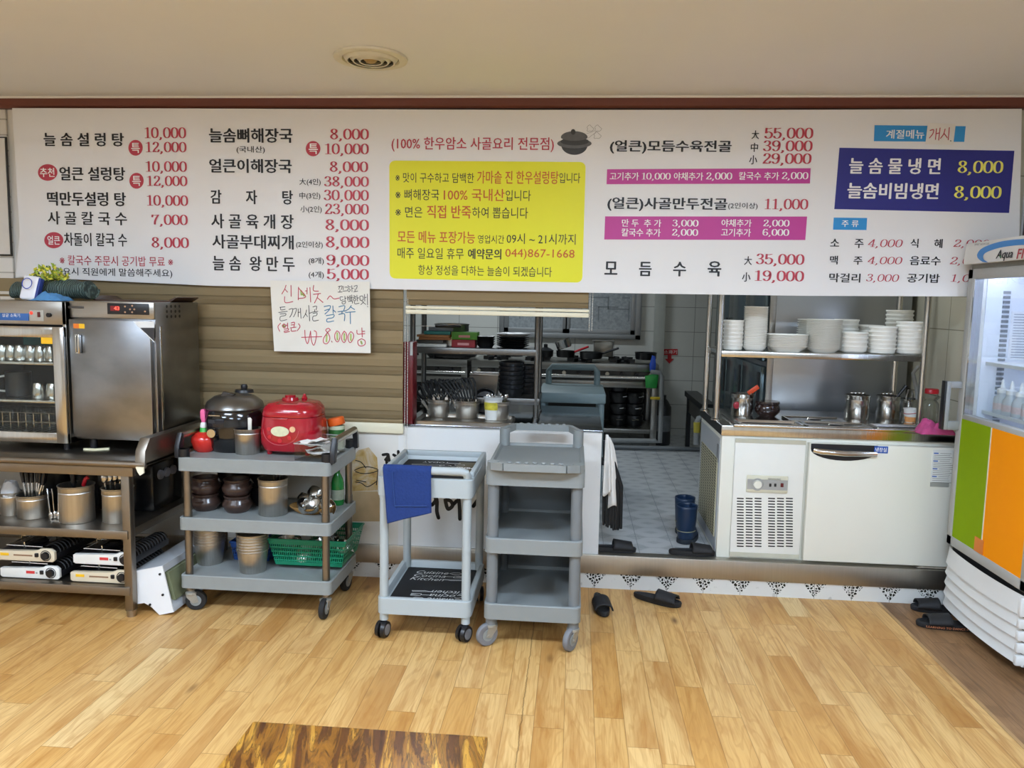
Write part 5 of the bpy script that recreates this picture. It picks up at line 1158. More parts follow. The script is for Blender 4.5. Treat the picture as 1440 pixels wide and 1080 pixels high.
# ------------------------------------------------------------------ banded roller blinds
m_bl = M('tan_blind_fabric', '8d7a58', .75, var=.05, scale=3, stretch=(1, 1, 20)); m_bl2 = M('tan_blind_narrow', '7a6848', .75, var=.05)  # second tan is the narrow bands' darker fabric
def blind(label, x0, x1, z0, z1, railz, chain_x, ph=0.0):
    t = thing('roller_blind', label, 'blind', ((x0+x1)/2, WY-.02, z0))
    mb = MB(); z = z1; k = 0; P = []
    while z > z0+.002:
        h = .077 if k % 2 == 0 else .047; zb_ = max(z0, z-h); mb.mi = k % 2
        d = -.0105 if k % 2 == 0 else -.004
        y = WY-.012
        a, b = mb.bm.verts, None
        vs = [(x0, y+d, z-.002), (x1, y+d, z-.002), (x1, y+d-.003, (z+zb_)/2), (x0, y+d-.003, (z+zb_)/2), (x1, y+d+.001, zb_), (x0, y+d+.001, zb_)]
        v = [mb.bm.verts.new(p) for p in vs]; mb._f([v[0], v[1], v[2], v[3]]); mb._f([v[3], v[2], v[4], v[5]])
        w_ = [mb.bm.verts.new(p) for p in ((x0, y+.004, zb_), (x1, y+.004, zb_))]; mb._f([v[5], v[4], w_[1], w_[0]])
        z = zb_; k += 1
    mb.box(x0, WY-.008, z0, x1, WY-.006, z1)
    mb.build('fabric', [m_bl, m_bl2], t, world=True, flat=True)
    for i, (a, b) in enumerate(railz): MB().box(x0-.004, WY-.026, a, x1+.004, WY-.004, b, .003).build('bottom_rail', m_cream, t, world=True)
    mb = MB()
    zc = 1.66
    while zc > chain_x[1]: mb.ball((chain_x[0], WY-.02, zc), .0032, seg=6, rings=4); mb.ball((chain_x[0]+.014, WY-.02, zc+.004), .0032, seg=6, rings=4); zc -= .009
    mb.build('bead_chain', M('ivory_bead', 'd9d6cc', .4, var=0), t, world=True); return t
xa = at(570, 600, WY).x; zr0, zr1 = at(540, 608, WY).z, at(540, 594, WY).z
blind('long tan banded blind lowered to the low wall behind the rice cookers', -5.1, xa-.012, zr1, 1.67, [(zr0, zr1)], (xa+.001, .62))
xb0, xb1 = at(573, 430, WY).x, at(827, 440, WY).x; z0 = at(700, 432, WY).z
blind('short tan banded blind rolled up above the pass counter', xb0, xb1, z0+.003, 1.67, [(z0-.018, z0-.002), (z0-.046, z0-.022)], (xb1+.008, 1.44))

# ------------------------------------------------------------------ pass counter
m_stc = M('counter_steel', '8b8f94', .14, 1.0, var=.06, scale=4, bump=.25)
t = thing('pass_counter', 'steel-topped pass counter behind the low white wall', 'counter', (-.4, 4.75, .19))
MB().box(-.97, WY+.037, .872, .168, 5.22, .890, .003).build('worktop', m_stc, t, world=True)
for x in (-.93, .09):
    for y in (4.32, 5.17): MB().cyl((x, y, .19), (x, y, .874), .02, seg=14).build('leg', m_st, t, world=True)
MB().box(-.93, 4.33, .45, .09, 5.17, .47).build('undershelf', m_st, t, world=True)
# white gloves and black mop head hung at the counter end
t = thing('rubber_gloves', 'white rubber gloves hanging on the counter end above a black mop', 'gloves', (.20, 4.36, .45))
m_glv = M('white_rubber', 'eeece8', .5, var=.05, scale=12)
for k, (x0, L_, w_, y0) in enumerate(((.185, .33, .030, 4.275), (.215, .40, .042, 4.31), (.245, .37, .034, 4.36))):
    def gl(u, v, x0=x0, L_=L_, w_=w_, k=k, y0=y0):
        a = 2*PI*v; q = w_*(.35+.75*u**.7)
        return Vector((x0*(.3+.7*u**.6)+.168*(.7-.7*u**.6)+.02+q*math.cos(a)*.8, y0+.018*math.sin(a)*(.5+u)+.012*math.cos(3*a+k)*u, .865-L_*u-.02*u*math.sin(2*a+k)-.02*k))
    MB().grid(gl, 14, 20).build('glove', m_glv, t, world=True, solid=.003)
c = thing('mop', 'black string mop hanging on the counter end below the white gloves', 'mop', (.20, 4.38, .3)); rn = random.Random(2)
mb = MB()
for k in range(90):
    y = 4.30+rn.random()*.12; x = .185+rn.random()*.105; mb.tube([(x*.5+.098, y*.6+4.36*.4, .70), (x, y, .56), (x+.004, y+rn.uniform(-.006, .006), .345+rn.uniform(-.015, .02)-.03*(x-.185)/.1)], [.006, .008, .007], 5)
mb.build('strings', m_rub, c, world=True); MB().cyl((.19, 4.40, .69), (.185, 4.44, .80), .008, seg=10).box(.17, 4.32, .68, .21, 4.42, .71, .005).build('handle', m_blk, c, world=True)

# rack with two shelves standing on the counter
t = thing('counter_rack', 'two-tier steel rack with round posts standing on the pass counter', 'rack', (-.57, 4.58, .89))
RX0, RX1, RYF, RYB = -.99, at(757, 540, 4.62).x, 4.60, 4.98
m_rk = steel('dull_rack_steel', '6f6e6b', .38, (2, 2, 40))
MB().box(RX0, RYF, 1.270, RX1-.015, RYB, 1.308, .003).build('shelf', m_rk, t, world=True)
MB().box(RX0, RYF, .975, RX1+.01, RYB, 1.012, .003).build('shelf', m_rk, t, world=True)
for x in (RX0+.01, RX1-.012):
    for y in (RYF+.015, RYB-.015): MB().cyl((x, y, .89), (x, y, 1.95), .0165, seg=16).lathe([(0, 0), (.024, 0), (.024, .008), (0, .012)], (x, y, .89), 16).build('post', m_rk, t, world=True)
t = thing('metal_box', 'dark red metal box with a white notice on the counter beside the rack', 'box', (-.965+.06, 4.36, .89))
MB().box(-.985, 4.30, .89, -.885, 4.42, 1.36, .004).build('body', M('oxblood_enamel', '6d141c', .3, var=.08), t, world=True) if False else MB().box(-.968, 4.27, .89, -.905, 4.385, 1.355, .004).build('body', M('oxblood_enamel', '6d141c', .3, var=.08), t, world=True)
a, b = at(577, 481, 4.27), at(589, 500, 4.27); MB().box(a.x, 4.2665, b.z, min(b.x, -.907), 4.2698, a.z).build('notice', M('grey_notice', 'b9b8b4', .6), t, world=True)
zu = 1.308
def blob(name, label, catg, px, z, prof, mat, part, group=None, dy=0.0, sy=1.0, seg=26):
    x, y, r, h = place(*px, z); t = thing(name, label, catg, (x, y+dy, z), 0, group)
    MB().lathe([(q*r, k*h) for q, k in prof], seg=seg, sy=sy).build(part, mat, t); return t, r, h
POT = [(0, 0), (.95, 0), (1, .03), (1, .92), (1.04, .96), (1.04, 1), (.96, 1), (.95, .05), (0, .05)]
blob('aluminium_pot', 'wide aluminium pot on the rack top shelf behind the green box', 'pot', (609, 658, 456, 488), zu, POT, m_st, 'body', dy=.05)
for nm, px, mt, lab in (('carton', (635, 668, 475, 488), M('dark_red_card', '8a1f26', .6), 'dark red carton under the green box on the rack top shelf'), ('carton', (635, 671, 464, 476), M('leaf_green_card', '4f8a2c', .6), 'green carton stacked on the dark red carton')):
    a, b = at(px[0], px[3], 4.66), at(px[1], px[2], 4.66); z0 = zu if 'red' in lab[:9] else zu+.047
    t = thing(nm, lab, 'carton', ((a.x+b.x)/2, 4.72, z0)); hw = (b.x-a.x)/2
    MB().box(-hw, -.06, 0, hw, .06, .046, .002).build('body', mt, t); MB().box(-.035, -.0605, .013, .035, -.0600, .027).build('caption', M('pale_caption', 'b9c79a' if 'green' in lab[:6] else 'c98a88', .6, var=0), t)
c0 = None
for i in range(4):
    lab = 'shallow black bowl, %s of the short stack on the rack top shelf' % ordin(i, 4); loc = (at(683, 480, 4.7).x, 4.70, zu+.014*i)
    if c0 is None:
        c0 = thing('shallow_bowl', lab, 'bowl', loc, 0, 'shallow black bowls'); MB().lathe([(0, 0), (.04, 0), (.058, .026), (.060, .028), (.054, .026), (0, .008)], seg=24).build('bowl', m_blkpot, c0)
    else: dup(c0, loc, 0, lab)
c0 = None
for i in range(6):
    last = i == 5; lab = 'grey oval plate on top of the black plate stack' if last else 'black plate, %s of the stack on the rack top shelf by the post' % ordin(i, 6); loc = (at(721, 480, 4.72).x, 4.73, zu+.0125*i)
    if c0 is None:
        c0 = thing('plate', lab, 'plate', loc, 0, 'black plates on the rack'); MB().lathe([(0, 0), (.06, 0), (.098, .016), (.104, .018), (.098, .020), (.06, .006), (0, .006)], seg=30).build('plate', m_blkpot, c0)
    elif not last: dup(c0, loc, 0, lab)
    else:
        c = thing('plate', lab, 'plate', (loc[0], loc[1], loc[2]+.004)); MB().lathe([(0, 0), (.07, 0), (.104, .018), (.110, .021), (.104, .024), (.06, .012), (0, .010)], seg=30).build('plate', M('grey_ceramic', '9fa2a6', .3), c)
for i, (w_, h_, d_, col, lab, rz) in enumerate(((.20, .018, .26, 'b9b7ae', 'stack of pale papers at the bottom of the pile on the rack shelf', .05), (.17, .022, .22, '46443f', 'spiral notebook in the pile on the rack shelf', -.08), (.19, .016, .24, '8f5a2c', 'brown folder in the pile on the rack shelf', .1), (.20, .014, .25, '9c6a3c', 'tan folder above the brown folder on the rack shelf', -.06), (.16, .02, .22, '20706a', 'teal file box on the pile on the rack shelf', .06), (.15, .022, .14, '6f7376', 'grey punch lying on top of the pile on the rack shelf', .2))):
    t = thing(lab.split(' on ')[0].split(' in ')[0].split(' at ')[0].split(' lying')[0].split(' above')[0].replace(' ', '_').replace('stack_of_', ''), lab, 'stationery', (-.885+.01*i, 4.76, zu+(0, .019, .042, .059, .074, .095)[i]), rz)
    MB().box(-w_/2, -d_/2, 0, w_/2, d_/2, h_, .002).build('body', M('stationery_'+col, col, .6, var=.15, scale=40), t)
t = thing('knife', 'black knife lying across the top of the pile on the rack shelf', 'knife', (-.84, 4.70, zu+.118), .1); MB().box(-.02, -.008, 0, .14, .008, .014, .004).build('handle', m_blk, t); MB().prism([(-.15, .004), (-.02, .0), (-.02, .03), (-.11, .03)], -.001, .001, 'xz').build('blade', m_stp, t) if False else MB().box(-.16, -.012, .005, -.02, .012, .007).build('blade', m_stp, t)
t = thing('stock_pot', 'dark wide roasting pan with a handle on the far range behind the rack', 'pan', (at(635, 500, 7.75).x, 7.75, 1.02))
MB().lathe([(0, 0), (.24, 0), (.26, .02), (.27, .12), (.262, .12), (.25, .02), (0, .01)], seg=28, sy=.7).build('body', m_blkpot, t); MB().tube([(.25, -.05, .09), (.36, -.08, .10), (.42, -.09, .08)], .022, 8).build('handle', m_blk, t)
# lower shelf: stacked black trays, steel bin, pan
c0 = None
for i in range(7):
    lab = 'black hot-stone bowl, %s of the tall stack on the rack lower shelf' % ordin(i, 7); loc = (at(718, 540, 4.70).x, 4.74, 1.012+.0275*i)
    if c0 is None:
        c0 = thing('stone_bowl', lab, 'bowl', loc, 0, 'black hot-stone bowls on the rack'); MB().lathe([(0, 0), (.062, 0), (.066, .01), (.078, .03), (.080, .045), (.074, .045), (.06, .02), (0, .018)], seg=26).build('bowl', m_blkpot, c0)
    else: dup(c0, loc, 0, lab)
c1 = None
for i in range(6):
    lab = 'black hot-stone bowl, %s of the stack beside the rack post' % ordin(i, 6); loc = (at(738, 540, 4.86).x+.01, 4.88, 1.012+.0275*i); d = dup(c0, loc, 0, lab, 'black hot-stone bowls by the rack post')
a, b = at(661, 547, 4.74), at(701, 518, 4.74)
t = thing('steel_bin', 'rectangular steel pan standing on the rack lower shelf behind the white tub', 'pan', ((a.x+b.x)/2, 4.80, 1.012)); hw, hh = (b.x-a.x)/2, .125
mb = MB(); A = [(-hw*.88, -.06, 0), (hw*.88, -.06, 0), (hw*.88, .06, 0), (-hw*.88, .06, 0)]; B = [(-hw, -.075, hh), (hw, -.075, hh), (hw, .075, hh), (-hw, .075, hh)]
A = [mb.bm.verts.new(p) for p in A]; B = [mb.bm.verts.new(p) for p in B]; mb._f(A[::-1])
for i in range(4): mb._f([A[i], A[(i+1) % 4], B[(i+1) % 4], B[i]])
mb.build('body', m_sth, t); MB().tube([(-hw, -.075, hh), (hw, -.075, hh), (hw, .075, hh), (-hw, .075, hh)], .006, 8, True).build('rim', m_st, t)

# tray with three buckets of utensils
zc = .890
a, b = gz(577, 599, zc), gz(722, 596, zc)
t = thing('steel_tray', 'shallow steel tray under three utensil buckets at the end of the pass counter', 'tray', ((a.x+b.x)/2, 4.42, zc))
MB().tray(a.x, 4.268, zc, b.x, 4.56, zc+.022, .008, zc+.004, .03).build('tray', m_st, t, world=True)
zt_ = zc+.004
bk = []
for px, lab in (((601, 633, 563, 588), 'steel bucket full of black-handled scissors on the counter tray'), ((639, 675, 565, 590), 'steel bucket full of black-handled tongs on the counter tray'), ((680, 717, 566, 592), 'steel bucket of spoons and forks at the tray corner')):
    tt, r, h = canister('steel_bucket', lab, 'bucket', px, zt_, taper=.9); bk.append((tt.location.copy(), r, h))
def fan(i, n, o, r): k = i/(n-1)*2-1; return k
(o, r, h) = bk[0]
c0 = None
for i in range(8):
    k = i/7*2-1; lab = 'scissors with black loop handles in the first utensil bucket, %s across' % ORD[i]; loc = (o.x+r*.55*k, o.y+.012*((i % 3)-1), zt_+.008)
    if c0 is None:
        c0 = thing('scissors', lab, 'scissors', loc, 0, 'scissors in the bucket')
        MB().prism([(-.006, 0), (.006, 0), (.009, h+.02), (-.009, h+.02)], -.002, .002, 'xz').build('blade', m_stp, c0)
        for s_ in (-1, 1):
            P = [(s_*.006, 0, h+.005), (s_*.022, 0, h+.03), (s_*.036, .0, h+.07), (s_*.030, 0, h+.105), (s_*.012, 0, h+.112), (s_*.002, 0, h+.09), (s_*.004, 0, h+.045)]
            MB().tube(P, .0058, 7, True).build('handle', m_rub, c0)
        c0.rotation_euler = (0, -.62, .5)
    else: dup(c0, loc, None, lab, tilt=(0.12*((i % 3)-1), -.62+.95*i/7, .5-.5*i/7+.3*(i % 2)))
(o, r, h) = bk[1]; c0 = None
for i in range(10):
    k = i/9*2-1; lab = 'black-handled tongs in the second utensil bucket, %s across' % ORD[i]; loc = (o.x+r*.6*k, o.y+.014*((i % 3)-1), zt_+.008)
    if c0 is None:
        c0 = thing('tongs', lab, 'tongs', loc, 0, 'tongs in the bucket'); MB().tube([(0, 0, 0), (.0, 0, h+.01)], .005, 6).build('shaft', m_stp, c0)
        MB().tube([(0, 0, h), (-.008, 0, h+.05), (-.022, 0, h+.10), (-.036, 0, h+.125), (-.048, 0, h+.12)], [.006, .0075, .0075, .007, .005], 8).build('handle', m_rub, c0); c0.rotation_euler = (0, -.42, 0)
    else: dup(c0, loc, None, lab, tilt=(.1*((i % 3)-1), -.42+.5*i/9, .0))
(o, r, h) = bk[2]; c0 = None; rn = random.Random(6)
for i in range(11):
    a = 2*PI*i/11; lab = 'spoon handle sticking out of the third utensil bucket, %s round the rim' % ORD[i]; loc = (o.x+r*.62*math.cos(a), o.y+r*.62*math.sin(a), zt_+.008)
    if c0 is None:
        c0 = thing('table_spoon', lab, 'spoon', loc, 0, 'spoons in the bucket'); MB().tube([(0, 0, 0), (0, 0, h), (.002, 0, h+.018)], .0042, 6).ball((.003, -.002, h+.018), .010, .005, .016, 10, 6).build('spoon', m_stp, c0)
    else: dup(c0, loc, None, lab, tilt=(rn.uniform(-.12, .12), rn.uniform(-.12, .12), a))
x, y, r, h = place(692, 717, 547, 575, zc)
t = thing('plastic_tub', 'white plastic tub with a colourful label behind the spoon bucket', 'tub', (x+.005, 4.50, zc+.006))
MB().lathe([(0, 0), (.046, 0), (.054, .12), (0, .12)], seg=24).build('body', M('white_tub', 'd9dad6', .4), t); MB().lathe([(.0515, .06), (.0545, .105)], seg=24).build('label', M('colourful_label', 'c9b23a', .5, var=.6, scale=25), t); MB().lathe([(.056, .118), (.058, .122), (.058, .134), (0, .136)], seg=24).build('lid', M('translucent_lid', 'c4c8c8', .3), t)
t = thing('frying_pan', 'black round pan leaning behind the utensil buckets on the counter', 'pan', (at(681, 560, 4.62).x, 4.66, zc)); mb = MB().lathe([(0, 0), (.07, 0), (.08, .03), (.084, .032), (.078, .033), (.066, .008), (0, .008)], seg=28); bmesh.ops.rotate(mb.bm, cent=(0, 0, 0), matrix=Matrix.Rotation(R(72), 3, 'X'), verts=mb.bm.verts)
bmesh.ops.translate(mb.bm, vec=(0, 0, .085), verts=mb.bm.verts); mb.build('pan', m_blkpot, t)

# ------------------------------------------------------------------ kitchen behind
m_tg = M('grey_green_polymer', '76878a', .5, var=.05, scale=8)
t = thing('kitchen_cart', 'grey-green plastic cart with a raised handle standing in the kitchen behind the counter', 'cart', (-.03, 5.7, .19))
a, b = at(757, 566, 5.42), at(852, 566, 5.42)
MB().box(a.x, 5.42, a.z, b.x, 6.05, a.z+.075, .012).build('top_tray', m_tg, t, world=True)
MB().box(a.x, 5.42, .45, b.x, 6.05, .52, .012).build('bottom_tray', m_tg, t, world=True)
for x in (a.x+.03, b.x-.03):
    for y in (5.46, 6.0): MB().cyl((x, y, .24), (x, y, a.z+.01), .022, seg=14).build('post', m_tg, t, world=True); MB().cyl((x-.013, y, .23), (x+.013, y, .23), .04, seg=18).build('wheel', m_rub, t, world=True)
hz = a.z+.075
MB().tube([(a.x+.05, 6.0, hz-.01), (a.x+.05, 6.0, hz+.10), (a.x+.075, 6.0, hz+.135), (b.x-.075, 6.0, hz+.135), (b.x-.05, 6.0, hz+.10), (b.x-.05, 6.0, hz-.01)], .024, 12).build('handle', m_tg, t, world=True)

KB = 8.34
m_stk = steel('kitchen_steel', '9a9892', .35, (2, 2, 40))
def rng(name, label, x0, x1, yf, pots):
    t = thing(name, label, 'gas range', ((x0+x1)/2, (yf+8.2)/2, .19)); zt2 = at(800, 510, 7.5).z; 
    MB().box(x0, yf, zt2-.07, x1, 8.2, zt2, .004).build('top', m_stk, t, world=True)
    MB().box(x0, yf+.03, zt2-.17, x1, 8.1, zt2-.07).build('control_front', M('range_dark_steel', '4a4947', .4, .7), t, world=True)
    n_ = int((x1-x0)/.14)
    for i in range(n_): x = x0+.07+.14*i; MB().cyl((x, yf+.03, zt2-.10), (x, yf-.005, zt2-.10), .021, .017, 14).build('knob', m_blk if i % 3 else M('tan_knob', 'b5ab98', .4), t, world=True)
    MB().tube([(x0, yf-.04, zt2-.125), (x1-.01, yf-.04, zt2-.125)], .017, 10).build('gas_rail', m_stp, t, world=True)
    MB().box(x0, yf+.005, zt2-.23, x1, yf+.04, zt2-.17, .003).build('lower_rail', m_stk, t, world=True)
    MB().box(x0, yf+.02, .33, x1, 8.1, .37, .003).build('shelf', m_stk, t, world=True)
    MB().box(x0, 8.12, .37, x1, 8.14, zt2-.1).build('back_panel', M('dark_panel_steel', '3a3936', .5, .5), t, world=True)  # dark metal sheet behind the open underside
    for x in (x0+.03, x1-.03):
        for y in (yf+.03, 8.1): MB().box(x-.03, y-.025, .19, x+.03, y+.025, zt2-.07, .003).build('leg', m_stk, t, world=True)
    n_ = int((x1-x0)/.42)
    for i in range(n_):
        x = x0+.22+.42*i
        for y in (yf+.2, yf+.5):
            mb = MB().lathe([(0, 0), (.05, 0), (.055, .012), (.03, .02), (0, .02)], (x, y, zt2), 16)
            for k in range(6):
                a = PI*k/3; mb.box(x+.08*math.cos(a)-.045, y+.08*math.sin(a)-.006, zt2, x+.08*math.cos(a)+.045, y+.08*math.sin(a)+.006, zt2+.035, rot=Matrix.Rotation(a, 4, 'Z'))
            mb.build('burner', m_blkpot, t, world=True)
    return zt2
rng('gas_range', 'steel gas range with a bright rail beyond the dark red box', -2.4, at(657, 510, 7.5).x, 7.5, 0)
zt2 = rng('gas_range', 'long steel gas range against the tiled back wall with pots on top', at(663, 510, 7.5).x, at(927, 510, 7.5).x, 7.5, 0)
zg = zt2+.036
def pot_on(name, label, cx, w_px, hpx, y=7.75, mat=None, lid=False, hnd=None):
    p = at(cx, 505, y); r = w_px/2*y/CF; h = hpx*y/CF; t = thing(name, label, 'pot', (p.x, y, zg))
    MB().lathe([(0, 0), (r*.9, 0), (r*.97, h*.2), (r, h*.9), (r*1.05, h), (r*.95, h), (r*.9, h*.1), (0, h*.1)], seg=24).build('body', mat or m_blkpot, t)
    if lid: MB().lathe([(r*1.03, h), (r*.6, h+.02), (.02, h+.03), (.02, h+.06), (0, h+.065)], seg=24).build('lid', mat or m_blkpot, t)
    if hnd: MB().tube([(r*.9, -.02, h*.8), (r*.9+hnd*.5, -.06, h+.02), (r*.9+hnd, -.1, h+.05)], .011, 8).build('handle', m_red if 'red' in label else m_blk, t)
    return t
pot_on('stew_pot', 'low black pot on the long range partly behind the rack post', 723, 28, 11, y=7.7, lid=True)
pot_on('stew_pot', 'black lidded pot on the range beside the rack post', 767, 22, 9, lid=True)
pot_on('saucepan', 'black pan with a long red handle on the range', 795, 26, 9, hnd=.14)
t = pot_on('mixing_bowl', 'steel bowl tilted on top of the red-handled pan', 795, 22, 12, mat=m_stp, y=7.75); t.location = (at(794, 495, 7.75).x, 7.75, zg+.09); t.rotation_euler = (0, -.35, 0); t['category'] = 'bowl'
pot_on('frying_pan', 'black frying pan with a black handle on the range before the steel pot', 831, 32, 9, y=7.65, hnd=.16)
t = thing('steel_pot', 'tall square steel pot with ear handles at the back of the range', 'pot', (at(848, 500, 8.0).x, 8.0, zg)); s_ = 27/2*8.0/CF
MB().box(-s_, -.09, 0, s_, .09, .16, .012).box(-s_*1.14, -.1, .155, s_*1.14, .1, .165, .003).build('body', m_stk, t)
pot_on('frying_pan', 'wide black pan at the end of the long range over the blue brush', 908, 30, 10, y=7.7)
c0 = None
for j, px in enumerate((869, 891)):
    for i in range(3 + (1-j)):
        lab = 'black stew pot under the long range, %s of the stack %s' % (ordin(i, 4-j), ('nearer the cart', 'nearer the range leg')[j]); loc = (at(px, 590, 7.75).x, 7.75, .37+.115*i)
        if c0 is None:
            c0 = thing('stew_pot', lab, 'pot', loc, 0, 'black stew pots under the range'); MB().lathe([(0, 0), (.075, 0), (.092, .05), (.095, .10), (.088, .112), (0, .112)], seg=24).build('body', m_blkpot, c0)
            for s_ in (-1, 1): MB().tube([(s_*.01-.03, -.09, .07), (s_*.01, -.105, .075), (s_*.01+.03, -.09, .07)], .008, 6).build('lug', m_chr, c0) if s_ > 0 else None
        else: dup(c0, loc, .3*i, lab)
# window high on the back wall
WYK = KB-.03
p0, p1 = at(702, 473, WYK), at(903, 405, WYK)
m_alu = M('aluminium_frame', 'a3a6a8', .4, .6, var=.04)
w_ = struct('window_1', MB().box(p0.x, WYK-.03, p0.z, p1.x, KB+.005, p0.z+.05, .004).box(p0.x, WYK-.03, p0.z, p0.x+.05, KB+.005, 2.2, .004).box(p1.x-.06, WYK-.03, p0.z, p1.x, KB+.005, 2.2, .004).box(p0.x, WYK-.03, 2.15, p1.x, KB+.005, 2.2, .004), m_alu)
xm = at(798, 440, WYK).x
n = NT('frosted_lattice_pane', .35); n.color(n.ramp(n.noise(n.P, 40.0, 3), [(.3, '8d9498'), (.7, 'a9b0b4')])); m_pane = n.m
for x0, x1 in ((p0.x+.05, xm), (xm-.02, p1.x-.06)):
    sh = MB().box(x0, WYK-.012, p0.z+.05, x0+.05, WYK+.004, 2.15, .003).box(x1-.05, WYK-.012, p0.z+.05, x1, WYK+.004, 2.15, .003).box(x0, WYK-.012, p0.z+.05, x1, WYK+.004, p0.z+.1, .003).build('window_sash', m_alu, w_)
    MB().box(x0+.05, WYK, p0.z+.1, x1-.05, WYK+.006, 2.15).build('pane', m_pane, sh)
    mb = MB(); zb_ = p0.z+.1
    for q in ((.12, .10, .12, .34), (.12, .34, .40, .34), (.40, .22, .40, .34), (.40, .22, .62, .22), (.62, .10, .62, .30), (.30, .10, .30, .24), (.30, .24, .50, .24), (.05, .28, .2, .28), (.55, .34, .7, .34)):
        ex, ez = x0+.05+min(q[2], x1-x0-.12), zb_+q[3]; sx_ = x0+.05+min(q[0], x1-x0-.12)
        mb.box(min(sx_, ex)-.006, WYK-.002, zb_+q[1]-.006, max(sx_, ex)+.006, WYK, ez+.006)
    mb.build('lattice_pattern', M('etched_line', '7d8488', .4, var=0), sh)
t = thing('water_pipe', 'chrome water pipe along the bottom of the kitchen window', 'pipe', (.05, KB-.022, 1.2))
MB().tube([at(757, 472, 8.318), at(820, 471, 8.318), at(900, 472, 8.318), at(901, 466, 8.318)], .018, 10).build('pipe', m_chr, t, world=True)
# gas pipe, valve, extinguisher, sign
t = thing('gas_pipe', 'grey gas pipe running up the wall at the range end and along the floor', 'pipe', (.95, 7.4, .19))
MB().tube([at(855, 619, 7.35), at(922, 620, 7.35), at(928, 622, 7.36), at(929, 600, 7.36), at(931, 530, 7.36), at(928, 524, 7.36), at(915, 523, 7.36)], .022, 10).build('pipe', M('grey_pipe', '8b8d8c', .5), t, world=True)
c = at(922, 560, 7.34); MB().box(c.x-.05, c.y-.015, c.z-.012, c.x+.04, c.y+.01, c.z+.012, .004).build('valve_lever', M('yellow_paint', 'd1b52a', .5), t, world=True)
t = thing('wall_pipe', 'tall pale pipe box beside the red sign on the kitchen back wall', 'pipe', (1.02, 8.28, .19)); a, b = at(920, 470, 8.26), at(935, 470, 8.26)
MB().box(a.x, 8.27, .19, b.x, 8.338, 2.66, .004).build('duct', M('pale_duct', 'b4b7b0', .5), t, world=True)
t = thing('fire_extinguisher', 'dark cylinder standing on the floor behind the gas pipe', 'extinguisher', (at(931, 600, 7.75).x, 7.75, .19)); MB().lathe([(0, 0), (.08, 0), (.085, .02), (.085, .38), (.05, .44), (.03, .46), (.03, .5), (0, .5)], seg=22).build('body', M('dark_cylinder', '26282b', .35), t); MB().lathe([(.0855, .14), (.0855, .30)], seg=22).build('label', M('grey_band', '6c7072', .5, var=.3, scale=30), t)
t = thing('extinguisher_sign', 'small red sign with white characters and a down arrow on the kitchen wall', 'sign', (1.1, 8.335, 1.1))
zsx = (900, 480, 6.75)
sp_ = poly('plate', zp(zsx, [(218, 73), (357, 73), (356, 130), (298, 130), (298, 166), (322, 166), (279, 212), (236, 166), (262, 166), (262, 130), (219, 130)]), M('sign_red', 'c8242c', .5, var=0), t, KB-.006)
text('소화기', zbox(zsx, 228, 84, 350, 120), KB-.0075, m_w, sp_, .01)
t = thing('dust_pan', 'green plastic dustpan hanging at the end of the long range', 'dustpan', (at(918, 536, 7.4).x, 7.42, at(918, 546, 7.4).z)); MB().prism([(-.06, 0), (.04, -.0), (.055, .12), (.045, .14), (-.07, .11)], -.02, .05, 'xz', .01).build('pan', M('bright_green_plastic', '1f9a3c', .4), t)
t = thing('scrub_brush', 'blue handled brush hanging above the green dustpan', 'brush', (at(918, 520, 7.38).x, 7.4, at(918, 522, 7.38).z)); MB().prism([(-.025, 0), (.025, .0), (.03, .06), (.02, .14), (-.01, .15), (-.03, .06)], -.012, .012, 'xz', .006).build('handle', M('bright_blue_plastic', '1f4fc0', .4), t)
t = thing('floor_pipe', 'low grey conduit crossing the kitchen floor before the range', 'pipe', (.8, 7.0, .19)); a, b = gz(856, 630, .2), gz(986, 633, .2); MB().cyl((a.x, a.y, .21), (b.x, b.y, .21), .02, seg=10).build('pipe', M('grey_pipe2', '83878a', .5), t, world=True)
t = thing('steel_side_table', 'dark steel side table with a yellow-taped pipe at the kitchen corner', 'table', (1.42, 7.2, .19))
a = at(976, 560, 7.0); fxr = a.x+.12; MB().box(a.x, 6.6, a.z-.05, fxr, 7.6, a.z).build('top', M('dark_steel_edge', '2f3032', .35, .6), t, world=True)
for y in (6.65, 7.55): MB().box(a.x+.02, y-.02, .19, a.x+.06, y+.02, a.z-.05).build('leg', MATS['dark_steel_edge'], t, world=True)
MB().box(a.x+.03, 6.7, a.z-.2, a.x+.045, 7.5, a.z-.05).build('side_panel', m_stk, t, world=True)
MB().tube([at(979, 625, 6.5), at(980, 595, 6.5), at(983, 588, 6.5), at(986, 588, 6.5)], .025, 10).build('drain_pipe', M('grey_pipe', '8b8d8c'), t, world=True); MB().cyl(at(980, 608, 6.47), at(980, 594, 6.47), .028, seg=12).build('yellow_tape', M('yellow_tape', 'b3a23a', .5), t, world=True)
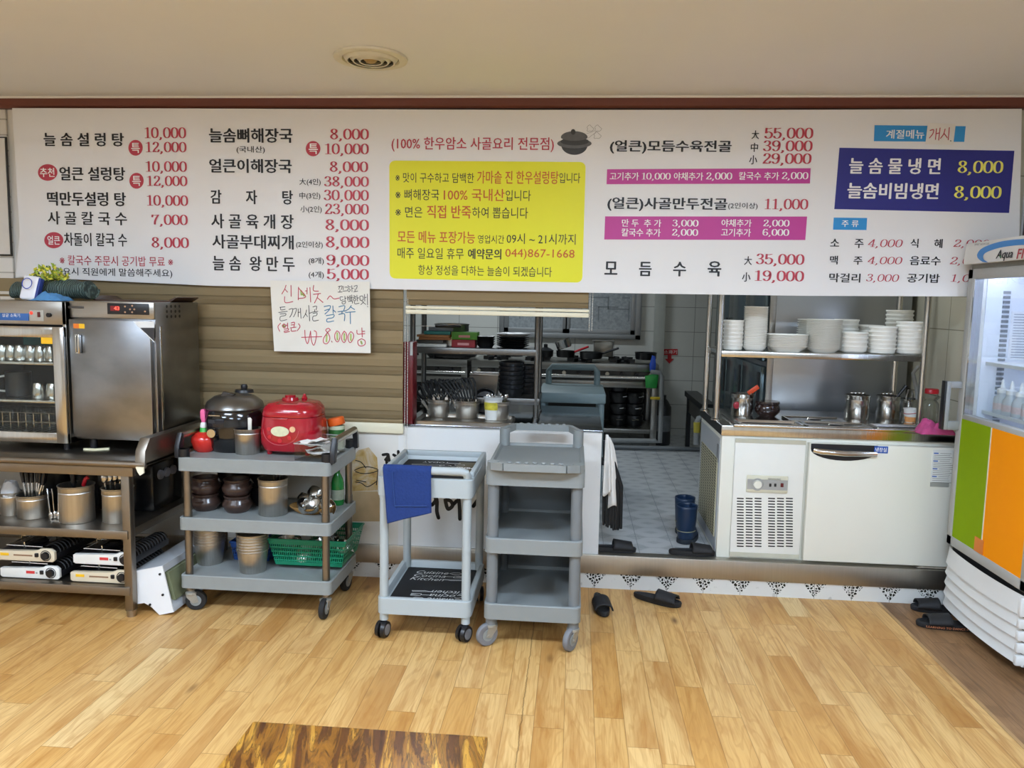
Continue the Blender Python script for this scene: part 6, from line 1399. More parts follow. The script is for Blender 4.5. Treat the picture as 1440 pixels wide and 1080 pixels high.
# ------------------------------------------------------------------ prep refrigerator with an overshelf
UYF, UYB = 4.272, 4.97; UX0, UX1 = at(1011, 700, UYF).x, 2.14; UZ0, UZ1 = .19, .885
m_ivory = M('ivory_enamel', 'e3e2d6', .38, var=.02, scale=3)
def ux(px, py=700): return at(px, py, UYF).x
def uz(py, px=1120): return at(px, py, UYF).z
t = thing('prep_refrigerator', 'white undercounter prep refrigerator with a steel top beside the kitchen entrance', 'refrigerator', ((UX0+UX1)/2, 4.62, .19))
body = MB().box(UX0, UYF, UZ0+.004, UX1, UYB, UZ1, .004).build('body', m_ivory, t, world=True)
MB().box(UX0-.006, UYF-.012, UZ1, UX1, UYB+.01, UZ1+.055, .003).build('worktop', m_stp, t, world=True)
MB().box(UX0-.007, UYF-.005, UZ1+.001, UX0-.003, UYB+.01, UZ1+.05).build('worktop_edge', m_dark, t, world=True)
# side grille
n = NT('beige_side_grille', .5); u_ = n.m_('FRACT', n.m_('MULTIPLY', n.y, 14)); v_ = n.m_('FRACT', n.m_('MULTIPLY', n.z, 62))
n.color(n.mix(n.m_('MULTIPLY', n.m_('GREATER_THAN', u_, .25), n.m_('GREATER_THAN', v_, .45)), 'b9b394', '4c4838')); m_grl = n.m
MB().box(UX0-.003, UYF+.03, .22, UX0+.002, UYB-.03, .86).build('side_panel', M('pale_grey_sheet', 'b4b8bc', .4, var=.03), t, world=True)
MB().box(UX0-.008, UYF+.07, .29, UX0-.001, UYB-.09, .74).build('side_grille', m_grl, t, world=True)
MB().box(UX0-.006, UYF+.05, .72, UX0-.001, UYF+.10, .82).build('side_slot', M('slot_grey', '7b7f82', .5), t, world=True)
# compressor panel
x0, x1 = ux(1029), ux(1127)
pn = MB().box(x0, UYF-.022, UZ0+.02, x1, UYF-.001, UZ1-.012, .004).build('compressor_panel', M('white_panel', 'e6e6df', .4, var=.015), t, world=True)
for za, zb2 in ((UZ0+.02, UZ0+.045), (UZ1-.035, UZ1-.012)): MB().box(x0, UYF-.0235, za, x1, UYF-.018, zb2).build('panel_band', M('warm_grey_band', 'bdbba9', .5), pn, world=True)
mb = MB()
for cx in (1041, 1053.5, 1066, 1085, 1097.5, 1110):
    for k in range(18):
        p = at(cx, 701+3.95*k, UYF-.022); mb.box(p.x-.0185, UYF-.0226, p.z-.0034, p.x+.0185, UYF-.0215, p.z+.0034)
mb.build('vent_slots', m_dark, pn, world=True)
a, b = at(1049, 692, UYF-.03), at(1109, 670, UYF-.03)
cpn = MB().box(a.x, UYF-.032, a.z, b.x, UYF-.02, b.z, .006).build('control_panel', M('ivory_control', 'd3d0ba', .4), t, world=True)
MB().box(a.x+.004, UYF-.0335, a.z+.018, b.x-.004, UYF-.031, b.z-.022).build('grey_strip', M('control_grey', 'a3a39f', .4), cpn, world=True)
c = at(1065, 681, UYF-.03); MB().cyl((c.x, UYF-.03, c.z), (c.x, UYF-.045, c.z), .024, .021, 24).build('dial', m_ivory, cpn, world=True)
MB().tube([(c.x+.032*math.cos(k*PI/12), UYF-.0335, c.z+.032*math.sin(k*PI/12)) for k in range(24)], .003, 5, True).build('dial_ring', M('control_grey', 'a3a39f'), cpn, world=True)
for px in (1083, 1090): c = at(px, 682, UYF-.03); MB().box(c.x-.006, UYF-.036, c.z-.009, c.x+.006, UYF-.032, c.z+.009, .002).build('indicator', m_dark, cpn, world=True)
c = at(1099.5, 682, UYF-.03); MB().box(c.x-.008, UYF-.037, c.z-.011, c.x+.008, UYF-.032, c.z+.011, .002).build('red_switch', M('dark_red_plastic', '5b1418'), cpn, world=True)
text('WOOSUNG', (1080, 672.5, 1098, 675.5), UYF-.0335, M('grey_letters', '6e6e68', .5, var=0), cpn, .01)
# door
x0, x1 = ux(1131), UX1-.004
dr = MB().box(x0, UYF-.045, UZ0+.02, x1, UYF-.004, UZ1-.02, .006).build('door', m_ivory, t, world=True)
hx0, hx1 = ux(1136, 640), ux(1229, 640); hz = UZ1-.022
P = [(hx0, hz)]+[((hx0+hx1)/2-(hx1-hx0)/2*math.cos(PI*k/14), hz-.030-.058*math.sin(PI*k/14)) for k in range(15)]+[(hx1, hz)]
rc = MB().prism(P, UYF-.0465, UYF-.040, 'xz').build('handle_recess', M('navy_black', '15181f', .4, var=0), dr, world=True)
zh = uz(633, 1180); MB().tube([(hx0+.012, UYF-.052, zh+.006), (hx0+.05, UYF-.06, zh), ((hx0+hx1)/2, UYF-.062, zh-.006), (hx1-.01, UYF-.058, zh-.004)], [.014, .017, .017, .015], 14).build('handle', m_chr, dr, world=True)
a, b = at(1229, 637, UYF-.046), at(1249, 628, UYF-.046); bs = MB().box(a.x, UYF-.0475, a.z, b.x, UYF-.0445, b.z).build('blue_sticker', M('cobalt_sticker', '2858b0', .45, var=0), dr, world=True)
text('냉장실', (1231, 629.5, 1247, 635.5), UYF-.0485, m_w, dr, .02)
a, b = at(1308, 681, UYF-.046), at(1341, 633, UYF-.046)
nb = MB().box(a.x, UYF-.0475, a.z+.012, b.x, UYF-.0445, b.z).build('notice', M('notice_paper', 'd9dcd9', .6, var=.03), dr, world=True)
MB().box(a.x, UYF-.0478, a.z-.012, b.x-.01, UYF-.0446, a.z+.012).build('notice_holder', M('holder_grey', '93968f', .5), dr, world=True)
mb = MB(); rn = random.Random(4)
for k in range(16):
    z = b.z-.02-.0105*k; 
    if k % 4 == 0: mb.mi = 1; mb.box(a.x+.006, UYF-.0482, z-.003, a.x+.03, UYF-.0474, z+.003); mb.mi = 0
    mb.box(a.x+.008+(.03 if k % 4 == 0 else 0), UYF-.0482, z-.0011, a.x+.008+rn.uniform(.08, .11), UYF-.0474, z+.0011)
mb.build('notice_print', [M('grey_letters', '6e6e68'), M('cobalt_sticker', '2858b0')], dr, world=True)
for x in (UX0+.06, UX1-.06):
    for y in (UYF+.05, UYB-.05): MB().cyl((x, y, .19), (x, y, .2), .02, seg=12).build('foot', m_blk, t, world=True)
t = thing('crumpled_rag', 'flat grey rag wedged under the prep refrigerator door corner', 'rag', (ux(1310, 796), UYF-.02, .196)); MB().grid(crumple(.2, .05, .02, 6.1, 4), 18, 8).build('rag', M('dirty_rag', '8d8577', .9, var=.3, scale=60), t, ang=60, solid=.001)

# recessed pans in the worktop
UT = UZ1+.055
m_pan = steel('pan_steel', 'cfcdc9', .26, (3, 3, 3), .06)
fr_ = thing('pan_rail', 'raised steel rail framing the pans on the prep refrigerator top', 'rail', ((UX0+UX1)/2, 4.5, UT))
e = [gz(1032, 600, UT), gz(1322, 604, UT)]
MB().box(e[0].x, e[0].y-.004, UT, e[1].x-.04, e[0].y+.012, UT+.012, .002).box(e[0].x, e[0].y, UT, e[0].x+.014, e[0].y+.42, UT+.010, .002).box(e[1].x-.055, e[0].y, UT, e[1].x-.04, e[0].y+.42, UT+.010, .002).build('rail', m_stp, fr_, world=True)
y1 = e[0].y+.02
def pan(x0, x1, ya, yb, label, lid):
    t = thing('steel_pan', label, 'pan', ((x0+x1)/2, (ya+yb)/2, UT)); hx, hy = (x1-x0)/2, (yb-ya)/2
    if lid:
        MB().tray(-hx, -hy, 0, hx, hy, .016, .014, .008, .02).build('lid', m_pan, t); MB().ball((0, 0, .008), .035, .025, .004, 16, 6).build('finger_grip', m_dark, t)
        MB().tube([(-.04, 0, .010), (-.035, 0, .018), (.035, 0, .018), (.04, 0, .010)], .004, 6).build('handle', m_stp, t)
    else:
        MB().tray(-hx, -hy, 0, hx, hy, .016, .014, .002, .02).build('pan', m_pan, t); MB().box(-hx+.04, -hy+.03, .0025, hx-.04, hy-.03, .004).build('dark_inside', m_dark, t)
xs = [e[0].x+.03, at(1120, 595, 4.45).x, at(1213, 595, 4.45).x, e[1].x-.075]
for i, (lid, lab) in enumerate(((False, 'open steel pan before the brown pot on the prep top'), (True, 'lidded steel pan in the middle of the front row of the prep top'), (False, 'open steel pan before the paper cup on the prep top'))):
    pan(xs[i]+.006, xs[i+1]-.006, y1, y1+.165, lab, lid)
pan(at(1098, 585, 4.62).x, at(1180, 585, 4.62).x, y1+.18, y1+.37, 'lidded steel pan in the back row of the prep top between the pots', True)
def potx(name, label, cat, px, z=UT, **k):
    return canister(name, label, cat, px, z, mat=m_stp, **k)
t, r, h = potx('steel_pot', 'polished steel pot with a red badge beside the rack post', 'pot', (1027, 1058, 555, 586))
MB().ball((-r*.62, -r*.80, h*.5), .022, .005, .022, 16, 8).build('badge', M('crimson_badge', 'a51f2e', .4, var=.15, scale=40), t)
u = thing('ladle', 'orange-handled ladle leaning in the red-badged steel pot', 'ladle', (t.location.x+.02, t.location.y, UT+.01)); MB().tube([(0, 0, 0), (.03, 0, h*.95)], .005, 6).build('shaft', m_stp, u); mb = MB().box(-.014, -.004, 0, .014, .004, .075, .004); bmesh.ops.rotate(mb.bm, cent=(0, 0, 0), matrix=Matrix.Rotation(R(52), 3, 'Y'), verts=mb.bm.verts); mb.build('handle', M('orange_red_plastic', 'd8481c', .4), u, loc=(.012, 0, h*.92))
x, y, r, h = place(1060, 1096, 566, 588, UT)
t = thing('earthenware_pot', 'small round brown earthenware pot with a lid beside the badged steel pot', 'pot', (x, y, UT))
MB().lathe([(0, 0), (r*.6, 0), (r*.95, h*.3), (r, h*.5), (r*.9, h*.75), (r*.86, h*.8), (r*.95, h*.86), (r*.93, h), (0, h)], seg=28).build('body', M('glossy_brown', '2a1a18', .15, var=.1, coat=.5), t); MB().tube([(-r*.3, -r*.9, h*.55), (0, -r*1.1, h*.58), (r*.3, -r*.9, h*.55)], .006, 6).build('lug', MATS['glossy_brown'], t)
t, r, h = potx('steel_pot', 'tall polished steel pot in the middle of the prep top', 'pot', (1187, 1221, 557, 590))
for i in range(4):
    u = thing('ladle', 'steel ladle head showing over the middle pot rim, %s of four' % ORD[i], 'ladle', (t.location.x-.035+.022*i, t.location.y, UT+.01), 0, 'ladles in the middle pot'); MB().tube([(0, 0, 0), (0, 0, h)], .004, 6).ball((0, 0, h), .013, .01, .010, 10, 6).build('ladle', m_stp, u)
t, r, h = potx('steel_pot', 'tall polished steel pot behind the paper cup', 'pot', (1231, 1263, 558, 590))
for i in range(3):
    u = thing('ladle', 'steel ladle head showing over the pot rim near the paper cup, %s of three' % ORD[i], 'ladle', (t.location.x-.03+.022*i, t.location.y, UT+.01), 0, 'ladles in the second pot'); MB().tube([(0, 0, 0), (0, 0, h)], .004, 6).ball((0, 0, h), .013, .01, .010, 10, 6).build('ladle', m_stp, u)
u = thing('ladle', 'black-handled ladle slanting out of the pot behind the paper cup', 'ladle', (t.location.x+.02, t.location.y, UT+.01)); MB().tube([(0, 0, 0), (.03, 0, h)], .004, 6).build('shaft', m_stp, u); MB().tube([(.027, 0, h-.02), (.075, -.01, h+.055)], [.008, .011], 8).build('handle', m_blk, u)
t, r, h = potx('steel_cup', 'dull steel cup with tongs behind the white paper cup', 'cup', (1264, 1291, 562, 584)); 
u = thing('tongs', 'steel tongs standing in the dull steel cup', 'tongs', (t.location.x, t.location.y, UT+.01)); MB().tube([(-.02, 0, 0), (-.02, 0, h+.01), (-.008, 0, h+.045), (.008, 0, h+.045), (.018, 0, h+.01), (.012, 0, 0)], .006, 8).build('tongs', m_st, u)
x, y, r, h = place(1274, 1294, 576, 595, UT)
t = thing('paper_cup', 'white paper cup with an orange band and red stripe at the prep top corner', 'cup', (x-.012, y, UT)); r = .045; 
MB().lathe([(0, 0), (r*.72, 0), (r*.83, h*.42)], seg=24).mat(1).build('base_band', M('peach_print', 'e39c5c', .6, var=0), t) if False else None
b_ = MB().lathe([(0, .002), (r*.72, 0), (r*.98, h)], seg=24).tube([(r*math.cos(k*PI/12), r*math.sin(k*PI/12), h) for k in range(24)], .002, 6, True).build('body', M('paper_white', 'eeebe6', .6, var=0), t)
MB().lathe([(r*.735, h*.02), (r*.845, h*.42)], seg=24).build('orange_band', M('peach_print', 'e39c5c', .6, var=0), b_)
MB().tube([(r*(.93+.03*math.cos(a))*math.cos(a), r*(.93+.03*math.cos(a))*math.sin(a), h*(.72+.1*math.cos(a))) for a in [k*PI/12 for k in range(24)]], .0022, 5, True).build('red_stripe', m_red, b_)
x, y, r, h = place(1298, 1320, 549, 600, UT)
t = thing('glass_jar', 'clear glass jar with a red screw lid at the end of the prep top', 'jar', (x, y+.04, UT)); r = .05; h = .20
MB().lathe([(0, .001), (r*.9, .001), (r, .012), (r, h*.55), (r*.95, h*.62), (r*.72, h*.70), (r, h*.78), (r*.8, h*.9), (r*.75, h*.92)], seg=28).build('glass', thin_glass('jar_glass', (.86, .88, .86, 1), .12), t); MB().lathe([(r*.86, h*.9), (r*.88, h*.905), (r*.88, h), (r*.8, h+.006), (0, h+.006)], seg=28).build('lid', m_red, t)
c = gz(1322, 612, UT); t = thing('pink_cloth', 'crumpled pink cloth on the prep top edge by the drinks fridge', 'cloth', (c.x-.01, c.y+.055, UT)); MB().grid(crumple(.18, .13, .085, 8.2, 2.2), 30, 24).build('cloth', M('pink_microfibre', 'b4457a', .9, var=.12, scale=60, bump=.3), t, ang=60, solid=.002)

# overshelf
OYF, OYB = 4.46, 4.86; OZ = at(1160, 497, OYF).z
t = thing('dish_overshelf', 'steel overshelf on four round posts carrying white dishes above the prep top', 'shelf', (1.42, 4.66, UT))
ox0, ox1 = at(1010, 500, OYF).x, at(1302, 500, OYF).x
MB().box(ox0, OYF, OZ-.034, ox1, OYB, OZ, .003).build('shelf', m_stp, t, world=True)
for x in (ox0+.005, ox1-.005):
    for y in (OYF+.01, OYB-.01): MB().cyl((x, y, UT), (x, y, 2.1), .0175, seg=16).lathe([(0, 0), (.03, 0), (.03, .006), (.02, .012), (0, .012)], (x, y, UT), 18).build('post', m_stp, t, world=True)
m_dish = M('white_melamine', 'e9e7df', .3, var=.015)
CUP_ = None
CUP = [(0, 0), (.62, 0), (.70, .04), (.95, .5), (1.0, 1.0), (.95, 1.0), (.88, .5), (.6, .12), (0, .12)]
def stack(kind, px, n_, label, group, depth=4.56, sq_=False, prof=CUP, ratio=.5, sy=1.0, tilt=0):
    mx = (px[0]+px[1])/2; p = at(mx, px[3], depth); d = (p-CAM).dot(FW); r = (px[1]-px[0])/2*d/CF
    H = at(mx, px[2], depth).z-OZ; h = r*ratio; step = max(.002, (H-h)/max(1, n_-1)); c0 = None
    k = step/h; prof = [(q, z) for q, z in prof if z < 1-k*.62 or q < .9] if prof is CUP else prof
    if prof is CUP_ or prof[1] == (.62, 0) and ratio > .35: prof = [(0, 0), (.62, 0), (.70, .04), (.90, max(.08, min(.5, 1-k*1.3))), (.945, 1-k*.55), (.955, 1-k*.42), (1.0, 1-k*.36), (1.0, 1-k*.08), (.985, 1), (.93, 1), (.86, .5), (.6, .12), (0, .12)]
    for i in range(n_):
        lab = label % ordin(i, n_); loc = (p.x, depth, OZ+step*i)
        if c0 is None:
            c0 = thing(kind, lab, kind.split('_')[-1], loc, 0, group); mb = MB()
            if sq_: sq([(q*r, z*h) for q, z in prof if q > 0], mb, 28, 4.5, 1.0, .8)
            else: mb.lathe([(q*r, z*h) for q, z in prof], seg=26, sy=sy)
            mb.build('dish', m_dish, c0)
        else: dup(c0, loc, 0, lab)
PLATE = [(0, 0), (.62, 0), (.66, .1), (.90, .72), (1.0, .93), (1.0, 1.0), (.96, 1.0), (.62, .3), (0, .3)]
stack('white_bowl', (1016, 1044, 450, 494), 7, 'small white bowl, %s of the stack beside the overshelf post', 'small bowls by the overshelf post', prof=CUP, ratio=.62)
stack('white_bowl', (1044, 1077, 431, 495), 22, 'white bowl, %s of the tall stack on the steel overshelf', 'bowls of the tall stack', ratio=.42)
stack('square_dish', (1078, 1132, 470, 496), 8, 'white square dish, %s of the low wide stack on the overshelf', 'square dishes of the low stack', sq_=True, prof=PLATE, ratio=.32)
stack('white_plate', (1133, 1181, 449, 497), 20, 'white plate, %s of the tall plate stack on the overshelf', 'plates of the tall stack', prof=PLATE, ratio=.3)
stack('white_bowl', (1181, 1218, 467, 497), 4, 'white bowl, %s of the shortest bowl stack on the overshelf', 'bowls of the short stack', ratio=.6)
stack('white_bowl', (1221, 1258, 459, 498), 6, 'white bowl, %s of the stack beside the end stack on the overshelf', 'bowls of the middle stack', ratio=.5)
stack('white_bowl', (1259, 1296, 452, 498), 8, 'white bowl, %s of the stack at the fridge end of the overshelf', 'bowls of the end stack', ratio=.5)
stack('white_plate', (1120, 1160, 449, 488), 14, 'white plate, %s of the stack behind the tall plate stack', 'plates behind the tall stack', depth=4.74, prof=PLATE, ratio=.3)
stack('white_bowl', (1172, 1205, 449, 488), 7, 'white bowl, %s of the stack behind the shortest bowl stack', 'bowls behind the short stack', depth=4.74, ratio=.5)
stack('white_bowl', (1206, 1240, 457, 488), 5, 'white bowl, %s of the stack behind the middle bowl stack', 'bowls behind the middle stack', depth=4.76, ratio=.5)
stack('white_bowl', (1244, 1280, 436, 488), 10, 'white bowl, %s of the tall stack behind the end bowl stack', 'bowls behind the end stack', depth=4.74, ratio=.45)

# tall steel refrigerator behind
t = thing('steel_refrigerator', 'tall steel refrigerator with dark glossy doors and black handle slots behind the dishes', 'refrigerator', (1.68, 6.0, .19))
fx = at(1083, 500, 5.12).x
m_fr = M('blue_grey_steel', 'a9acb0', .3, .9, var=.1, scale=1.5, bump=.06)
MB().box(fx, 5.12, .25, 2.13, 6.9, 2.3, .006).build('body', m_fr, t, world=True)
m_fd = M('dark_glossy_door', '56656a', .18, .6, var=.1, scale=2)
for y0, y1_ in ((5.15, 5.72), (5.74, 6.31), (6.33, 6.88)):
    for z0, z1_ in ((.28, 1.20), (1.235, 2.26)):
        d = MB().box(fx-.045, y0, z0, fx-.004, y1_, z1_, .006).build('door', m_fd, t, world=True)
        zz = (z1_-.30, z1_-.04) if z0 < 1 else (z0+.02, z0+.26)
        MB().box(fx-.052, y0+.03, zz[0], fx-.043, y0+.075, zz[1], .002).build('handle', m_dark, d, world=True)
MB().box(fx-.02, 5.105, .25, fx+.02, 5.122, 2.3, .003).build('corner_post', m_st, t, world=True)
for x in (fx+.06, 2.07):
    for y in (5.2, 6.8): MB().cyl((x, y, .19), (x, y, .25), .025, seg=12).build('foot', m_blk, t, world=True)
t = thing('grey_hose', 'pale grey hose bending down the tiled wall behind the end post', 'hose', (2.1, 4.9, 1.0)); MB().tube([at(1292, 515, 4.95), at(1284, 525, 4.95), at(1289, 548, 4.95), at(1293, 590, 4.95)], .012, 8).build('hose', M('grey_hose', '9b9a96', .4), t, world=True)

# ------------------------------------------------------------------ drinks fridge by the end wall
FX, FY0, FY1 = 1.965, 3.385, 4.10
m_fg = M('fridge_grey', 'aaaaa6', .45, var=.02); m_fw = M('fridge_white', 'dddddb', .4, var=.015)
t = thing('drinks_fridge', 'glass-door drinks fridge with green and orange lower panels at the room corner', 'fridge', (2.28, 3.74, 0))
mb = MB()
for b in ((FX+.052, FY0, .06, FX+.66, FY0+.03, 1.93), (FX+.052, FY1-.03, .06, FX+.66, FY1, 1.93), (FX+.63, FY0, .06, FX+.66, FY1, 1.93), (FX+.06, FY0, .06, FX+.66, FY1, .92), (FX+.06, FY0, 1.80, FX+.66, FY1, 1.93)): mb.box(*b)
mb.build('cabinet', m_fw, t, world=True)
lin = MB().box(FX+.08, FY0+.03, .92, FX+.63, FY0+.034, 1.80).box(FX+.08, FY1-.034, .92, FX+.63, FY1-.03, 1.80).box(FX+.626, FY0+.03, .92, FX+.63, FY1-.03, 1.80).box(FX+.08, FY0+.03, .92, FX+.63, FY1-.03, .93).box(FX+.08, FY0+.03, 1.79, FX+.63, FY1-.03, 1.80).build('inner_liner', M('cool_white_liner', 'e6ecf8', .5, var=0), t, world=True)
dz0, dz1 = .385, 1.80
d = MB()
for b in ((FX, FY0, dz0, FX+.05, FY0+.045, dz1), (FX, FY1-.05, dz0, FX+.05, FY1, dz1), (FX, FY0, dz1-.05, FX+.05, FY1, dz1), (FX, FY0, dz0, FX+.05, FY1, dz0+.05), (FX+.004, FY0+.04, 1.045, FX+.046, FY1-.04, 1.072)): d.box(*b, .004)
dr = d.build('door', m_fg, t, world=True)
MB().box(FX+.018, FY0+.04, 1.06, FX+.026, FY1-.045, dz1-.045).build('glass', m_glass, dr, world=True)
for y in (FY1-.058,): MB().box(FX+.004, y-.008, 1.07, FX+.045, y+.008, dz1-.05).build('glass_trim', m_chr, dr, world=True)
ym = 3.765
for y0, y1_, z0, mt, nm in ((ym+.004, FY1-.048, .43, M('lime_green_panel', '86a408', .75, var=.02), 'green_panel'), (FY0+.042, ym-.004, .43, M('orange_panel', 'ff9a06', .75, var=.02), 'orange_panel')):
    MB().box(FX+.003, y0, z0, FX+.03, y1_, 1.048).build(nm, mt, dr, world=True)
for q_ in ('lime_green_panel', 'orange_panel'): MATS[q_].node_tree.nodes['Principled BSDF'].inputs['Specular IOR Level'].default_value = .12
MB().box(FX+.001, ym-.004, .43, FX+.01, ym+.004, 1.048).build('panel_divider', M('pale_divider', 'd9d2bd', .5), dr, world=True)
MB().box(FX-.0005, ym-.02, .435, FX+.004, ym+.06, .505).build('orange_tape', M('orange_tape', 'd87a20', .5), dr, world=True)
hy = FY1-.005; a, b = at(1345, 535, hy), at(1345, 605, hy)
MB().box(FX-.075, hy-.03, .985, FX-.052, hy+.005, 1.235, .006).box(FX-.055, hy-.03, 1.20, FX+.002, hy+.004, 1.235, .004).box(FX-.055, hy-.03, .985, FX+.002, hy+.004, 1.03, .004).build('handle', M('mid_grey_plastic', '8e9192', .4), dr, world=True)
MB().box(FX-.083, hy-.028, .985, FX-.074, hy+.012, 1.235, .003).build('handle_back', m_blk, dr, world=True)
# header with logo
hd = MB().prism([(FX-.035, 1.822), (FX-.038, 1.835), (FX-.03, 1.925), (FX+.06, 1.94), (FX+.66, 1.94), (FX+.66, 1.822)], FY0, FY1-.02, 'xz').build('header', M('header_cream', 'dcdad4', .4, var=.01), t, world=True)
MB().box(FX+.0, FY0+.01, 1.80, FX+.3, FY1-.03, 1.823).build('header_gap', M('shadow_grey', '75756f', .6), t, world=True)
ZH = (1360, 330, 18.0)
def hp(x, y, off=.0015):    # logo points read off the enlargement onto the header's own plane
    d = ray(ZH[0]+x/ZH[2], ZH[1]+y/ZH[2]); q = CAM+d*((FX-.038-off)/d.x); q.x += .0 ; return Vector((FX-.0375+.0078*max(0, min(1, (q.z-1.835)/.09))-off, q.y, q.z))
def hpoly(name, P, mt, off=.0015):
    mb = MB(); mb._f([mb.bm.verts.new(hp(x, y, off)) for x, y in P]); return mb.build(name, mt, hd, world=True, flat=True)
outer = cat([(530, 700), (400, 690), (290, 620), (235, 530), (270, 420), (370, 330), (560, 245), (780, 180), (1050, 135), (1440, 105), (1900, 95)], 5)
inner = cat([(1900, 235), (1440, 255), (1100, 280), (800, 330), (600, 390), (450, 460), (395, 540), (420, 630), (480, 670), (530, 700)], 5)
mb = MB(); L_ = [hp(*outer[int(k*(len(outer)-1)/40)]) for k in range(41)]; R_ = [hp(*inner[len(inner)-1-int(k*(len(inner)-1)/40)]) for k in range(41)]; mb.strip(L_, R_); mb.build('swoosh', M('logo_blue', '3a86cc', .45, var=0), hd, world=True, flat=True)
def hfn(x0, x1, y0, y1, sl): return lambda u, v: hp(x0+(x1-x0)*u+sl*v, y1+(y0-y1)*v-(x1-x0)*u*.06+.0, .003)
text('Aqua', None, 0, m_k, hd, .03, fn=hfn(705, 1130, 390, 675, 55)); text('Fl', None, 0, M('logo_red', 'b0303a', .45, var=0), hd, .02, fn=hfn(1240, 1395, 360, 610, 40))
mb = MB(); mb._f([mb.bm.verts.new(hp(x, y, .0045)) for x, y in ((800, 520), (850, 540), (860, 580), (810, 560))]); mb.build('leaf', M('logo_green', '2f7a4a', .5, var=0), hd, world=True, flat=True)
text('SMART SHOWCASE', None, 0, M('grey_letters', '6e6e68'), hd, 0, fn=hfn(150, 515, 225, 275, 0))
# louvred base grille
gr = MB()
zs_ = [.06, .118, .172, .226, .280, .375]
for i in range(5):
    z0, z1_ = zs_[i], zs_[i+1]; last = i == 4
    def lv(u, v, z0=z0, z1_=z1_, i=i):
        y = FY0-.015+(FY1-FY0+.02)*u; bow = .035*math.sin(PI*min(1, max(0, u)))**.6; sag = .012*math.sin(PI*u)
        return Vector((FX+.022-bow-(.013*(1-v)**1.3)+.0, y, z0+(z1_-z0-.009)*v-(sag*(1-v)*.4 if i else 0)))
    gr.grid(lv, 16, 5)
    gr.grid(lambda u, v, lv=lv, z0=z0: lv(u, 0)+Vector((.055*v, 0, .004*v)), 16, 1)
grb = gr.build('base_grille', m_fw, t, world=True, ang=30); MB().box(FX+.03, FY0+.01, .05, FX+.1, FY1-.01, .37).build('grille_back', m_dark, grb, world=True)
gs = MB()
for i in range(5): gs.box(FX-.02, FY0-.014, zs_[i]+.002, FX+.6, FY0+.01, zs_[i+1]-.008, .008)
gs.build('side_grille', m_fw, t, world=True)
for x in (FX+.1, FX+.6):
    for y in (FY0+.06, FY1-.06): MB().cyl((x, y, 0), (x, y, .06), .022, seg=12).build('foot', m_blk, t, world=True)
for z, nm in ((1.335, 'wire_shelf'), (1.09, 'wire_shelf')):
    mb = MB().box(FX+.1, FY0+.04, z-.012, FX+.12, FY1-.04, z+.004)
    for k in range(26): y = FY0+.05+k*.0245; mb.cyl((FX+.11, y, z), (FX+.62, y, z), .003, seg=5)
    mb.build(nm, M('white_wire', 'dfe3e8', .4, var=0), t, world=True)
mb = MB()
rx_ = at(1409, 500, FY1-.04).x
for k in range(31): z = .96+k*.024; mb.box(rx_-.016, FY1-.041, z, rx_+.016, FY1-.0335, z+.014)
mb.build('shelf_rail', M('rail_grey', '8d939b', .4, .5), t, world=True)
nx_ = at(1418, 500, FY1-.04).x
ntc = MB().box(nx_, FY1-.0375, at(1425, 505, FY1).z, nx_+.24, FY1-.0345, at(1425, 438, FY1).z).build('inside_notice', M('notice_white', 'e6e8ee', .6, var=0), t, world=True)
mb = MB(); rn = random.Random(9)
for k in range(17): z = at(1425, 442, FY1).z-.0135*k; mb.box(nx_+.012, FY1-.0385, z-.002, nx_+rn.uniform(.1, .22), FY1-.0374, z+.002)
mb.build('notice_print', M('notice_grey', '9aa0aa', .6, var=0), ntc, world=True)
b0 = None
for i in range(5):
    lab = 'small white nozzle bottle in the drinks fridge, %s from the hinge-side rail' % ORD[i]; loc = (FX+.145, FY1-.13-.082*i, 1.094)
    if b0 is None:
        b0 = thing('sauce_bottle', lab, 'bottle', loc, 0, 'nozzle bottles in the drinks fridge')
        MB().lathe([(0, 0), (.034, 0), (.036, .004), (.036, .07), (.022, .09), (.022, .1), (0, .1)], seg=20).build('bottle', M('frosted_bottle', 'c4cad2', .3, var=.03), b0)
        MB().lathe([(.0365, .018), (.0365, .05)], seg=20).build('label', M('bottle_label_red', 'd8c4c6', .5, var=.2, scale=70), b0)
        MB().lathe([(.024, .1), (.024, .118), (.01, .125), (.005, .165), (0, .166)], seg=16).build('nozzle', m_glossy if False else M('nozzle_white', 'eff1f4', .4, var=0), b0)
    else: dup(b0, loc, 0, lab)
lt = MB().cyl((FX+.085, FY0+.06, 1.0), (FX+.085, FY0+.06, 1.76), .010, seg=10).build('lamp_tube', M('cool_tube', 'dfe8ff', .4, emit=20.0, var=0), t, world=True)
lt2 = MB().cyl((FX+.12, FY0+.06, 1.775), (FX+.12, FY1-.06, 1.775), .010, seg=10).build('lamp_tube', MATS['cool_tube'], t, world=True)

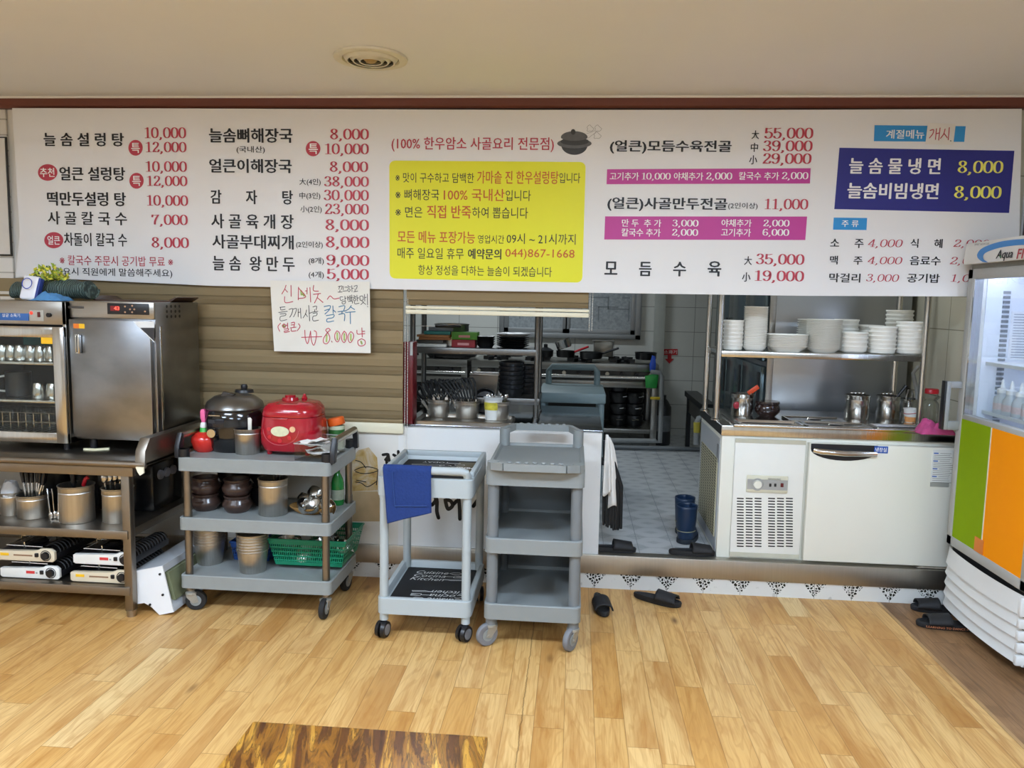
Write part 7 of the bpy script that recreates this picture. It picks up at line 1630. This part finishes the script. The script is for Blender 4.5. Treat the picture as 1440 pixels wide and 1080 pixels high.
# ------------------------------------------------------------------ footwear
m_slp = M('black_foam', '19191c', .65, var=.08, scale=30, bump=.1)
def slipper(loc, rz, label, L_=.27, W_=.10, band=True, txt=None, group=None):
    t = thing('slipper', label, 'slipper', loc, rz, group)
    def outline(k, s=1.0):
        a = 2*PI*k/36; x = math.cos(a); y = math.sin(a)
        return Vector((x*L_/2*s, y*W_/2*s*(.80+.18*x+.10*math.cos(2*a+.5))))
    mb = MB(); rings = []
    for s, z in ((.90, 0), (.98, .006), (1.0, .022), (.97, .030), (.92, .030), (.86, .024)):
        rings.append([mb.bm.verts.new((*(outline(k, s)), z+.004*(1-math.cos(2*PI*k/36))*(.5))) for k in range(36)])
    for a, b in zip(rings, rings[1:]):
        for i in range(36): mb._f([a[i], a[(i+1) % 36], b[(i+1) % 36], b[i]])
    mb._f(rings[0][::-1]); mb._f(rings[-1]); mb.build('sole', m_slp, t)
    if band:
        def bd(u, v):
            x = .0+.115*u-.005; hw = W_/2*(.93+.02*u); a = PI*v; return Vector((x+.01*math.sin(a)*(1-2*u)*.6, -hw*math.cos(a)*(1.02), .027+(.049-.016*u)*math.sin(a)**.75))
        MB().grid(bd, 10, 18).build('strap', m_slp, t, solid=.007)
    if txt:
        sg_ = -1 if abs(math.cos(rz)+1) > .1 else 1
        pl = M('peach_letters', 'd98a5c', .6, var=0)
        def fn(u, v):
            x = (-.115+.24*u)*(-sg_); k = math.acos(max(-1, min(1, x/(L_/2)))); y = sg_*math.sin(k)*W_/2*(.80+.18*math.cos(k)+.10*math.cos(2*k+.5*sg_)); return Vector((x, y+sg_*.0012, .008+.011*v+.004*(1-math.cos(k))*.5))
        inv = wm(t); text(txt, None, 0, pl, t, 0, fn=lambda u, v: inv @ fn(u, v))
    return t
c = gz(848, 858); slipper((c.x-.012, c.y+.03, 0), R(-82), 'black slide slipper pointing at the camera beside the grey cart wheel')
c = gz(925, 851); slipper((c.x, c.y+.035, 0), R(-25), 'black slide slipper lying askew along the tiled step', txt='BORN TO ROCK THE WORLD' if False else None)
c = gz(1322, 866); slipper((c.x+.01, c.y+.05, 0), R(172), 'plain black slipper against the step by the drinks fridge, behind the lettered one')
c = gz(1340, 889); slipper((c.x+.0, c.y+.045, 0), R(174), 'black slipper with peach lettering round its sole by the drinks fridge', L_=.31, W_=.11, txt='LEARNING TO DANCE IN THE')
c = gz(858, 781, .19); slipper((c.x+.02, 4.29, .19), R(2), 'black slipper on the kitchen tiles at the end of the low wall', L_=.26)
c = gz(970, 781, .19); t = slipper((c.x+.01, 4.29, .19), R(3), 'black slipper with a tan insole on the tiles before the navy boots', L_=.26)
MB().box(.02, -.03, .031, .11, .03, .034, .006).build('insole', M('tan_insole', 'b98a4a', .6), t)
m_bt = M('navy_rubber', '152c48', .4, var=.06)
def boot(loc, rz, label):
    t = thing('rubber_boot', label, 'boot', loc, rz, 'navy rubber boots')
    def sh(u, v):
        a = 2*PI*v; z = .02+.205*u; rx = .058+.012*u+.0; ry = .050+.012*u
        if u < .35: k = (.35-u)/.35; rx += 0; fx_ = .085*k**.7*max(0, math.cos(a)); return Vector((rx*math.cos(a)+fx_*1.4, ry*math.sin(a)*(1-.1*k), z))
        return Vector((rx*math.cos(a), ry*math.sin(a), z))
    MB().grid(sh, 14, 24).build('shaft', m_bt, t, solid=.004)
    MB().prism([(.19*math.cos(2*PI*k/24)*(.9 if math.cos(2*PI*k/24) > 0 else .34), .052*math.sin(2*PI*k/24)) for k in range(24)], 0, .028, 'xy', .004).build('sole', M('dark_sole', '1a222c', .6), t)
    MB().tube([(.060*math.cos(k*PI/12)+.0, .053*math.sin(k*PI/12), .075) for k in range(24)], .003, 5, True).build('trim_line', M('tan_line', '8d8a6a', .5), t)
c = gz(965, 767, .19); boot((c.x+.005, c.y+.07, .19), R(62), 'navy rubber boot on the kitchen tiles beside the prep refrigerator, nearer the step')
boot((c.x+.02, c.y+.26, .19), R(70), 'navy rubber boot on the kitchen tiles, behind the other boot')

# ------------------------------------------------------------------ low dining table at the near edge
TZ = .34; a, b, c = gz(356, 1014, TZ), gz(687, 1032, TZ), gz(295, 1080, TZ)
n = NT('marbled_hardwood', .3)
g = n.noise(n.vec(n.m_('MULTIPLY', n.m_('ADD', n.x, n.m_('MULTIPLY', n.y, .25)), 17.0), n.m_('MULTIPLY', n.y, 2.0)), 1.0, 6, .6, 1.5)
g2 = n.noise(n.vec(n.m_('MULTIPLY', n.x, 34.0), n.m_('MULTIPLY', n.y, 5.0)), 1.0, 4, .6, 1.4); g3 = n.noise(n.vec(n.m_('MULTIPLY', n.x, 5.0), n.m_('MULTIPLY', n.y, 2.6), 4.0), 1.0, 5, .6, 2.8)
cc = n.ramp(g, [(.25, '2e1c12'), (.40, '5f3617'), (.50, '94601f'), (.60, 'c08a34'), (.74, 'd9ac50')])
cc = n.mix(n.m_('MULTIPLY', n.sm(g2, .52, .70), .6), cc, '4a2a16'); cc = n.mix(n.m_('MULTIPLY', n.sm(g3, .56, .68), .7), cc, '5a3618'); bands = n.m_('ADD', .5, n.m_('MULTIPLY', .5, n.m_('SINE', n.m_('MULTIPLY', g, 62.0)))); cc = n.mix(n.m_('MULTIPLY', n.sm(bands, .70, .97), .62), cc, '3a2212'); n.color(cc); m_mt = n.m
t = thing('low_table', 'low dining table with a glossy marbled dark and golden wood top at the frame bottom', 'table', ((a.x+b.x)/2, a.y-.6, 0))
MB().box(a.x, a.y-1.2, TZ-.028, b.x, a.y, TZ, .003).build('tabletop', m_mt, t, world=True)
for x in (a.x+.05, b.x-.05):
    for y in (a.y-1.14, a.y-.06): MB().cyl((x, y, 0), (x, y, TZ-.028), .016, .022, 14).build('leg', m_dark, t, world=True)
flush_text()
